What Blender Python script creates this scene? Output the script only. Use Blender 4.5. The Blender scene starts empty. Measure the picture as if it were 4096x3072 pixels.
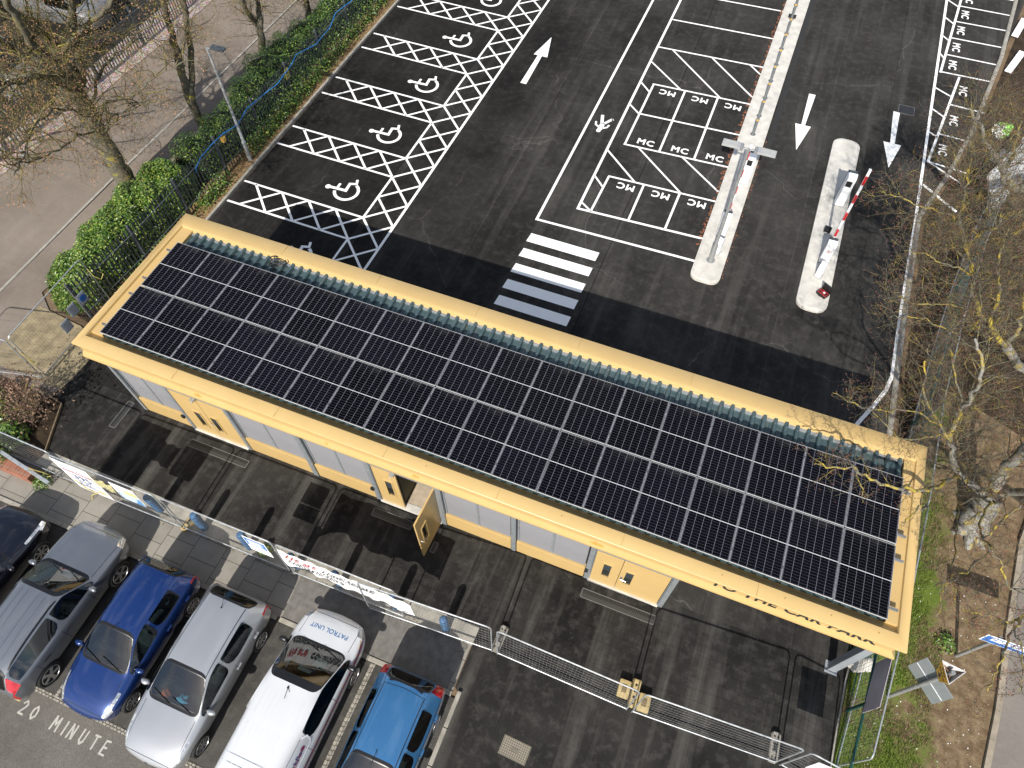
import bpy, bmesh, math, random
from mathutils import Vector, Matrix, Euler
R = math.radians
S = bpy.context.scene
COL = S.collection
rnd = random.Random(7)

# ------------------------------------------------------------------ camera
CAM_LOC = Vector((14.6437, -6.5696, 19.7829))
CAM_ROT = Euler((0.5605, 0.0007, 0.3773), 'XYZ')
FPX = 2863.0                      # focal length for a 4096 px wide frame
cam = bpy.data.cameras.new('camera')
cam.sensor_width = 36.0
cam.lens = FPX / 4096 * 36
cam.clip_end = 600
cam_ob = bpy.data.objects.new('camera', cam)
cam_ob.location = CAM_LOC
cam_ob.rotation_euler = CAM_ROT
COL.objects.link(cam_ob)
S.camera = cam_ob
_RM = CAM_ROT.to_matrix()

def at(x, y, z=0.0):
    """world point at height z that the surveyed photograph shows at pixel x, y (4096 x 3072)"""
    d = _RM @ Vector(((x - 2048) / FPX, -(y - 1536) / FPX, -1))
    t = (z - CAM_LOC.z) / d.z
    return CAM_LOC + d * t

# ------------------------------------------------------------------ objects
def tag(o, label=None, cat=None, group=None, kind=None):
    if label: o['label'] = label
    if cat: o['category'] = cat
    if group: o['group'] = group
    if kind: o['kind'] = kind
    return o

def empty(name, loc=(0, 0, 0), rz=0.0, label=None, cat=None, group=None):
    o = bpy.data.objects.new(name, None)
    o.empty_display_size = 0.2
    o.location = loc
    o.rotation_euler = (0, 0, rz)
    COL.objects.link(o)
    return tag(o, label, cat, group)

def copy_tree(o, parent=None):
    c = o.copy()
    COL.objects.link(c)
    c.parent = parent
    for ch in list(o.children):
        copy_tree(ch, c)
    return c

class MB:
    """collects faces for ONE mesh object"""
    def __init__(s):
        s.v = []; s.f = []; s.m = []
    def face(s, pts, m=0):
        n = len(s.v); s.v += [tuple(p) for p in pts]
        s.f.append(tuple(range(n, n + len(pts)))); s.m.append(m)
        return s
    def box(s, x0, x1, y0, y1, z0, z1, m=0, M=None):
        p = [Vector((x, y, z)) for z in (z0, z1) for y in (y0, y1) for x in (x0, x1)]
        if M is not None: p = [M @ q for q in p]
        n = len(s.v); s.v += [tuple(q) for q in p]
        for f in ((0, 2, 3, 1), (4, 5, 7, 6), (0, 1, 5, 4), (2, 6, 7, 3), (0, 4, 6, 2), (1, 3, 7, 5)):
            s.f.append(tuple(n + i for i in f)); s.m.append(m)
        return s
    def bbox(s, x0, x1, y0, y1, z0, z1, b=0.01, m=0, M=None):
        """box with chamfered edges"""
        bm = bmesh.new()
        bmesh.ops.create_cube(bm, size=1)
        for v in bm.verts:
            v.co = Vector((x0 + (v.co.x + .5) * (x1 - x0), y0 + (v.co.y + .5) * (y1 - y0), z0 + (v.co.z + .5) * (z1 - z0)))
        bmesh.ops.bevel(bm, geom=list(bm.edges), offset=b, segments=2, affect='EDGES', profile=0.6)
        return s.addbm(bm, m, M)
    def addbm(s, bm, m=0, M=None, free=True):
        n = len(s.v); bm.verts.index_update()
        s.v += [tuple(M @ v.co) if M is not None else tuple(v.co) for v in bm.verts]
        for f in bm.faces:
            s.f.append(tuple(n + v.index for v in f.verts)); s.m.append(m)
        if free: bm.free()
        return s
    def prism(s, poly, z0, z1, m=0, M=None):
        """poly: list of (x, y), counter-clockwise"""
        a = [Vector((x, y, z0)) for x, y in poly]; b = [Vector((x, y, z1)) for x, y in poly]
        if M is not None: a = [M @ q for q in a]; b = [M @ q for q in b]
        n = len(s.v); k = len(poly); s.v += [tuple(q) for q in a + b]
        s.f.append(tuple(n + k + i for i in range(k))); s.m.append(m)
        s.f.append(tuple(n + i for i in reversed(range(k)))); s.m.append(m)
        for i in range(k):
            j = (i + 1) % k
            s.f.append((n + i, n + j, n + k + j, n + k + i)); s.m.append(m)
        return s
    def tube(s, pts, rad, n=6, m=0, cap=True, closed=False):
        pts = [Vector(p) for p in pts]; k = len(pts)
        if not hasattr(rad, '__len__'): rad = [rad] * k
        rings = []
        up = None
        for i, p in enumerate(pts):
            a = pts[i - 1] if (i > 0 or closed) else p
            b = pts[(i + 1) % k] if (i < k - 1 or closed) else p
            d = (b - a)
            if d.length < 1e-9: d = Vector((0, 0, 1))
            d.normalize()
            if up is None:
                up = Vector((0, 0, 1)) if abs(d.z) < .9 else Vector((1, 0, 0))
            u = (up - d * up.dot(d))
            if u.length < 1e-6: u = d.orthogonal()
            u.normalize(); up = u
            w = d.cross(u)
            base = len(s.v)
            for j in range(n):
                t = 2 * math.pi * j / n
                q = p + (u * math.cos(t) + w * math.sin(t)) * rad[i]
                s.v.append((q.x, q.y, q.z))
            rings.append(base)
        rr = rings + ([rings[0]] if closed else [])
        for a, b in zip(rr[:-1], rr[1:]):
            for j in range(n):
                j2 = (j + 1) % n
                s.f.append((a + j, a + j2, b + j2, b + j)); s.m.append(m)
        if cap and not closed:
            s.f.append(tuple(rings[0] + j for j in reversed(range(n)))); s.m.append(m)
            s.f.append(tuple(rings[-1] + j for j in range(n))); s.m.append(m)
        return s
    def lathe(s, prof, n=16, c=(0, 0, 0), m=0, M=None):
        """prof: list of (r, z)"""
        base = len(s.v)
        for r, z in prof:
            for j in range(n):
                t = 2 * math.pi * j / n
                q = Vector((c[0] + r * math.cos(t), c[1] + r * math.sin(t), c[2] + z))
                if M is not None: q = M @ q
                s.v.append(tuple(q))
        for i in range(len(prof) - 1):
            for j in range(n):
                j2 = (j + 1) % n
                s.f.append((base + i * n + j, base + i * n + j2, base + (i + 1) * n + j2, base + (i + 1) * n + j)); s.m.append(m)
        s.f.append(tuple(base + j for j in reversed(range(n)))); s.m.append(m)
        s.f.append(tuple(base + (len(prof) - 1) * n + j for j in range(n))); s.m.append(m)
        return s
    def build(s, name, mats, parent=None, smooth=False, loc=None):
        me = bpy.data.meshes.new(name)
        me.from_pydata(s.v, [], s.f)
        if not isinstance(mats, (list, tuple)): mats = [mats]
        for q in mats: me.materials.append(q)
        if len(mats) > 1: me.polygons.foreach_set('material_index', s.m)
        if smooth:
            me.polygons.foreach_set('use_smooth', [True] * len(me.polygons))
            if smooth != 'all': me.set_sharp_from_angle(angle=R(38))
        me.update()
        o = bpy.data.objects.new(name, me)
        COL.objects.link(o)
        if loc is not None: o.location = loc
        o.parent = parent
        return o

_font_cache = {}
def text_faces(mb, txt, size, M, depth=0.0, m=0, bold=0.0, spacing=1.0, sx=1.0, centre=True):
    cu = bpy.data.curves.new('t', 'FONT')
    cu.body = txt; cu.size = size; cu.extrude = depth; cu.offset = bold
    cu.space_character = spacing; cu.resolution_u = 3
    if centre: cu.align_x = 'CENTER'
    o = bpy.data.objects.new('t', cu)
    COL.objects.link(o)
    bpy.context.view_layer.update()
    me = bpy.data.meshes.new_from_object(o.evaluated_get(bpy.context.evaluated_depsgraph_get()))
    n = len(mb.v)
    mb.v += [tuple(M @ Vector((v.co.x * sx, v.co.y, v.co.z))) for v in me.vertices]
    for p in me.polygons:
        mb.f.append(tuple(n + i for i in p.vertices)); mb.m.append(m)
    COL.objects.unlink(o); bpy.data.objects.remove(o); bpy.data.curves.remove(cu); bpy.data.meshes.remove(me)

# ------------------------------------------------------------------ materials
class NT:
    def __init__(s, name):
        s.mat = bpy.data.materials.new(name); s.mat.use_nodes = True
        s.t = s.mat.node_tree; s.t.nodes.clear()
        s.out = s.t.nodes.new('ShaderNodeOutputMaterial')
        s.b = s.t.nodes.new('ShaderNodeBsdfPrincipled')
        s.t.links.new(s.b.outputs[0], s.out.inputs[0])
        s.tc = s.t.nodes.new('ShaderNodeTexCoord')
    def n(s, ty, **kw):
        q = s.t.nodes.new(ty)
        for k, v in kw.items():
            if k in q.inputs: q.inputs[k].default_value = v
            else: setattr(q, k, v)
        return q
    def l(s, a, b): s.t.links.new(a, b)
    def noise(s, scale, detail=3, rough=.55, vec=None, dist=0.0):
        q = s.n('ShaderNodeTexNoise')
        q.inputs['Scale'].default_value = scale; q.inputs['Detail'].default_value = detail
        q.inputs['Roughness'].default_value = rough; q.inputs['Distortion'].default_value = dist
        s.l(vec if vec is not None else s.tc.outputs['Object'], q.inputs['Vector'])
        return q.outputs['Fac']
    def mapr(s, v, a, b, c=0.0, d=1.0):
        q = s.n('ShaderNodeMapRange'); q.clamp = True
        for i, x in enumerate((a, b, c, d)): q.inputs[i + 1].default_value = x
        s.l(v, q.inputs[0]); return q.outputs[0]
    def math(s, op, a, b=None, c=None):
        q = s.n('ShaderNodeMath', operation=op)
        for i, x in enumerate((a, b, c)):
            if x is None: continue
            if isinstance(x, (int, float)): q.inputs[i].default_value = x
            else: s.l(x, q.inputs[i])
        return q.outputs[0]
    def mix(s, f, a, b):
        q = s.n('ShaderNodeMix', data_type='RGBA')
        for i, x in ((0, f), (6, a), (7, b)):
            if isinstance(x, (int, float)): q.inputs[i].default_value = x
            elif isinstance(x, tuple): q.inputs[i].default_value = (*x, 1) if len(x) == 3 else x
            else: s.l(x, q.inputs[i])
        return q.outputs[2]
    def xyz(s, vec=None):
        q = s.n('ShaderNodeSeparateXYZ'); s.l(vec if vec is not None else s.tc.outputs['Object'], q.inputs[0]); return q.outputs
    def scaled(s, sx, sy, sz, rz=0.0):
        q = s.n('ShaderNodeMapping'); q.inputs['Scale'].default_value = (sx, sy, sz); q.inputs['Rotation'].default_value = (0, 0, rz)
        s.l(s.tc.outputs['Object'], q.inputs[0]); return q.outputs[0]
    def bump(s, h, strength=.3, dist=.01):
        q = s.n('ShaderNodeBump'); q.inputs['Strength'].default_value = strength; q.inputs['Distance'].default_value = dist
        s.l(h, q.inputs['Height']); s.l(q.outputs[0], s.b.inputs['Normal'])
    def col(s, c):
        if isinstance(c, tuple): s.b.inputs['Base Color'].default_value = (*c, 1)
        else: s.l(c, s.b.inputs['Base Color'])
    def set(s, rough=.6, metal=0.0, spec=None, coat=0.0, coatr=.05):
        s.b.inputs['Roughness'].default_value = rough; s.b.inputs['Metallic'].default_value = metal
        if spec is not None: s.b.inputs['Specular IOR Level'].default_value = spec
        s.b.inputs['Coat Weight'].default_value = coat; s.b.inputs['Coat Roughness'].default_value = coatr
        return s

KA = .74                          # surfaces here are darker than they look in the sun
def plain(name, c, rough=.6, metal=0.0, var=.12, scale=6.0, spec=None, coat=0.0, bump=0.0, bscale=80):
    if 'white' not in name: c = tuple(x * KA for x in c)
    t = NT(name); f = t.noise(scale, 4)
    f = t.mapr(f, .3, .7)
    t.col(t.mix(f, tuple(x * (1 - var) for x in c), tuple(min(1, x * (1 + var)) for x in c)))
    t.set(rough, metal, spec, coat)
    if bump: t.bump(t.noise(bscale, 3), bump)
    return t.mat

def m_asphalt(name, c0, c1, c2, streak=1.0, grain=.35, dusty=False):
    t = NT(name)
    big = t.noise(.33, 5, .6)
    mid = t.noise(3.3, 6, .7, dist=.2)
    st = t.noise(1.0, 4, .6, vec=t.scaled(1.6, .14, 1, R(-24)))
    st2 = t.noise(1.0, 4, .6, vec=t.scaled(1.5, .07, 1, R(2)))
    fine = t.noise(110, 2, .7)
    a = t.mix(t.mapr(big, .36, .66), c0, c1)
    a = t.mix(t.mapr(mid, .48, .80, 0, .45), a, c2)
    a = t.mix(t.math('MULTIPLY', t.mapr(st, .55, .78, 0, .55 * streak), t.mapr(big, .3, .6)), a, c2)
    a = t.mix(t.mapr(st2, .54, .80, 0, .55 * streak), a, c2)
    sc = t.noise(1.0, 6, .7, vec=t.scaled(3.5, .5, 1, R(62)))
    a = t.mix(t.mapr(sc, .70, .84, 0, .35 * streak), a, tuple(x * 1.7 for x in c2))
    g = t.mapr(fine, .3, .7, 1 - grain, 1 + grain)
    if dusty:                                                      # the lanes and cycle bays carry more pale dust than the left bays
        ox = t.math('ADD', t.xyz()[0], t.math('MULTIPLY', t.math('SUBTRACT', big, .5), 9.0))
        g = t.math('MULTIPLY', g, t.mapr(ox, 1.5, 11.5, .72, 1.45))
        o_ = t.xyz(); sk = t.math('SUBTRACT', o_[0], t.math('MULTIPLY', o_[1], .0132))
        tr = t.math('LESS_THAN', t.math('ABSOLUTE', t.math('SUBTRACT', sk, 2.03)), .13)          # refilled trench along the bays
        g = t.math('MULTIPLY', g, t.math('ADD', 1.0, t.math('MULTIPLY', tr, t.mapr(fine, .35, .7, .0, 1.3))))
        wob = t.math('MULTIPLY', t.math('SUBTRACT', t.noise(2.0, 3), .5), .05)
        for xs_, wd, am in ((6.35, .012, .8), (11.2, .018, -.55), (17.6, .010, .6), (20.0, .012, -.4)):   # paving joints
            ln_ = t.math('LESS_THAN', t.math('ABSOLUTE', t.math('ADD', t.math('SUBTRACT', o_[0], xs_), wob)), wd)
            g = t.math('MULTIPLY', g, t.math('ADD', 1.0, t.math('MULTIPLY', ln_, am)))
        cr_ = t.n('ShaderNodeTexVoronoi', feature='DISTANCE_TO_EDGE'); cr_.inputs['Scale'].default_value = .16
        wv = t.n('ShaderNodeVectorMath', operation='ADD'); nz_ = t.n('ShaderNodeTexNoise'); nz_.inputs['Scale'].default_value = .9; nz_.inputs['Detail'].default_value = 5
        t.l(t.tc.outputs['Object'], nz_.inputs['Vector']); t.l(t.tc.outputs['Object'], wv.inputs[0]); t.l(nz_.outputs['Color'], wv.inputs[1]); t.l(wv.outputs[0], cr_.inputs['Vector'])
        g = t.math('MULTIPLY', g, t.math('ADD', 1.0, t.math('MULTIPLY', t.math('LESS_THAN', cr_.outputs['Distance'], .0035), t.mapr(big, .42, .6, 0, .7))))
    v = t.n('ShaderNodeVectorMath', operation='SCALE'); t.l(a, v.inputs[0]); t.l(g, v.inputs['Scale'])
    t.l(v.outputs[0], t.b.inputs['Base Color'])
    t.set(.88, spec=.06)
    t.bump(fine, .5, .006)
    return t.mat

M = {}
M['asphalt'] = m_asphalt('new_asphalt', (.0135, .0128, .0122), (.027, .0255, .0235), (.066, .062, .056), 1.0, .35, True)
M['fore'] = m_asphalt('forecourt_asphalt', (.0115, .011, .0105), (.029, .0275, .0255), (.100, .095, .086), 1.5)
M['patch'] = m_asphalt('worn_bay_asphalt', (.038, .036, .033), (.075, .071, .065), (.15, .142, .13), .6, .5)
M['road'] = m_asphalt('old_road_surface', (.098, .090, .080), (.14, .129, .113), (.18, .166, .146), .3, .7)
M['lane'] = m_asphalt('brown_lane_surface', (.15, .124, .10), (.205, .172, .142), (.235, .20, .168), .5, .25)
M['darkearth'] = plain('dark_yard', (.006, .0055, .005), .95, var=.6, scale=1.2)

def m_ground():
    t = NT('bare_earth')
    a = t.noise(.55, 5, .6, dist=.3); b = t.noise(3.0, 5, .65); f = t.noise(70, 3, .7)
    c = t.mix(t.mapr(a, .35, .65), (.085, .056, .033), (.195, .138, .085))
    c = t.mix(t.mapr(b, .5, .75, 0, .5), c, (.24, .18, .115))
    c = t.mix(t.mapr(f, .55, .8, 0, .45), c, (.06, .042, .028))
    t.col(c); t.set(.95, spec=.15); t.bump(t.noise(14, 6, .7), .8, .03); return t.mat
M['earth'] = m_ground()
t = NT('damp_soil')
t.col(t.mix(t.mapr(t.noise(2.2, 6, .7), .35, .7), (.018, .0125, .008), (.062, .043, .027)))
t.set(.95, spec=.15); t.bump(t.noise(11, 6, .7), .9, .04); M['soil'] = t.mat
M['ochre'] = plain('ochre_soil', (.25, .155, .065), .95, var=.5, scale=9, bump=.8, bscale=25)

def m_slab():
    t = NT('paving_slabs')
    o = t.xyz()
    br = t.n('ShaderNodeTexBrick'); br.offset = .5
    mp = t.n('ShaderNodeMapping'); mp.inputs['Location'].default_value = (.2, .05, 0)
    mp.inputs['Rotation'].default_value = (0, 0, R(90))
    t.l(t.tc.outputs['Object'], mp.inputs[0]); t.l(mp.outputs[0], br.inputs['Vector'])
    br.inputs['Scale'].default_value = 1.0; br.inputs['Brick Width'].default_value = .61
    br.inputs['Row Height'].default_value = .92; br.inputs['Mortar Size'].default_value = .010
    br.inputs['Mortar Smooth'].default_value = .1; br.inputs['Bias'].default_value = 0.0
    br.inputs['Color1'].default_value = (.215, .20, .172, 1); br.inputs['Color2'].default_value = (.232, .217, .188, 1)
    br.inputs['Mortar'].default_value = (.06, .055, .045, 1)
    n = t.noise(2.4, 5, .65); f = t.noise(90, 2, .6)
    c = t.mix(t.mapr(n, .45, .75, 0, .5), br.outputs['Color'], (.13, .12, .10))
    c = t.mix(t.mapr(f, .55, .8, 0, .25), c, (.32, .30, .27))
    t.col(c); t.set(.85, spec=.25); t.bump(br.outputs['Fac'], -.4, .01); return t.mat
M['slab'] = m_slab()
M['concrete'] = plain('pale_concrete', (.66, .63, .57), .85, var=.16, scale=3.2, bump=.15, bscale=60)
M['kerb'] = plain('kerb_concrete', (.36, .335, .285), .85, var=.22, scale=5, bump=.25, bscale=60)
M['kerb2'] = plain('road_kerb', (.33, .28, .21), .85, var=.2, scale=4, bump=.25, bscale=60)
M['mortar'] = plain('red_mortar', (.23, .085, .04), .9, var=.4, scale=16)

def m_paint(name, c, wear=.0):
    t = NT(name); f = t.noise(38, 4, .7); b = t.noise(3.5, 4, .6)
    w = t.math('MULTIPLY', t.mapr(f, .5, .72), t.mapr(b, .4, .7, .25, 1.0))
    t.col(t.mix(t.math('MULTIPLY', w, .35 + wear), c, tuple(x * .33 for x in c)))
    t.set(.62, spec=.4); t.bump(t.noise(120, 2), .25, .004); return t.mat
M['white'] = m_paint('white_road_paint', (.82, .82, .80))
M['worn'] = m_paint('worn_white_paint', (.40, .38, .335), .64)
M['cream'] = m_paint('worn_yellow_paint', (.60, .45, .20), .5)

def m_yellow():
    t = NT('pale_yellow_metal')
    n = t.noise(1.4, 4, .6); s = t.noise(24, 4, .7)
    c = t.mix(t.mapr(n, .3, .7), (.455, .312, .128), (.485, .338, .142))
    c = t.mix(t.mapr(s, .70, .85, 0, .22), c, (.30, .20, .08))
    t.col(c); t.set(.33, spec=.5); t.bump(t.noise(2.2, 3), .05, .02); return t.mat
M['yellow'] = m_yellow()
def m_roof():
    t = NT('roof_sheet'); n = t.noise(5, 5, .7); st = t.noise(1.0, 4, .7, vec=t.scaled(9, .7, 2))
    c = t.mix(t.mapr(n, .35, .7), (.045, .080, .088), (.085, .125, .13))
    c = t.mix(t.mapr(st, .55, .8, 0, .65), c, (.20, .20, .17))
    t.col(c); t.set(.35, .25); return t.mat
M['roof'] = m_roof()
def m_galv(name='galvanised_steel', a=(.30, .33, .35), b=(.52, .55, .57)):
    t = NT(name); v = t.n('ShaderNodeTexVoronoi', feature='F1'); v.inputs['Scale'].default_value = 34
    t.l(t.tc.outputs['Object'], v.inputs['Vector'])
    n = t.noise(7, 4, .6)
    c = t.mix(v.outputs['Color'], a, b); c = t.mix(t.mapr(n, .35, .7, 0, .6), c, a)
    t.col(c); t.set(.48, .65); return t.mat
M['galv'] = m_galv()
M['galvdark'] = m_galv('weathered_galvanised_steel', (.10, .115, .125), (.20, .22, .235))
M['steel'] = plain('brushed_steel', (.50, .51, .52), .32, .85, .1)
M['louvre'] = None
def m_louvre():
    t = NT('perforated_cladding'); o = t.xyz()
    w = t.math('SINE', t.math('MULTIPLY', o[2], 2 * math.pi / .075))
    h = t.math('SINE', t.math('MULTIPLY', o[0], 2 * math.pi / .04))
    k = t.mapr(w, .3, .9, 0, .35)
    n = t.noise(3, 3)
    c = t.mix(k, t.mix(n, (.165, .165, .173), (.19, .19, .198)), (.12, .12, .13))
    t.col(c); t.set(.7, 0, spec=.2); return t.mat
M['louvre'] = m_louvre()
M['black'] = plain('black_plastic', (.012, .012, .013), .5, var=.3)
M['rubber'] = plain('black_rubber', (.014, .014, .014), .8, var=.3)
M['dark'] = plain('dark_interior', (.02, .02, .018), .8, var=.3)
M['letter'] = plain('dark_lettering', (.02, .028, .03), .5)
M['woodfloor'] = plain('pale_floor_boards', (.50, .41, .30), .7, var=.15)
M['whitemetal'] = plain('white_powder_coat', (.80, .81, .82), .4, var=.03)
M['greyplastic'] = plain('dark_grey_plastic', (.06, .075, .085), .45, var=.15)
M['red'] = plain('red_reflector', (.55, .02, .025), .4, var=.1)
M['redcase'] = plain('red_foam', (.55, .03, .03), .7)
M['amber'] = plain('amber_reflective_band', (.75, .45, .10), .35)
M['grate'] = None
def m_grate(name, c, bx, by):
    t = NT(name); o = t.xyz()
    a = t.mapr(t.math('SINE', t.math('MULTIPLY', o[0], 2 * math.pi / bx)), -.1, .3)
    b = t.mapr(t.math('SINE', t.math('MULTIPLY', o[1], 2 * math.pi / by)), -.2, .2)
    k = t.math('MULTIPLY', a, b)
    t.col(t.mix(k, c, (.006, .006, .006))); t.set(.6, .4); return t.mat
M['grate'] = m_grate('channel_grating', (.05, .05, .046), .045, .4)
M['gully'] = m_grate('gully_grating', (.035, .036, .04), .085, .10)
M['manhole'] = None
t = NT('manhole_metal'); o = t.xyz()
a = t.math('ABSOLUTE', t.math('SINE', t.math('MULTIPLY', o[0], math.pi / .055)))
b = t.math('ABSOLUTE', t.math('SINE', t.math('MULTIPLY', o[1], math.pi / .055)))
k = t.mapr(t.math('MINIMUM', a, b), .25, .5)
t.col(t.mix(k, (.10, .085, .065), (.26, .23, .18))); t.set(.7, .3); t.bump(k, .6, .006); M['manhole'] = t.mat

M['steelgrey'] = plain('pale_grey_column_paint', (.36, .39, .42), .45, .15, .08)
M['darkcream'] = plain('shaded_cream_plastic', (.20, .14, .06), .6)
M['greyback'] = plain('dull_white_back', (.50, .48, .46), .6, var=.3)
M['galvbol'] = plain('grey_bollard_paint', (.26, .28, .29), .4, .5, .12)
M['lampgrey'] = plain('lamp_head_grey', (.46, .47, .47), .45, .2, .08)
# solar cells: one panel is 1.138 x 1.757, origin in its corner
PW, PL = 1.136, 1.752
def m_cells():
    t = NT('solar_cells'); o = t.xyz()
    def line(v, period, off, half):
        q = t.math('FRACT', t.math('ADD', t.math('DIVIDE', v, period), off))
        d = t.math('MULTIPLY', t.math('ABSOLUTE', t.math('SUBTRACT', q, .5)), period)
        return t.math('LESS_THAN', d, half)
    cw = (PW - .044) / 6; ch = (PL - .06) / 24
    vx = line(t.math('SUBTRACT', o[0], .022), cw, .5, .0022)
    hy = line(t.math('SUBTRACT', o[1], .03), ch, .5, .0020)
    mid = t.math('LESS_THAN', t.math('ABSOLUTE', t.math('SUBTRACT', o[1], PL / 2)), .0085)
    info = t.n('ShaderNodeObjectInfo')
    base = t.mix(info.outputs['Random'], (.0018, .0019, .003), (.0035, .0035, .006))
    c = t.mix(t.math('MULTIPLY', hy, .9), base, (.085, .085, .105))
    c = t.mix(t.math('MULTIPLY', vx, .9), c, (.27, .27, .33))
    c = t.mix(mid, c, (.50, .505, .52))
    dust = t.math('MULTIPLY', t.mapr(t.noise(2.5, 5, .7), .45, .75), t.mapr(o[1], PL - .25, PL, 0, .10))
    c = t.mix(dust, c, (.35, .34, .32))
    t.col(c); t.set(.14, spec=.035); return t.mat
M['cells'] = m_cells()
M['pframe'] = plain('anodised_frame_white', (.55, .555, .56), .4, .3, .05)
# ================================================================== THE BUILDING
BX0, BX1, BY0, BY1 = -0.64, 21.21, -0.505, 4.74
WALL = -0.17
bld = empty('station_building', (10.3, 2.1, 0), 0,
            'long pale yellow single storey building roofed with dark solar panels, one door open', 'building')
BI = Matrix.Translation((-10.3, -2.1, 0))
def bpart(mb, name, mats, parent=None, smooth=False):
    o = mb.build(name, mats, parent or bld, smooth)
    if parent is None: o.matrix_parent_inverse = BI
    return o

def ring(mb, loops):
    """loops: (inset front, inset rear, inset left, inset right, z) of the roof outline"""
    base = len(mb.v)
    for f, r, l, q, z in loops:
        for x, y in ((BX0 + l, BY0 + f), (BX1 - q, BY0 + f), (BX1 - q, BY1 - r), (BX0 + l, BY1 - r)):
            mb.v.append((x, y, z))
    for i in range(len(loops) - 1):
        a, b = base + 4 * i, base + 4 * i + 4
        for j in range(4):
            k = (j + 1) % 4
            mb.f.append((a + j, a + k, b + k, b + j)); mb.m.append(0)
    return mb

cop = MB()
ring(cop, [(.06, .06, .06, .06, 3.885), (0, 0, 0, 0, 3.885), (0, 0, 0, 0, 3.945), (.012, .012, .012, .012, 3.955),
           (.325, .40, .20, .205, 3.968), (.337, .45, .212, .217, 3.962), (.35, .485, .218, .223, 3.945),
           (.555, .545, .235, .24, 3.80), (.57, .56, .24, .245, 3.74)])
bpart(cop, 'coping', M['yellow'], smooth=True)
# joints of the coping sheets, screws, all in a darker yellow
jn = MB()
for x in (2.6, 5.7, 8.8, 11.8, 14.9, 18.0):
    jn.box(x, x + .008, BY0 + .02, BY0 + .32, 3.9605, 3.969)
    jn.box(x + .4, x + .408, BY1 - .40, BY1 - .02, 3.9605, 3.9695)
for x in (17.2, 18.6, 19.6, 20.6, 13.4, 9.9):
    jn.lathe([(.016, 0), (.014, .010)], 8, (x, BY0 + .2, 3.964))
bpart(jn, 'coping_joints', plain('dark_yellow_joint', (.42, .28, .09), .6))
fas = MB()
ring(fas, [(.04, .10, .10, .10, 3.90), (.062, .125, .12, .16, 3.89), (.062, .125, .12, .16, 3.565), (.0, .02, .02, .0, 3.345),
           (.0, .02, .02, .0, 3.275), (.40, .40, .40, .40, 3.275)])
bpart(fas, 'fascia', M['yellow'])
let = MB()
text_faces(let, 'TO THE CAR PARK', .47, Matrix.Translation((18.86, BY0 + .058, 3.575)) @ Matrix.Rotation(R(90), 4, 'X'), .004, 0, .014, 1.10, sx=.84)
bpart(let, 'lettering', M['letter'])
rs = MB()
for x, w in ((14.36, .22), (3.2, .16), (9.6, .13)):
    rs.prism([(x + w * math.cos(a) * rnd.uniform(.6, 1), BY0 + .055 + .035 * math.sin(a)) for a in [i * .7 for i in range(9)]], 3.401, 3.404,
             0, Matrix.Translation((0, 0, 0)))
t = NT('rust_stain'); t.col(t.mix(t.mapr(t.noise(12, 4), .4, .6), (.40, .20, .03), (.46, .27, .075))); t.set(.6)
rs = MB()
for x, w in ((14.36, .24), (3.2, .15), (9.62, .13), (7.1, .07)):
    p = []
    for i in range(11):
        a = i * .5712; s = .42 + .30 * math.sin(a) * rnd.uniform(.6, 1); p.append((x + w * math.cos(a) * rnd.uniform(.6, 1), BY0 + .062 - .062 * s - .004, 3.565 - .22 * s + .0015))
    rs.face(p)
bpart(rs, 'rust_stain', t.mat)
# roof deck: one ribbed sheet
dk = MB()
DX0, DX1, pit = -.05, 20.73, .2772
xs = []
x = DX0
while x < DX1:
    for dx, z in ((0, 3.79), (.120, 3.79), (.150, 3.885), (.225, 3.885), (.255, 3.79)):
        if x + dx <= DX1: xs.append((x + dx, z))
    x += pit
b0 = len(dk.v)
for x, z in xs:
    for y in (.04, 4.25): dk.v.append((x, y, z))
for i in range(len(xs) - 1):
    a = b0 + 2 * i
    dk.f.append((a, a + 2, a + 3, a + 1)); dk.m.append(0)
for i, (x, z) in enumerate(xs):                    # fixing screws with washers
    if i % 5 == 0:
        for y in (3.78, 4.06): dk.lathe([(.016, 0), (.012, .012)], 6, (x + .19, y, 3.885), 1)
        if (i // 5) % 2 == 0: dk.lathe([(.016, 0), (.012, .012)], 6, (x + .06, 3.92, 3.79), 1)
bpart(dk, 'roof_deck', [M['roof'], M['steel']])
fl = MB()                                          # grey filler flashing along the rear edge
fl.box(DX0, DX1, 4.13, 4.27, 3.74, 3.83)
bpart(fl, 'ridge_flashing', M['galv'])
for x0, x1 in ((BX0 + .20, DX0), (DX1, BX1 - .20)):
    st = MB(); st.bbox(x0, x1, .02, 4.24, 3.72, 3.90, .012); bpart(st, 'edge_flashing', M['yellow'])
ce = MB(); ce.box(BX0 + .3, BX1 - .3, BY0 + .3, BY1 - .3, 3.29, 3.33); bpart(ce, 'ceiling', M['galvdark'])

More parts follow.
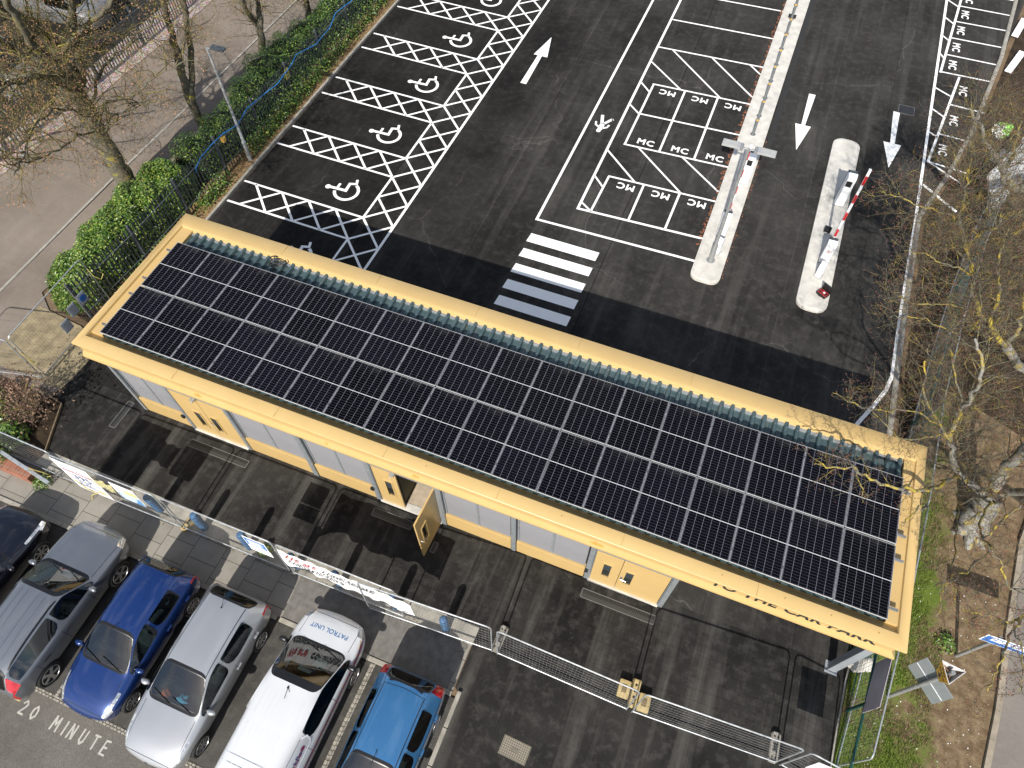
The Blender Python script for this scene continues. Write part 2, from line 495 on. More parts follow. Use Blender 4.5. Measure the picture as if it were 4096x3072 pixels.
# rails and solar panels
for y in (.30, 1.46, 2.08, 3.22):
    rl = MB(); rl.box(-.18, 20.9, y - .022, y + .022, 4.012, 4.065)
    rl.box(-.18, 20.9, y - .030, y - .022, 4.012, 4.03)
    for i in range(37): rl.box(-.02 + i * .554 + .16, -.02 + i * .554 + .22, y - .03, y + .03, 3.885, 4.012)
    bpart(rl, 'mounting_rail', M['steel'])
pm = MB(); pm.box(.0065, PW - .0065, .0075, PL - .0085, 4.075, 4.1055)
pf = MB()
for b in ((0, PW, 0, .007), (0, PW, PL - .008, PL), (0, .006, .007, PL - .008), (PW - .006, PW, .007, PL - .008)):
    pf.box(b[0], b[1], b[2], b[3], 4.07, 4.108)
first = pm.build('solar_panel', M['cells'], bld); pfo = pf.build('frame', M['pframe'], first)
first.matrix_parent_inverse = BI
for r_ in range(2):
    for c_ in range(18):
        q = first if (r_ == 0 and c_ == 0) else copy_tree(first, bld)
        if q is not first: q.matrix_parent_inverse = BI
        q.location = (c_ * 1.15 + rnd.uniform(-.002, .002), .005 + r_ * 1.79, 0)
        q.rotation_euler = (rnd.uniform(-.001, .001), rnd.uniform(-.0008, .0008), rnd.uniform(-.0006, .0006))
cl = MB(); cl.bbox(-.012, .012, -.03, .03, 4.10, 4.122, .003)
c0 = cl.build('clamp', M['steel'], bld); c0.matrix_parent_inverse = BI
k = 0
for y in (.30, 1.46, 2.08, 3.22):
    for i in range(1, 18):
        q = c0 if k == 0 else c0.copy()
        if k: COL.objects.link(q); q.parent = bld; q.matrix_parent_inverse = BI
        q.location = (i * 1.15 - .007, y, 0); k += 1
cb = MB()
for i in range(3):
    cb.tube([(3.05 + .25 * math.cos(a * .6 + i), 3.95 + .08 * i + .12 * math.sin(a * .6 + i), 3.91 + .03 * i + .04 * math.sin(a)) for a in range(9)], .018, 6)
bpart(cb, 'cable_loop', M['black'])

# walls -----------------------------------------------------------------
wl = MB()
T = .12
def wallbox(x0, x1, z0, z1): wl.box(x0, x1, WALL, WALL + T, z0, z1)
wl.box(-.50, -.38, WALL + .10, 4.30, 0, 3.28)                      # left gable
wl.box(-.38, 16.50, 4.18, 4.30, 0, 3.28)                           # rear
wl.box(16.38, 16.50, WALL + .12, 4.18, 0, 3.28)                    # right end
for x0, x1 in ((-.38, 1.36), (3.50, 5.68), (5.85, 7.82), (10.08, 12.09), (12.22, 14.25)):
    wallbox(x0, x1, 2.78, 3.28)
for x0, x1 in ((1.36, 3.50), (7.82, 10.08), (14.25, 16.38)): wallbox(x0, x1, 2.53, 3.28)
bpart(wl, 'wall', M['yellow'])
for x0, x1 in ((-.36, 1.35), (3.51, 5.66), (5.87, 7.81), (10.09, 12.07), (12.24, 14.23)):
    p = MB(); p.bbox(x0, x1, WALL - .035, WALL + .1, .0, .76, .012)
    bpart(p, 'plinth_panel', M['yellow'])
    mid = (x0 + x1) / 2 + .02
    for a, b in ((x0 + .06, mid - .035), (mid + .035, x1 - .03)):
        lv = MB()
        nr = 26
        for i in range(nr):                                        # horizontal ribs of the corrugated cladding
            z0 = .775 + i * .077; z1 = z0 + .077
            pr = [(0, z0), (-.028, z0 + .02), (-.028, z0 + .055), (0, z1)]
            for (d0, za), (d1, zb) in zip(pr[:-1], pr[1:]):
                lv.face([(a, WALL + .05 + d0, za), (b, WALL + .05 + d0, za), (b, WALL + .05 + d1, zb), (a, WALL + .05 + d1, zb)])
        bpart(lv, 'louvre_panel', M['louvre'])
    ms = MB(); ms.box(mid - .032, mid + .032, WALL + .012, WALL + .10, .765, 2.78)
    ms.box(x0 + .01, x0 + .055, WALL + .012, WALL + .10, .765, 2.78)
    bpart(ms, 'cladding_frame', M['galv'])
    bk = MB(); bk.box(x0, x1, WALL + .085, WALL + .12, .76, 2.78); bpart(bk, 'backing_sheet', M['dark'])
for x0, x1 in ((-.50, -.38), (1.36, 1.47), (3.38, 3.50), (5.68, 5.85), (7.82, 7.97), (9.92, 10.08), (12.09, 12.22), (14.25, 14.38), (16.37, 16.50)):
    p = MB(); w = x1 - x0                                          # open galvanised channel
    p.box(x0, x1, WALL - .06, WALL - .052, 0, 3.27); p.box(x0, x0 + .010, WALL - .052, WALL + .09, 0, 3.27)
    p.box(x1 - .010, x1, WALL - .052, WALL + .09, 0, 3.27)
    if x0 > 3: p.box(x0 + .3 * w, x1 - .3 * w, WALL - .066, WALL - .060, .2, 3.0)
    bpart(p, 'post', M['galv'])
for x in (1.33, 7.80, 14.26):
    p = MB(); p.bbox(x - .03, x + .07, WALL - .13, WALL - .062, .72, .86, .01); bpart(p, 'lock_box', M['black'])

def door_leaf(name, w, h, wx, wz0, wz1, handle_side, label=None, handle=True):
    """leaf in its own frame: hinge edge at x = 0, front towards -y"""
    d = MB(); y0, y1 = -.022, .022
    wxa, wxb = wx - .10, wx + .10
    for b in ((0, wxa, 0, h), (wxb, w, 0, h), (wxa, wxb, 0, wz0), (wxa, wxb, wz1, h)):
        d.box(b[0], b[1], y0, y1, b[2], b[3])
    for (a0, a1, b0_, b1) in ((wxa - .045, wxb + .045, wz0 - .05, wz0), (wxa - .045, wxb + .045, wz1, wz1 + .05),
                              (wxa - .045, wxa, wz0, wz1), (wxb, wxb + .045, wz0, wz1)):
        d.box(a0, a1, y0 - .018, y0 - .0005, b0_, b1); d.box(a0, a1, y1 + .0005, y1 + .018, b0_, b1)
    o = bpart(d, 'door', M['yellow'])
    if label: o['label'] = label
    g_ = MB(); g_.box(wxa, wxb, -.006, .006, wz0, wz1, 0)
    n = 8
    for i in range(n):
        z = wz1 - .03 - i * (wz1 - wz0) * .5 / n
        g_.box(wxa + .008, wxb - .008, -.016, -.0075, z - .008, z + .008, 1)
    g_.build('window', [M['glassdark'], M['greyplastic']], o)
    if handle:
        hb = MB(); hx = w - .07 if handle_side > 0 else .07
        hb.bbox(hx - .025, hx + .025, -.034, -.0225, .92, 1.12, .004); hb.tube([(hx, -.034, 1.05), (hx, -.085, 1.05), (hx - .14 * handle_side, -.09, 1.04)], .011, 6)
        hb.tube([(hx, .0225, 1.05), (hx, .085, 1.05), (hx - .14 * handle_side, .09, 1.04)], .011, 6)
        hb.build('handle', M['steel'], o)
    return o
t = NT('dark_door_glass'); t.col((.015, .018, .016)); t.set(.08, spec=.6); M['glassdark'] = t.mat
def set_door(o, hx, yy, z, rz):
    o.location = (hx, yy, z); o.rotation_euler = (0, 0, rz); o.matrix_parent_inverse = BI
DY = WALL - .02
set_door(door_leaf('door', .92, 2.36, .58, .52, 1.38, 1, handle=False), 1.50, DY, .06, 0)
set_door(door_leaf('door', .92, 2.36, .10 + .12, .52, 1.38, -1), 2.435, DY, .06, 0)
set_door(door_leaf('door', .72, 2.36, .42, .66, 1.62, 1, handle=False), 8.02, DY, .06, 0)
# the open leaf is hinged on its right edge and stands square to the wall
o = door_leaf('door', 1.12, 2.36, .80, .66, 1.62, 1, 'yellow door leaf standing wide open')
set_door(o, 9.89, WALL - .03, .06, R(-91.5))
set_door(door_leaf('door', .70, 2.36, .36, .66, 1.62, 1, handle=False), 14.42, DY, .06, 0)
set_door(door_leaf('door', 1.19, 2.36, .24, .66, 1.62, -1), 15.135, DY, .06, 0)
for x0, x1 in ((1.475, 3.375), (7.98, 9.91), (14.39, 16.36)):
    fr = MB()
    fr.box(x0, x1, WALL - .055, WALL + .09, 2.435, 2.525); fr.box(x0, x0 + .018, WALL - .05, WALL + .09, .06, 2.434); fr.box(x1 - .018, x1, WALL - .05, WALL + .09, .06, 2.434)
    bpart(fr, 'door_frame', M['galv'])
    th = MB(); th.bbox(x0 - .02, x1 + .02, WALL - .10, WALL + .14, 0, .052, .01); bpart(th, 'threshold', M['concrete'])
    if x0 < 12:
        cl_ = MB(); cx = x0 + (.98 if x0 < 5 else .74)
        cl_.bbox(cx - .07, cx + .07, WALL - .16, WALL - .056, 2.45, 2.52, .01); cl_.tube([(cx, WALL - .12, 2.45), (cx - .05, WALL - .2, 2.36), (cx - .03, WALL - .07, 2.33)], .008, 5)
        bpart(cl_, 'door_closer', M['galv'])
# what shows through the open door
rm = MB(); rm.box(8.60, 8.68, WALL + .13, 4.17, .05, 3.26, 1); rm.box(8.69, 16.37, WALL + .15, 4.17, .02, .05, 0)
rm.box(8.69, 16.37, 3.9, 3.96, .06, 3.26, 1)
bpart(rm, 'room_lining', [M['woodfloor'], plain('olive_wall', (.16, .15, .09), .8)])
nb = MB(); nb.box(8.682, 8.70, .45, .95, 1.9, 2.3); bpart(nb, 'notice_board', plain('notice_paper', (.62, .56, .38), .8))
pp = MB(); pp.tube([(9.5, .8, .075), (9.2, 1.0, .075), (9.3, 1.5, .075), (9.75, 1.7, .075)], .02, 6); bpart(pp, 'floor_pipe', M['steel'])
# canopy columns
for x, y in ((20.93, -.20), (20.93, 4.20)):
    c = MB(); c.bbox(x, x + .20, y, y + .20, 0, 3.275, .012); c.box(x - .06, x + .26, y - .06, y + .26, 0, .014); bpart(c, 'column', M['steelgrey'] if 'steelgrey' in M else M['galv'], smooth=False)
# ================================================================== THE GROUND
def sheet(name, poly, z, mat, z0=None, kind='structure'):
    mb = MB(); a = sum(p[0] * q[1] - q[0] * p[1] for p, q in zip(poly, poly[1:] + poly[:1]))
    poly = poly if a > 0 else poly[::-1]
    if z0 is None: mb.face([(x, y, z) for x, y in poly])
    else: mb.prism(poly, z0, z)
    return tag(mb.build(name, mat), kind=kind)
def rect(x0, x1, y0, y1): return [(x0, y0), (x1, y0), (x1, y1), (x0, y1)]

sheet('ground', rect(-90, 110, -60, 160), -.06, M['earth'])
sheet('car_park_surface', [(-3.40, .0), (-3.24, 24), (-2.95, 48), (27.6, 48), (24.35, 29.4), (23.4, 23.4), (21.78, 17.6), (21.78, 0)], 0, M['asphalt'])
sheet('forecourt_surface', [(-3.4, -.002), (-3.9, -2.55), (12.09, -2.55), (12.09, -4.15), (12.31, -4.3), (12.31, -14), (21.1, -14), (21.38, -2.3), (21.5, -.002)], 0, M['fore'])
sheet('concrete_apron', rect(-4.3, 12.09, -3.05, -2.552), .004, plain('stained_concrete', (.36, .34, .29), .9, var=.35, scale=2.2, bump=.3))
sheet('pavement', rect(-12, 12.07, -4.27, -3.052), 0.0, M['slab'])
tarp = [(7.0, -4.268), (11.9, -4.268), (12.0, -3.053), (6.9, -3.053)]
sheet('pavement_tarmac_patch', tarp, .005, plain('grey_tarmac_patch', (.17, .16, .145), .9, var=.25, scale=5, bump=.4, bscale=110))
sheet('bay_surface', rect(-12, 12.2, -8.10, -4.40), -.012, M['patch'])
sheet('road', rect(-30, 12.2, -30, -8.22), -.014, M['road'])
for x0, x1, w in ((-12, 6.95, 1), (6.98, 12.08, 1)):
    kb = MB(); x = x0
    while x < x1 - .05:
        xe = min(x + .9, x1); kb.bbox(x, xe - .008, -4.395, -4.272, -.1, .035, .012); x = xe
    tag(kb.build('kerb', M['kerb']), kind='structure')
kb = MB(); y = -4.2
while y > -14:
    kb.bbox(12.2, 12.31, y - .9, y - .01, -.1, .09, .012); y -= .91
tag(kb.build('kerb', M['kerb']), kind='structure')
# granite setts: along the road edge and between two bays
sm = NT('granite_setts'); 
inf = sm.noise(9, 2); sm.col(sm.mix(sm.mapr(inf, .35, .65), (.17, .155, .13), (.33, .305, .26))); sm.set(.8); sm.bump(sm.noise(45, 3), .5, .01)
mb = MB(); x = -6.0
while x < 12.1:
    for r_ in (0, 1):
        mb.bbox(x + .055 * r_, x + .055 * r_ + .098, -8.215 + r_ * .062, -8.215 + r_ * .062 + .054, -.06, .0 + rnd.uniform(-.004, .004), .012)
    x += .112
y = -4.42
while y > -8.1:
    mb.bbox(9.80, 9.88, y - .105, y, -.06, .002 + rnd.uniform(-.004, .004), .014); mb.bbox(9.885, 9.93, y - .085, y + .02, -.06, -.004, .012); y -= .115
for x in (2.62, 5.0, 7.4):
    y = -7.7
    while y > -8.1: mb.bbox(x, x + .09, y - .105, y, -.06, rnd.uniform(-.006, .0), .014); y -= .115
tag(mb.build('sett_strip', sm.mat), kind='structure')

# left: footway, lane, gravel strip, dark yard beyond
lane = [(-8.44, -2), (-8.3, 11), (-8.0, 24), (-7.6, 60), (-11.2, 60), (-11.9, 18.4), (-12.3, 10.2), (-13.2, -2)]
sheet('lane_surface', lane, -.03, M['lane'])
sheet('footway', [(-8.32, -2), (-8.18, 11), (-7.9, 24), (-7.5, 60), (-5.6, 60), (-6.2, 24), (-6.4, 9), (-6.9, 2.4), (-5.6, 1.5), (-3.42, 1.5), (-3.42, 0), (-3.9, -2)], -.022, M['lane'])
kb = MB(); pts = [(-8.42, -2), (-8.38, 2), (-8.36, 8), (-8.25, 12), (-8.12, 20), (-7.7, 48)]
for (xa, ya), (xb, yb) in zip(pts[:-1], pts[1:]): kb.prism([(xa, ya), (xa + .10, ya), (xb + .10, yb), (xb, yb)], -.05, -.004)
tag(kb.build('kerb', M['kerb']), kind='structure')
sheet('sandy_paving', [(-6.6, -.6), (-3.45, -.6), (-3.42, 1.2), (-4.6, 1.7), (-6.6, 1.9)], -.012, plain('sandy_paving', (.30, .24, .14), .9, var=.35, scale=2.6, bump=.3))
sheet('yard', rect(-60, -13.0, -6, 70), -.045, M['darkearth'])
gv = NT('pink_gravel'); vo = gv.n('ShaderNodeTexVoronoi', feature='F1'); vo.inputs['Scale'].default_value = 16
gv.l(gv.tc.outputs['Object'], vo.inputs['Vector'])
gv.col(gv.mix(gv.mapr(gv.noise(9, 4, .7), .35, .65), gv.mix(.35, (.42, .33, .29), vo.outputs['Color']), (.20, .14, .11))); gv.set(.95); gv.bump(vo.outputs['Distance'], .9, .05)
sheet('gravel_strip', [(-13.2, -2), (-12.35, 10.2), (-11.95, 18.4), (-11.2, 60), (-13.2, 60), (-14.2, -2)], -.036, gv.mat)
# soil behind the car park kerb, and the planting strip
sheet('soil_strip', [(-4.6, 2.6), (-3.47, 2.6), (-3.47, 24), (-3.2, 60), (-5.3, 60), (-4.7, 24)], -.01, M['ochre'])
sheet('hedge_bed', [(-6.3, 2.3), (-4.4, 1.9), (-4.5, 24), (-4.8, 60), (-6.1, 60), (-6.1, 24), (-6.2, 9)], -.016, M['soil'])
def kerb_run(pts, w, h, mat, name='kerb', seg=.9):
    mb = MB()
    for a, b in zip(pts[:-1], pts[1:]):
        a = Vector((*a, 0)); b = Vector((*b, 0)); L = (b - a).length; n = max(1, round(L / seg)); d = (b - a) / n; s = Vector((-d.y, d.x, 0)).normalized() * w
        for i in range(n):
            p = a + d * i; q = a + d * (i + 1) - d.normalized() * .008
            mb.prism([(p.x, p.y), (q.x, q.y), ((q + s * .82).x, (q + s * .82).y), ((p + s * .82).x, (p + s * .82).y)], -.1, h)
            mb.prism([((p + s * .82).x, (p + s * .82).y), ((q + s * .82).x, (q + s * .82).y), ((q + s).x, (q + s).y), ((p + s).x, (p + s).y)], -.1, h - .02)
    return tag(mb.build(name, mat), kind='structure')
kerb_run([(-3.40, 4.4), (-3.39, 12), (-3.26, 24), (-2.95, 48)], .125, .085, M['kerb'])
kerb_run([(27.6, 48), (24.95, 34.8), (24.40, 29.4), (23.4, 23.4), (22.6, 20.2), (21.80, 17.6), (21.74, 12), (21.78, 4.9)], -.16, .09, M['kerb'])
kerb_run([(21.52, .75), (21.40, -.3), (21.33, -2.4), (21.1, -9)], .05, .03, M['kerb'])
# right verge, kerb and road
sheet('verge_soil', [(21.95, 5.0), (25.4, 6), (25.6, 9), (29, 20), (33, 48), (27.8, 48), (24.6, 29.4), (23.6, 23.4), (21.98, 17.6)], -.02, M['soil'])
kerb_run([(24.35, -9), (24.6, -3.5), (24.80, -1.1), (25.02, .4), (25.2, 2.4), (25.5, 5.3), (26.4, 9), (31, 22)], -.15, .08, M['kerb2'])
sheet('right_road', [(24.50, -9), (24.75, -3.5), (24.95, -1.1), (25.17, .4), (25.35, 2.4), (25.65, 5.3), (26.5, 9), (31.1, 22), (60, 22), (60, -9)], -.035,
      m_asphalt('grey_road', (.15, .135, .12), (.19, .17, .15), (.24, .215, .19), .4, .35))
# traffic islands
def island(name, outline, h=.1):
    mb = MB()
    bm = bmesh.new(); vs = [bm.verts.new((x, y, -.05)) for x, y in outline]; f = bm.faces.new(vs)
    e = bmesh.ops.extrude_face_region(bm, geom=[f]); up = [v for v in e['geom'] if isinstance(v, bmesh.types.BMVert)]
    for v in up: v.co.z = h
    top = [q for q in bm.faces if all(v.co.z > h - .01 for v in q.verts)]
    bmesh.ops.inset_region(bm, faces=top, thickness=.10, depth=0)
    top = [v for q in bm.faces if len(q.verts) == len(outline) and q.normal.z > .9 for v in q.verts]
    for v in set(top): v.co.z = h + .03
    bmesh.ops.recalc_face_normals(bm, faces=bm.faces)
    mb.addbm(bm); return tag(mb.build(name, M['concrete']), kind='structure')
def capsule(x0, x1, y0, y1, r, sk=0.0):
    o = []
    for cx, cy, a0 in ((x1 - r, y0 + r, -90), (x1 - r, y1 - r, 0), (x0 + r, y1 - r, 90), (x0 + r, y0 + r, 180)):
        for i in range(6):
            a = R(a0 + i * 18); o.append((cx + r * math.cos(a) + sk * (cy - y0), cy + r * math.sin(a)))
    return o
island('traffic_island', capsule(14.30, 15.36, 11.45, 48, .33, .006))
island('traffic_island', capsule(18.05, 19.12, 11.55, 21.1, .40, .0))
rs = MB()
for i in range(260):                                            # red-brown bedding spilt along the island edge
    y = rnd.uniform(13.2, 34); x = 14.27 + .006 * (y - 12) - abs(rnd.gauss(0, .05)); r = rnd.uniform(.02, .055)
    rs.lathe([(r, 0), (r * .6, r * .5)], 5, (x, y, .002))
for i in range(90):
    y = rnd.uniform(11.8, 20); x = 15.40 + .006 * (y - 12) + abs(rnd.gauss(0, .03)); r = rnd.uniform(.012, .035)
    rs.lathe([(r, 0), (r * .6, r * .5)], 5, (x, y, .002))
tag(rs.build('bedding_crumbs', M['mortar']), kind='stuff')
dc = MB(); dc.box(15.50, 15.74, 19.7, 46, -.03, .004); 
tag(dc.build('drainage_channel', plain('black_channel_gravel', (.022, .022, .022), .9, var=.9, scale=30, bump=.9, bscale=40)), kind='structure')
dc = MB()
for k_ in range(-2, 9): dc.prism([(1.55 + .0 * k_, 11 + 3.6 * k_), (1.72, 11 + 3.6 * k_), (1.78, 14.6 + 3.6 * k_), (1.61, 14.6 + 3.6 * k_)], -.02, .0015)

# ------------------------------------------------------------------ road markings
def lines(name, segs, w, mat, z=.004):
    mb = MB(); dz = 0
    for seg in segs:
        a, b = Vector((*seg[0][:2], 0)), Vector((*seg[1][:2], 0)); ww = seg[2] if len(seg) > 2 else w
        d = (b - a).normalized(); s = Vector((-d.y, d.x, 0)) * ww / 2
        zz = z + dz; dz = (dz + .0006) % .0042
        mb.face([(*(p.xy), zz) for p in (a - s, b - s, b + s, a + s)])
    return tag(mb.build(name, mat), kind='structure')
bth = -.0132; AX = Vector((math.cos(bth), math.sin(bth))); AY = Vector((-math.sin(bth), math.cos(bth))); B0 = Vector((2.05, 13.45))
def bp(u, v): return B0 + AX * u + AY * v                        # u along a bay (towards the aisle), v across bays
P_, HB = 3.6, 2.417
sg = []
v_lo, v_hi = -6.0, 24.6
sg.append((bp(1.30, v_lo), bp(1.30, v_hi), .10))
for k_ in range(-2, 7):
    e0, e1 = k_ * P_, k_ * P_ + HB
    if e0 > v_lo: sg.append((bp(-5.34, e0), bp(.04, e0)))
    sg.append((bp(-5.34, e1), bp(.04, e1)))
    sg.append((bp(0, max(e0, v_lo)), bp(0, e1)))
    for i in range(4):                                            # crosses between the bays
        u0, u1 = -4.8 + 1.2 * i, -4.8 + 1.2 * (i + 1)
        sg.append((bp(u0, e1), bp(u1, e1 + 1.183))); sg.append((bp(u0, e1 + 1.183), bp(u1, e1)))
n0 = -7
for i in range(-6, 22):
    v = i * 1.2
    for dv in (-1.2, 1.2): sg.append((bp(0, v), bp(1.28, v + dv)))
lines('hatch_marking', sg, .088, M['white'])
def ring_pts(cx, cy, r0, r1, a0, a1, n=22):
    o = [(cx + r1 * math.cos(R(a0 + (a1 - a0) * i / n)), cy + r1 * math.sin(R(a0 + (a1 - a0) * i / n))) for i in range(n + 1)]
    q = [(cx + r0 * math.cos(R(a0 + (a1 - a0) * i / n)), cy + r0 * math.sin(R(a0 + (a1 - a0) * i / n))) for i in range(n + 1)]
    return o, q
wm = MB()
for k_ in range(-2, 7):
    c = bp(-1.30, k_ * P_ + 1.02); Mx = Matrix.Translation((c.x, c.y, .0045)) @ Matrix.Rotation(bth + R(90), 4, 'Z')
    def F(pts): wm.face([Mx @ Vector((x, y, .0004 * (len(wm.f) % 7))) for x, y in pts])
    def bar(a, b, w):
        a, b = Vector(a), Vector(b); d = (b - a).normalized(); s = Vector((-d.y, d.x)) * w / 2; F([a - s, b - s, b + s, a + s])
    o_, q_ = ring_pts(0, 0, .41, .53, 108, 332)
    for i in range(len(o_) - 1): F([q_[i], o_[i], o_[i + 1], q_[i + 1]])
    bar((-.02, .72), (.02, -.02), .125); bar((-.03, .04), (.44, .07), .12); bar((0, .43), (.29, .43), .10)
    bar((.40, .12), (.50, -.20), .11); bar((.46, -.19), (.72, -.10), .10)
    F([(-.04 + .115 * math.cos(a), .80 + .115 * math.sin(a)) for a in [i * .5236 for i in range(12)]])
tag(wm.build('wheelchair_marking', M['white']), kind='structure')

ln = [((8.20, 12.20), (8.40, 46.0), .10), ((9.47, 13.30), (9.66, 46.0), .10), ((8.15, 12.21), (14.30, 12.36), .10), ((9.43, 13.33), (14.31, 13.55), .10),
      ((9.60, 24.60), (14.38, 24.83)), ((9.62, 26.98), (14.40, 27.18)), ((9.64, 29.40), (14.40, 29.60)), ((9.64, 31.8), (14.42, 32.0)), ((9.65, 34.2), (14.43, 34.4)), ((9.65, 36.6), (14.44, 36.8)),
      ((10.07, 21.84), (14.38, 22.02)), ((10.05, 19.66), (14.37, 19.86)), ((10.03, 17.55), (14.34, 17.75)), ((10.12, 21.84), (10.08, 17.55)), ((11.53, 21.88), (11.52, 17.62)), ((12.97, 21.94), (12.96, 17.70)),
      ((10.02, 15.49), (14.33, 15.65)), ((10.05, 15.49), (9.98, 13.35)), ((11.48, 15.55), (11.46, 13.42)), ((12.92, 15.60), (12.88, 13.48)),
      ((10.26, 24.60), (13.04, 21.99), .075), ((12.07, 24.69), (14.36, 22.53), .075), ((13.80, 24.79), (14.37, 24.26), .075), ((9.58, 23.39), (11.31, 21.91), .075),
      ((9.56, 21.77), (10.10, 21.23), .075), ((9.55, 20.10), (10.06, 19.66), .075), ((10.66, 17.56), (12.93, 15.62), .075), ((12.47, 17.66), (14.30, 16.22), .075),
      ((9.52, 16.96), (11.08, 15.56), .075), ((9.51, 15.31), (10.02, 14.80), .075), ((9.50, 13.71), (9.96, 13.39), .075)]
lines('bay_marking', ln, .085, M['white'])
rl = [((21.80, 46.0), (21.66, 24.0), .11), ((21.66, 24.0), (21.63, 17.2), .11), ((21.63, 17.2), (21.55, 12.2), .12), ((21.55, 12.2), (21.55, 9.8), .12), ((21.55, 9.85), (21.42, 9.2), .12), ((21.44, 9.25), (21.18, 8.6), .12), ((21.20, 8.65), (20.70, 7.55), .12),
      ((22.95, 41.0), (21.85, 27.38), .10), ((21.80, 27.45), (24.02, 27.50)), ((22.66, 27.35), (21.80, 21.0), .10), ((21.78, 21.07), (23.33, 20.90)), ((21.81, 21.07), (23.16, 20.17)), ((21.72, 19.60), (23.05, 18.50), .12)]
for (xa, ya), (xb, yb) in (((22.03, 28.88), (24.28, 28.89)), ((22.12, 30.33), (24.39, 30.38)), ((22.25, 31.80), (24.59, 31.87)), ((22.38, 33.24), (24.73, 33.27)), ((22.5, 34.7), (24.95, 34.7)), ((22.6, 36.2), (25.1, 36.2)),
                           ((22.36, 25.18), (23.80, 25.11)), ((22.04, 23.00), (23.38, 22.94)),
                           ((21.70, 26.18), (22.38, 25.77)), ((21.68, 24.62), (22.20, 24.22)), ((21.66, 23.00), (22.05, 22.77)), ((21.7, 28.9), (21.95, 28.5)), ((21.7, 30.4), (22.08, 30.0)), ((21.72, 32.0), (22.2, 31.5)), ((21.74, 33.6), (22.32, 33.1))):
    rl.append(((xa, ya), (xb, yb)))
lines('bay_marking', rl, .08, M['white'])
mb = MB()
for y0, y1 in ((11.02, 11.46), (10.24, 10.66), (9.42, 9.86), (8.62, 9.06), (7.83, 8.27)): mb.face([(8.23, y0, .004), (10.93, y0, .004), (10.95, y1, .004), (8.27, y1, .004)])
tag(mb.build('zebra_crossing', M['white']), kind='structure')
mb = MB()
def arrow(tip, ba, bb, sa, sb, ta, tb):
    mb.face([(*p, .004) for p in (ba, bb, tip)]); mb.face([(*p, .004) for p in (ta, tb, sb, sa)])
arrow((4.71, 23.49), (4.40, 21.95), (5.06, 21.95), (4.60, 21.95), (4.80, 21.95), (4.59, 19.77), (4.86, 19.77))
arrow((16.72, 19.80), (17.05, 21.48), (16.40, 21.48), (16.80, 21.48), (16.65, 21.48), (16.90, 23.70), (16.62, 23.70))
arrow((20.36, 20.10), (20.70, 21.67), (19.99, 21.67), (20.44, 21.67), (20.26, 21.67), (20.44, 23.82), (20.17, 23.82))
tag(mb.build('arrow_marking', M['white']), kind='structure')
mb = MB()
def gtext(t_, x, y, s, rz, sx=1.0, bold=.0, mbx=None):
    text_faces(mbx or mb, t_, s, Matrix.Translation((x, y, .0045)) @ Matrix.Rotation(R(rz), 4, 'Z') @ Matrix.Translation((0, -.35 * s, 0)), 0, 0, bold, 1.15, sx)
for x in (10.85, 12.28, 13.72): gtext('MC', x, 21.45 + .04 * (x - 10.8), .46, 180, 1.0, .014); gtext('MC', x, 17.98 + .04 * (x - 10.8), .46, 0, 1.0, .014)
for x in (10.85, 12.25, 13.68): gtext('MC', x, 15.14 + .04 * (x - 10.8), .46, 180, 1.0, .014)
for x, y in ((22.33, 28.15), (22.40, 29.62), (22.52, 31.1), (22.64, 32.55), (22.76, 34.0), (22.90, 35.5), (22.88, 26.35), (22.62, 24.1), (22.32, 22.0)): gtext('MC', x, y, .46, -90, 1.0, .014)
tag(mb.build('bay_lettering', M['white']), kind='structure')
mb = MB()
def bar3(a, b, w):
    a, b = Vector(a), Vector(b); d = (b - a).normalized(); s = Vector((-d.y, d.x)) * w / 2
    mb.face([(*p, .0045) for p in (a - s, b - s, b + s, a + s)])
hx, hy = 8.82, 17.95                                                # walking figure, head towards the building
mb.face([(hx - .02 + .10 * math.cos(a), hy + .02 + .10 * math.sin(a), .0045) for a in [i * .6283 for i in range(10)]])
bar3((hx, hy + .1), (hx + .02, hy + .55), .2); bar3((hx - .02, hy + .5), (hx - .16, hy + 1.05), .13); bar3((hx + .05, hy + .5), (hx + .32, hy + .93), .12); bar3((hx + .30, hy + .93), (hx + .36, hy + .86), .10)
bar3((hx - .06, hy + .25), (hx - .25, hy + .36), .09); bar3((hx - .24, hy + .34), (hx - .29, hy + .56), .08); bar3((hx + .08, hy + .22), (hx + .26, hy + .34), .09); bar3((hx + .25, hy + .32), (hx + .30, hy + .52), .08)
tag(mb.build('walkway_marking', M['white']), kind='structure')
mb = MB()                                                           # hand painted words by the bays
ST = {'2': [(0, .8), (.25, 1), (.5, .8), (.45, .55), (0, 0), (.55, .02)], '0': [(.3, 1), (.05, .7), (.05, .3), (.3, 0), (.55, .3), (.55, .7), (.3, 1)], 'M': [(0, 0), (.08, 1), (.35, .4), (.62, 1), (.7, 0)],
      'I': [(.1, 0), (.1, 1)], 'N': [(0, 0), (.03, 1), (.5, 0), (.53, 1)], 'U': [(0, 1), (.02, .25), (.25, 0), (.5, .25), (.52, 1)], 'T': [(0, 1), (.6, 1), (.3, 1), (.3, 0)], 'E': [(.5, 1), (0, 1), (0, .5), (.4, .5), (0, .5), (0, 0), (.5, 0)],
      'A': [(0, 0), (.3, 1), (.6, 0), (.5, .35), (.1, .35)], 'X': [(0, 0), (.5, 1), (.25, .5), (0, 1), (.5, 0)]}
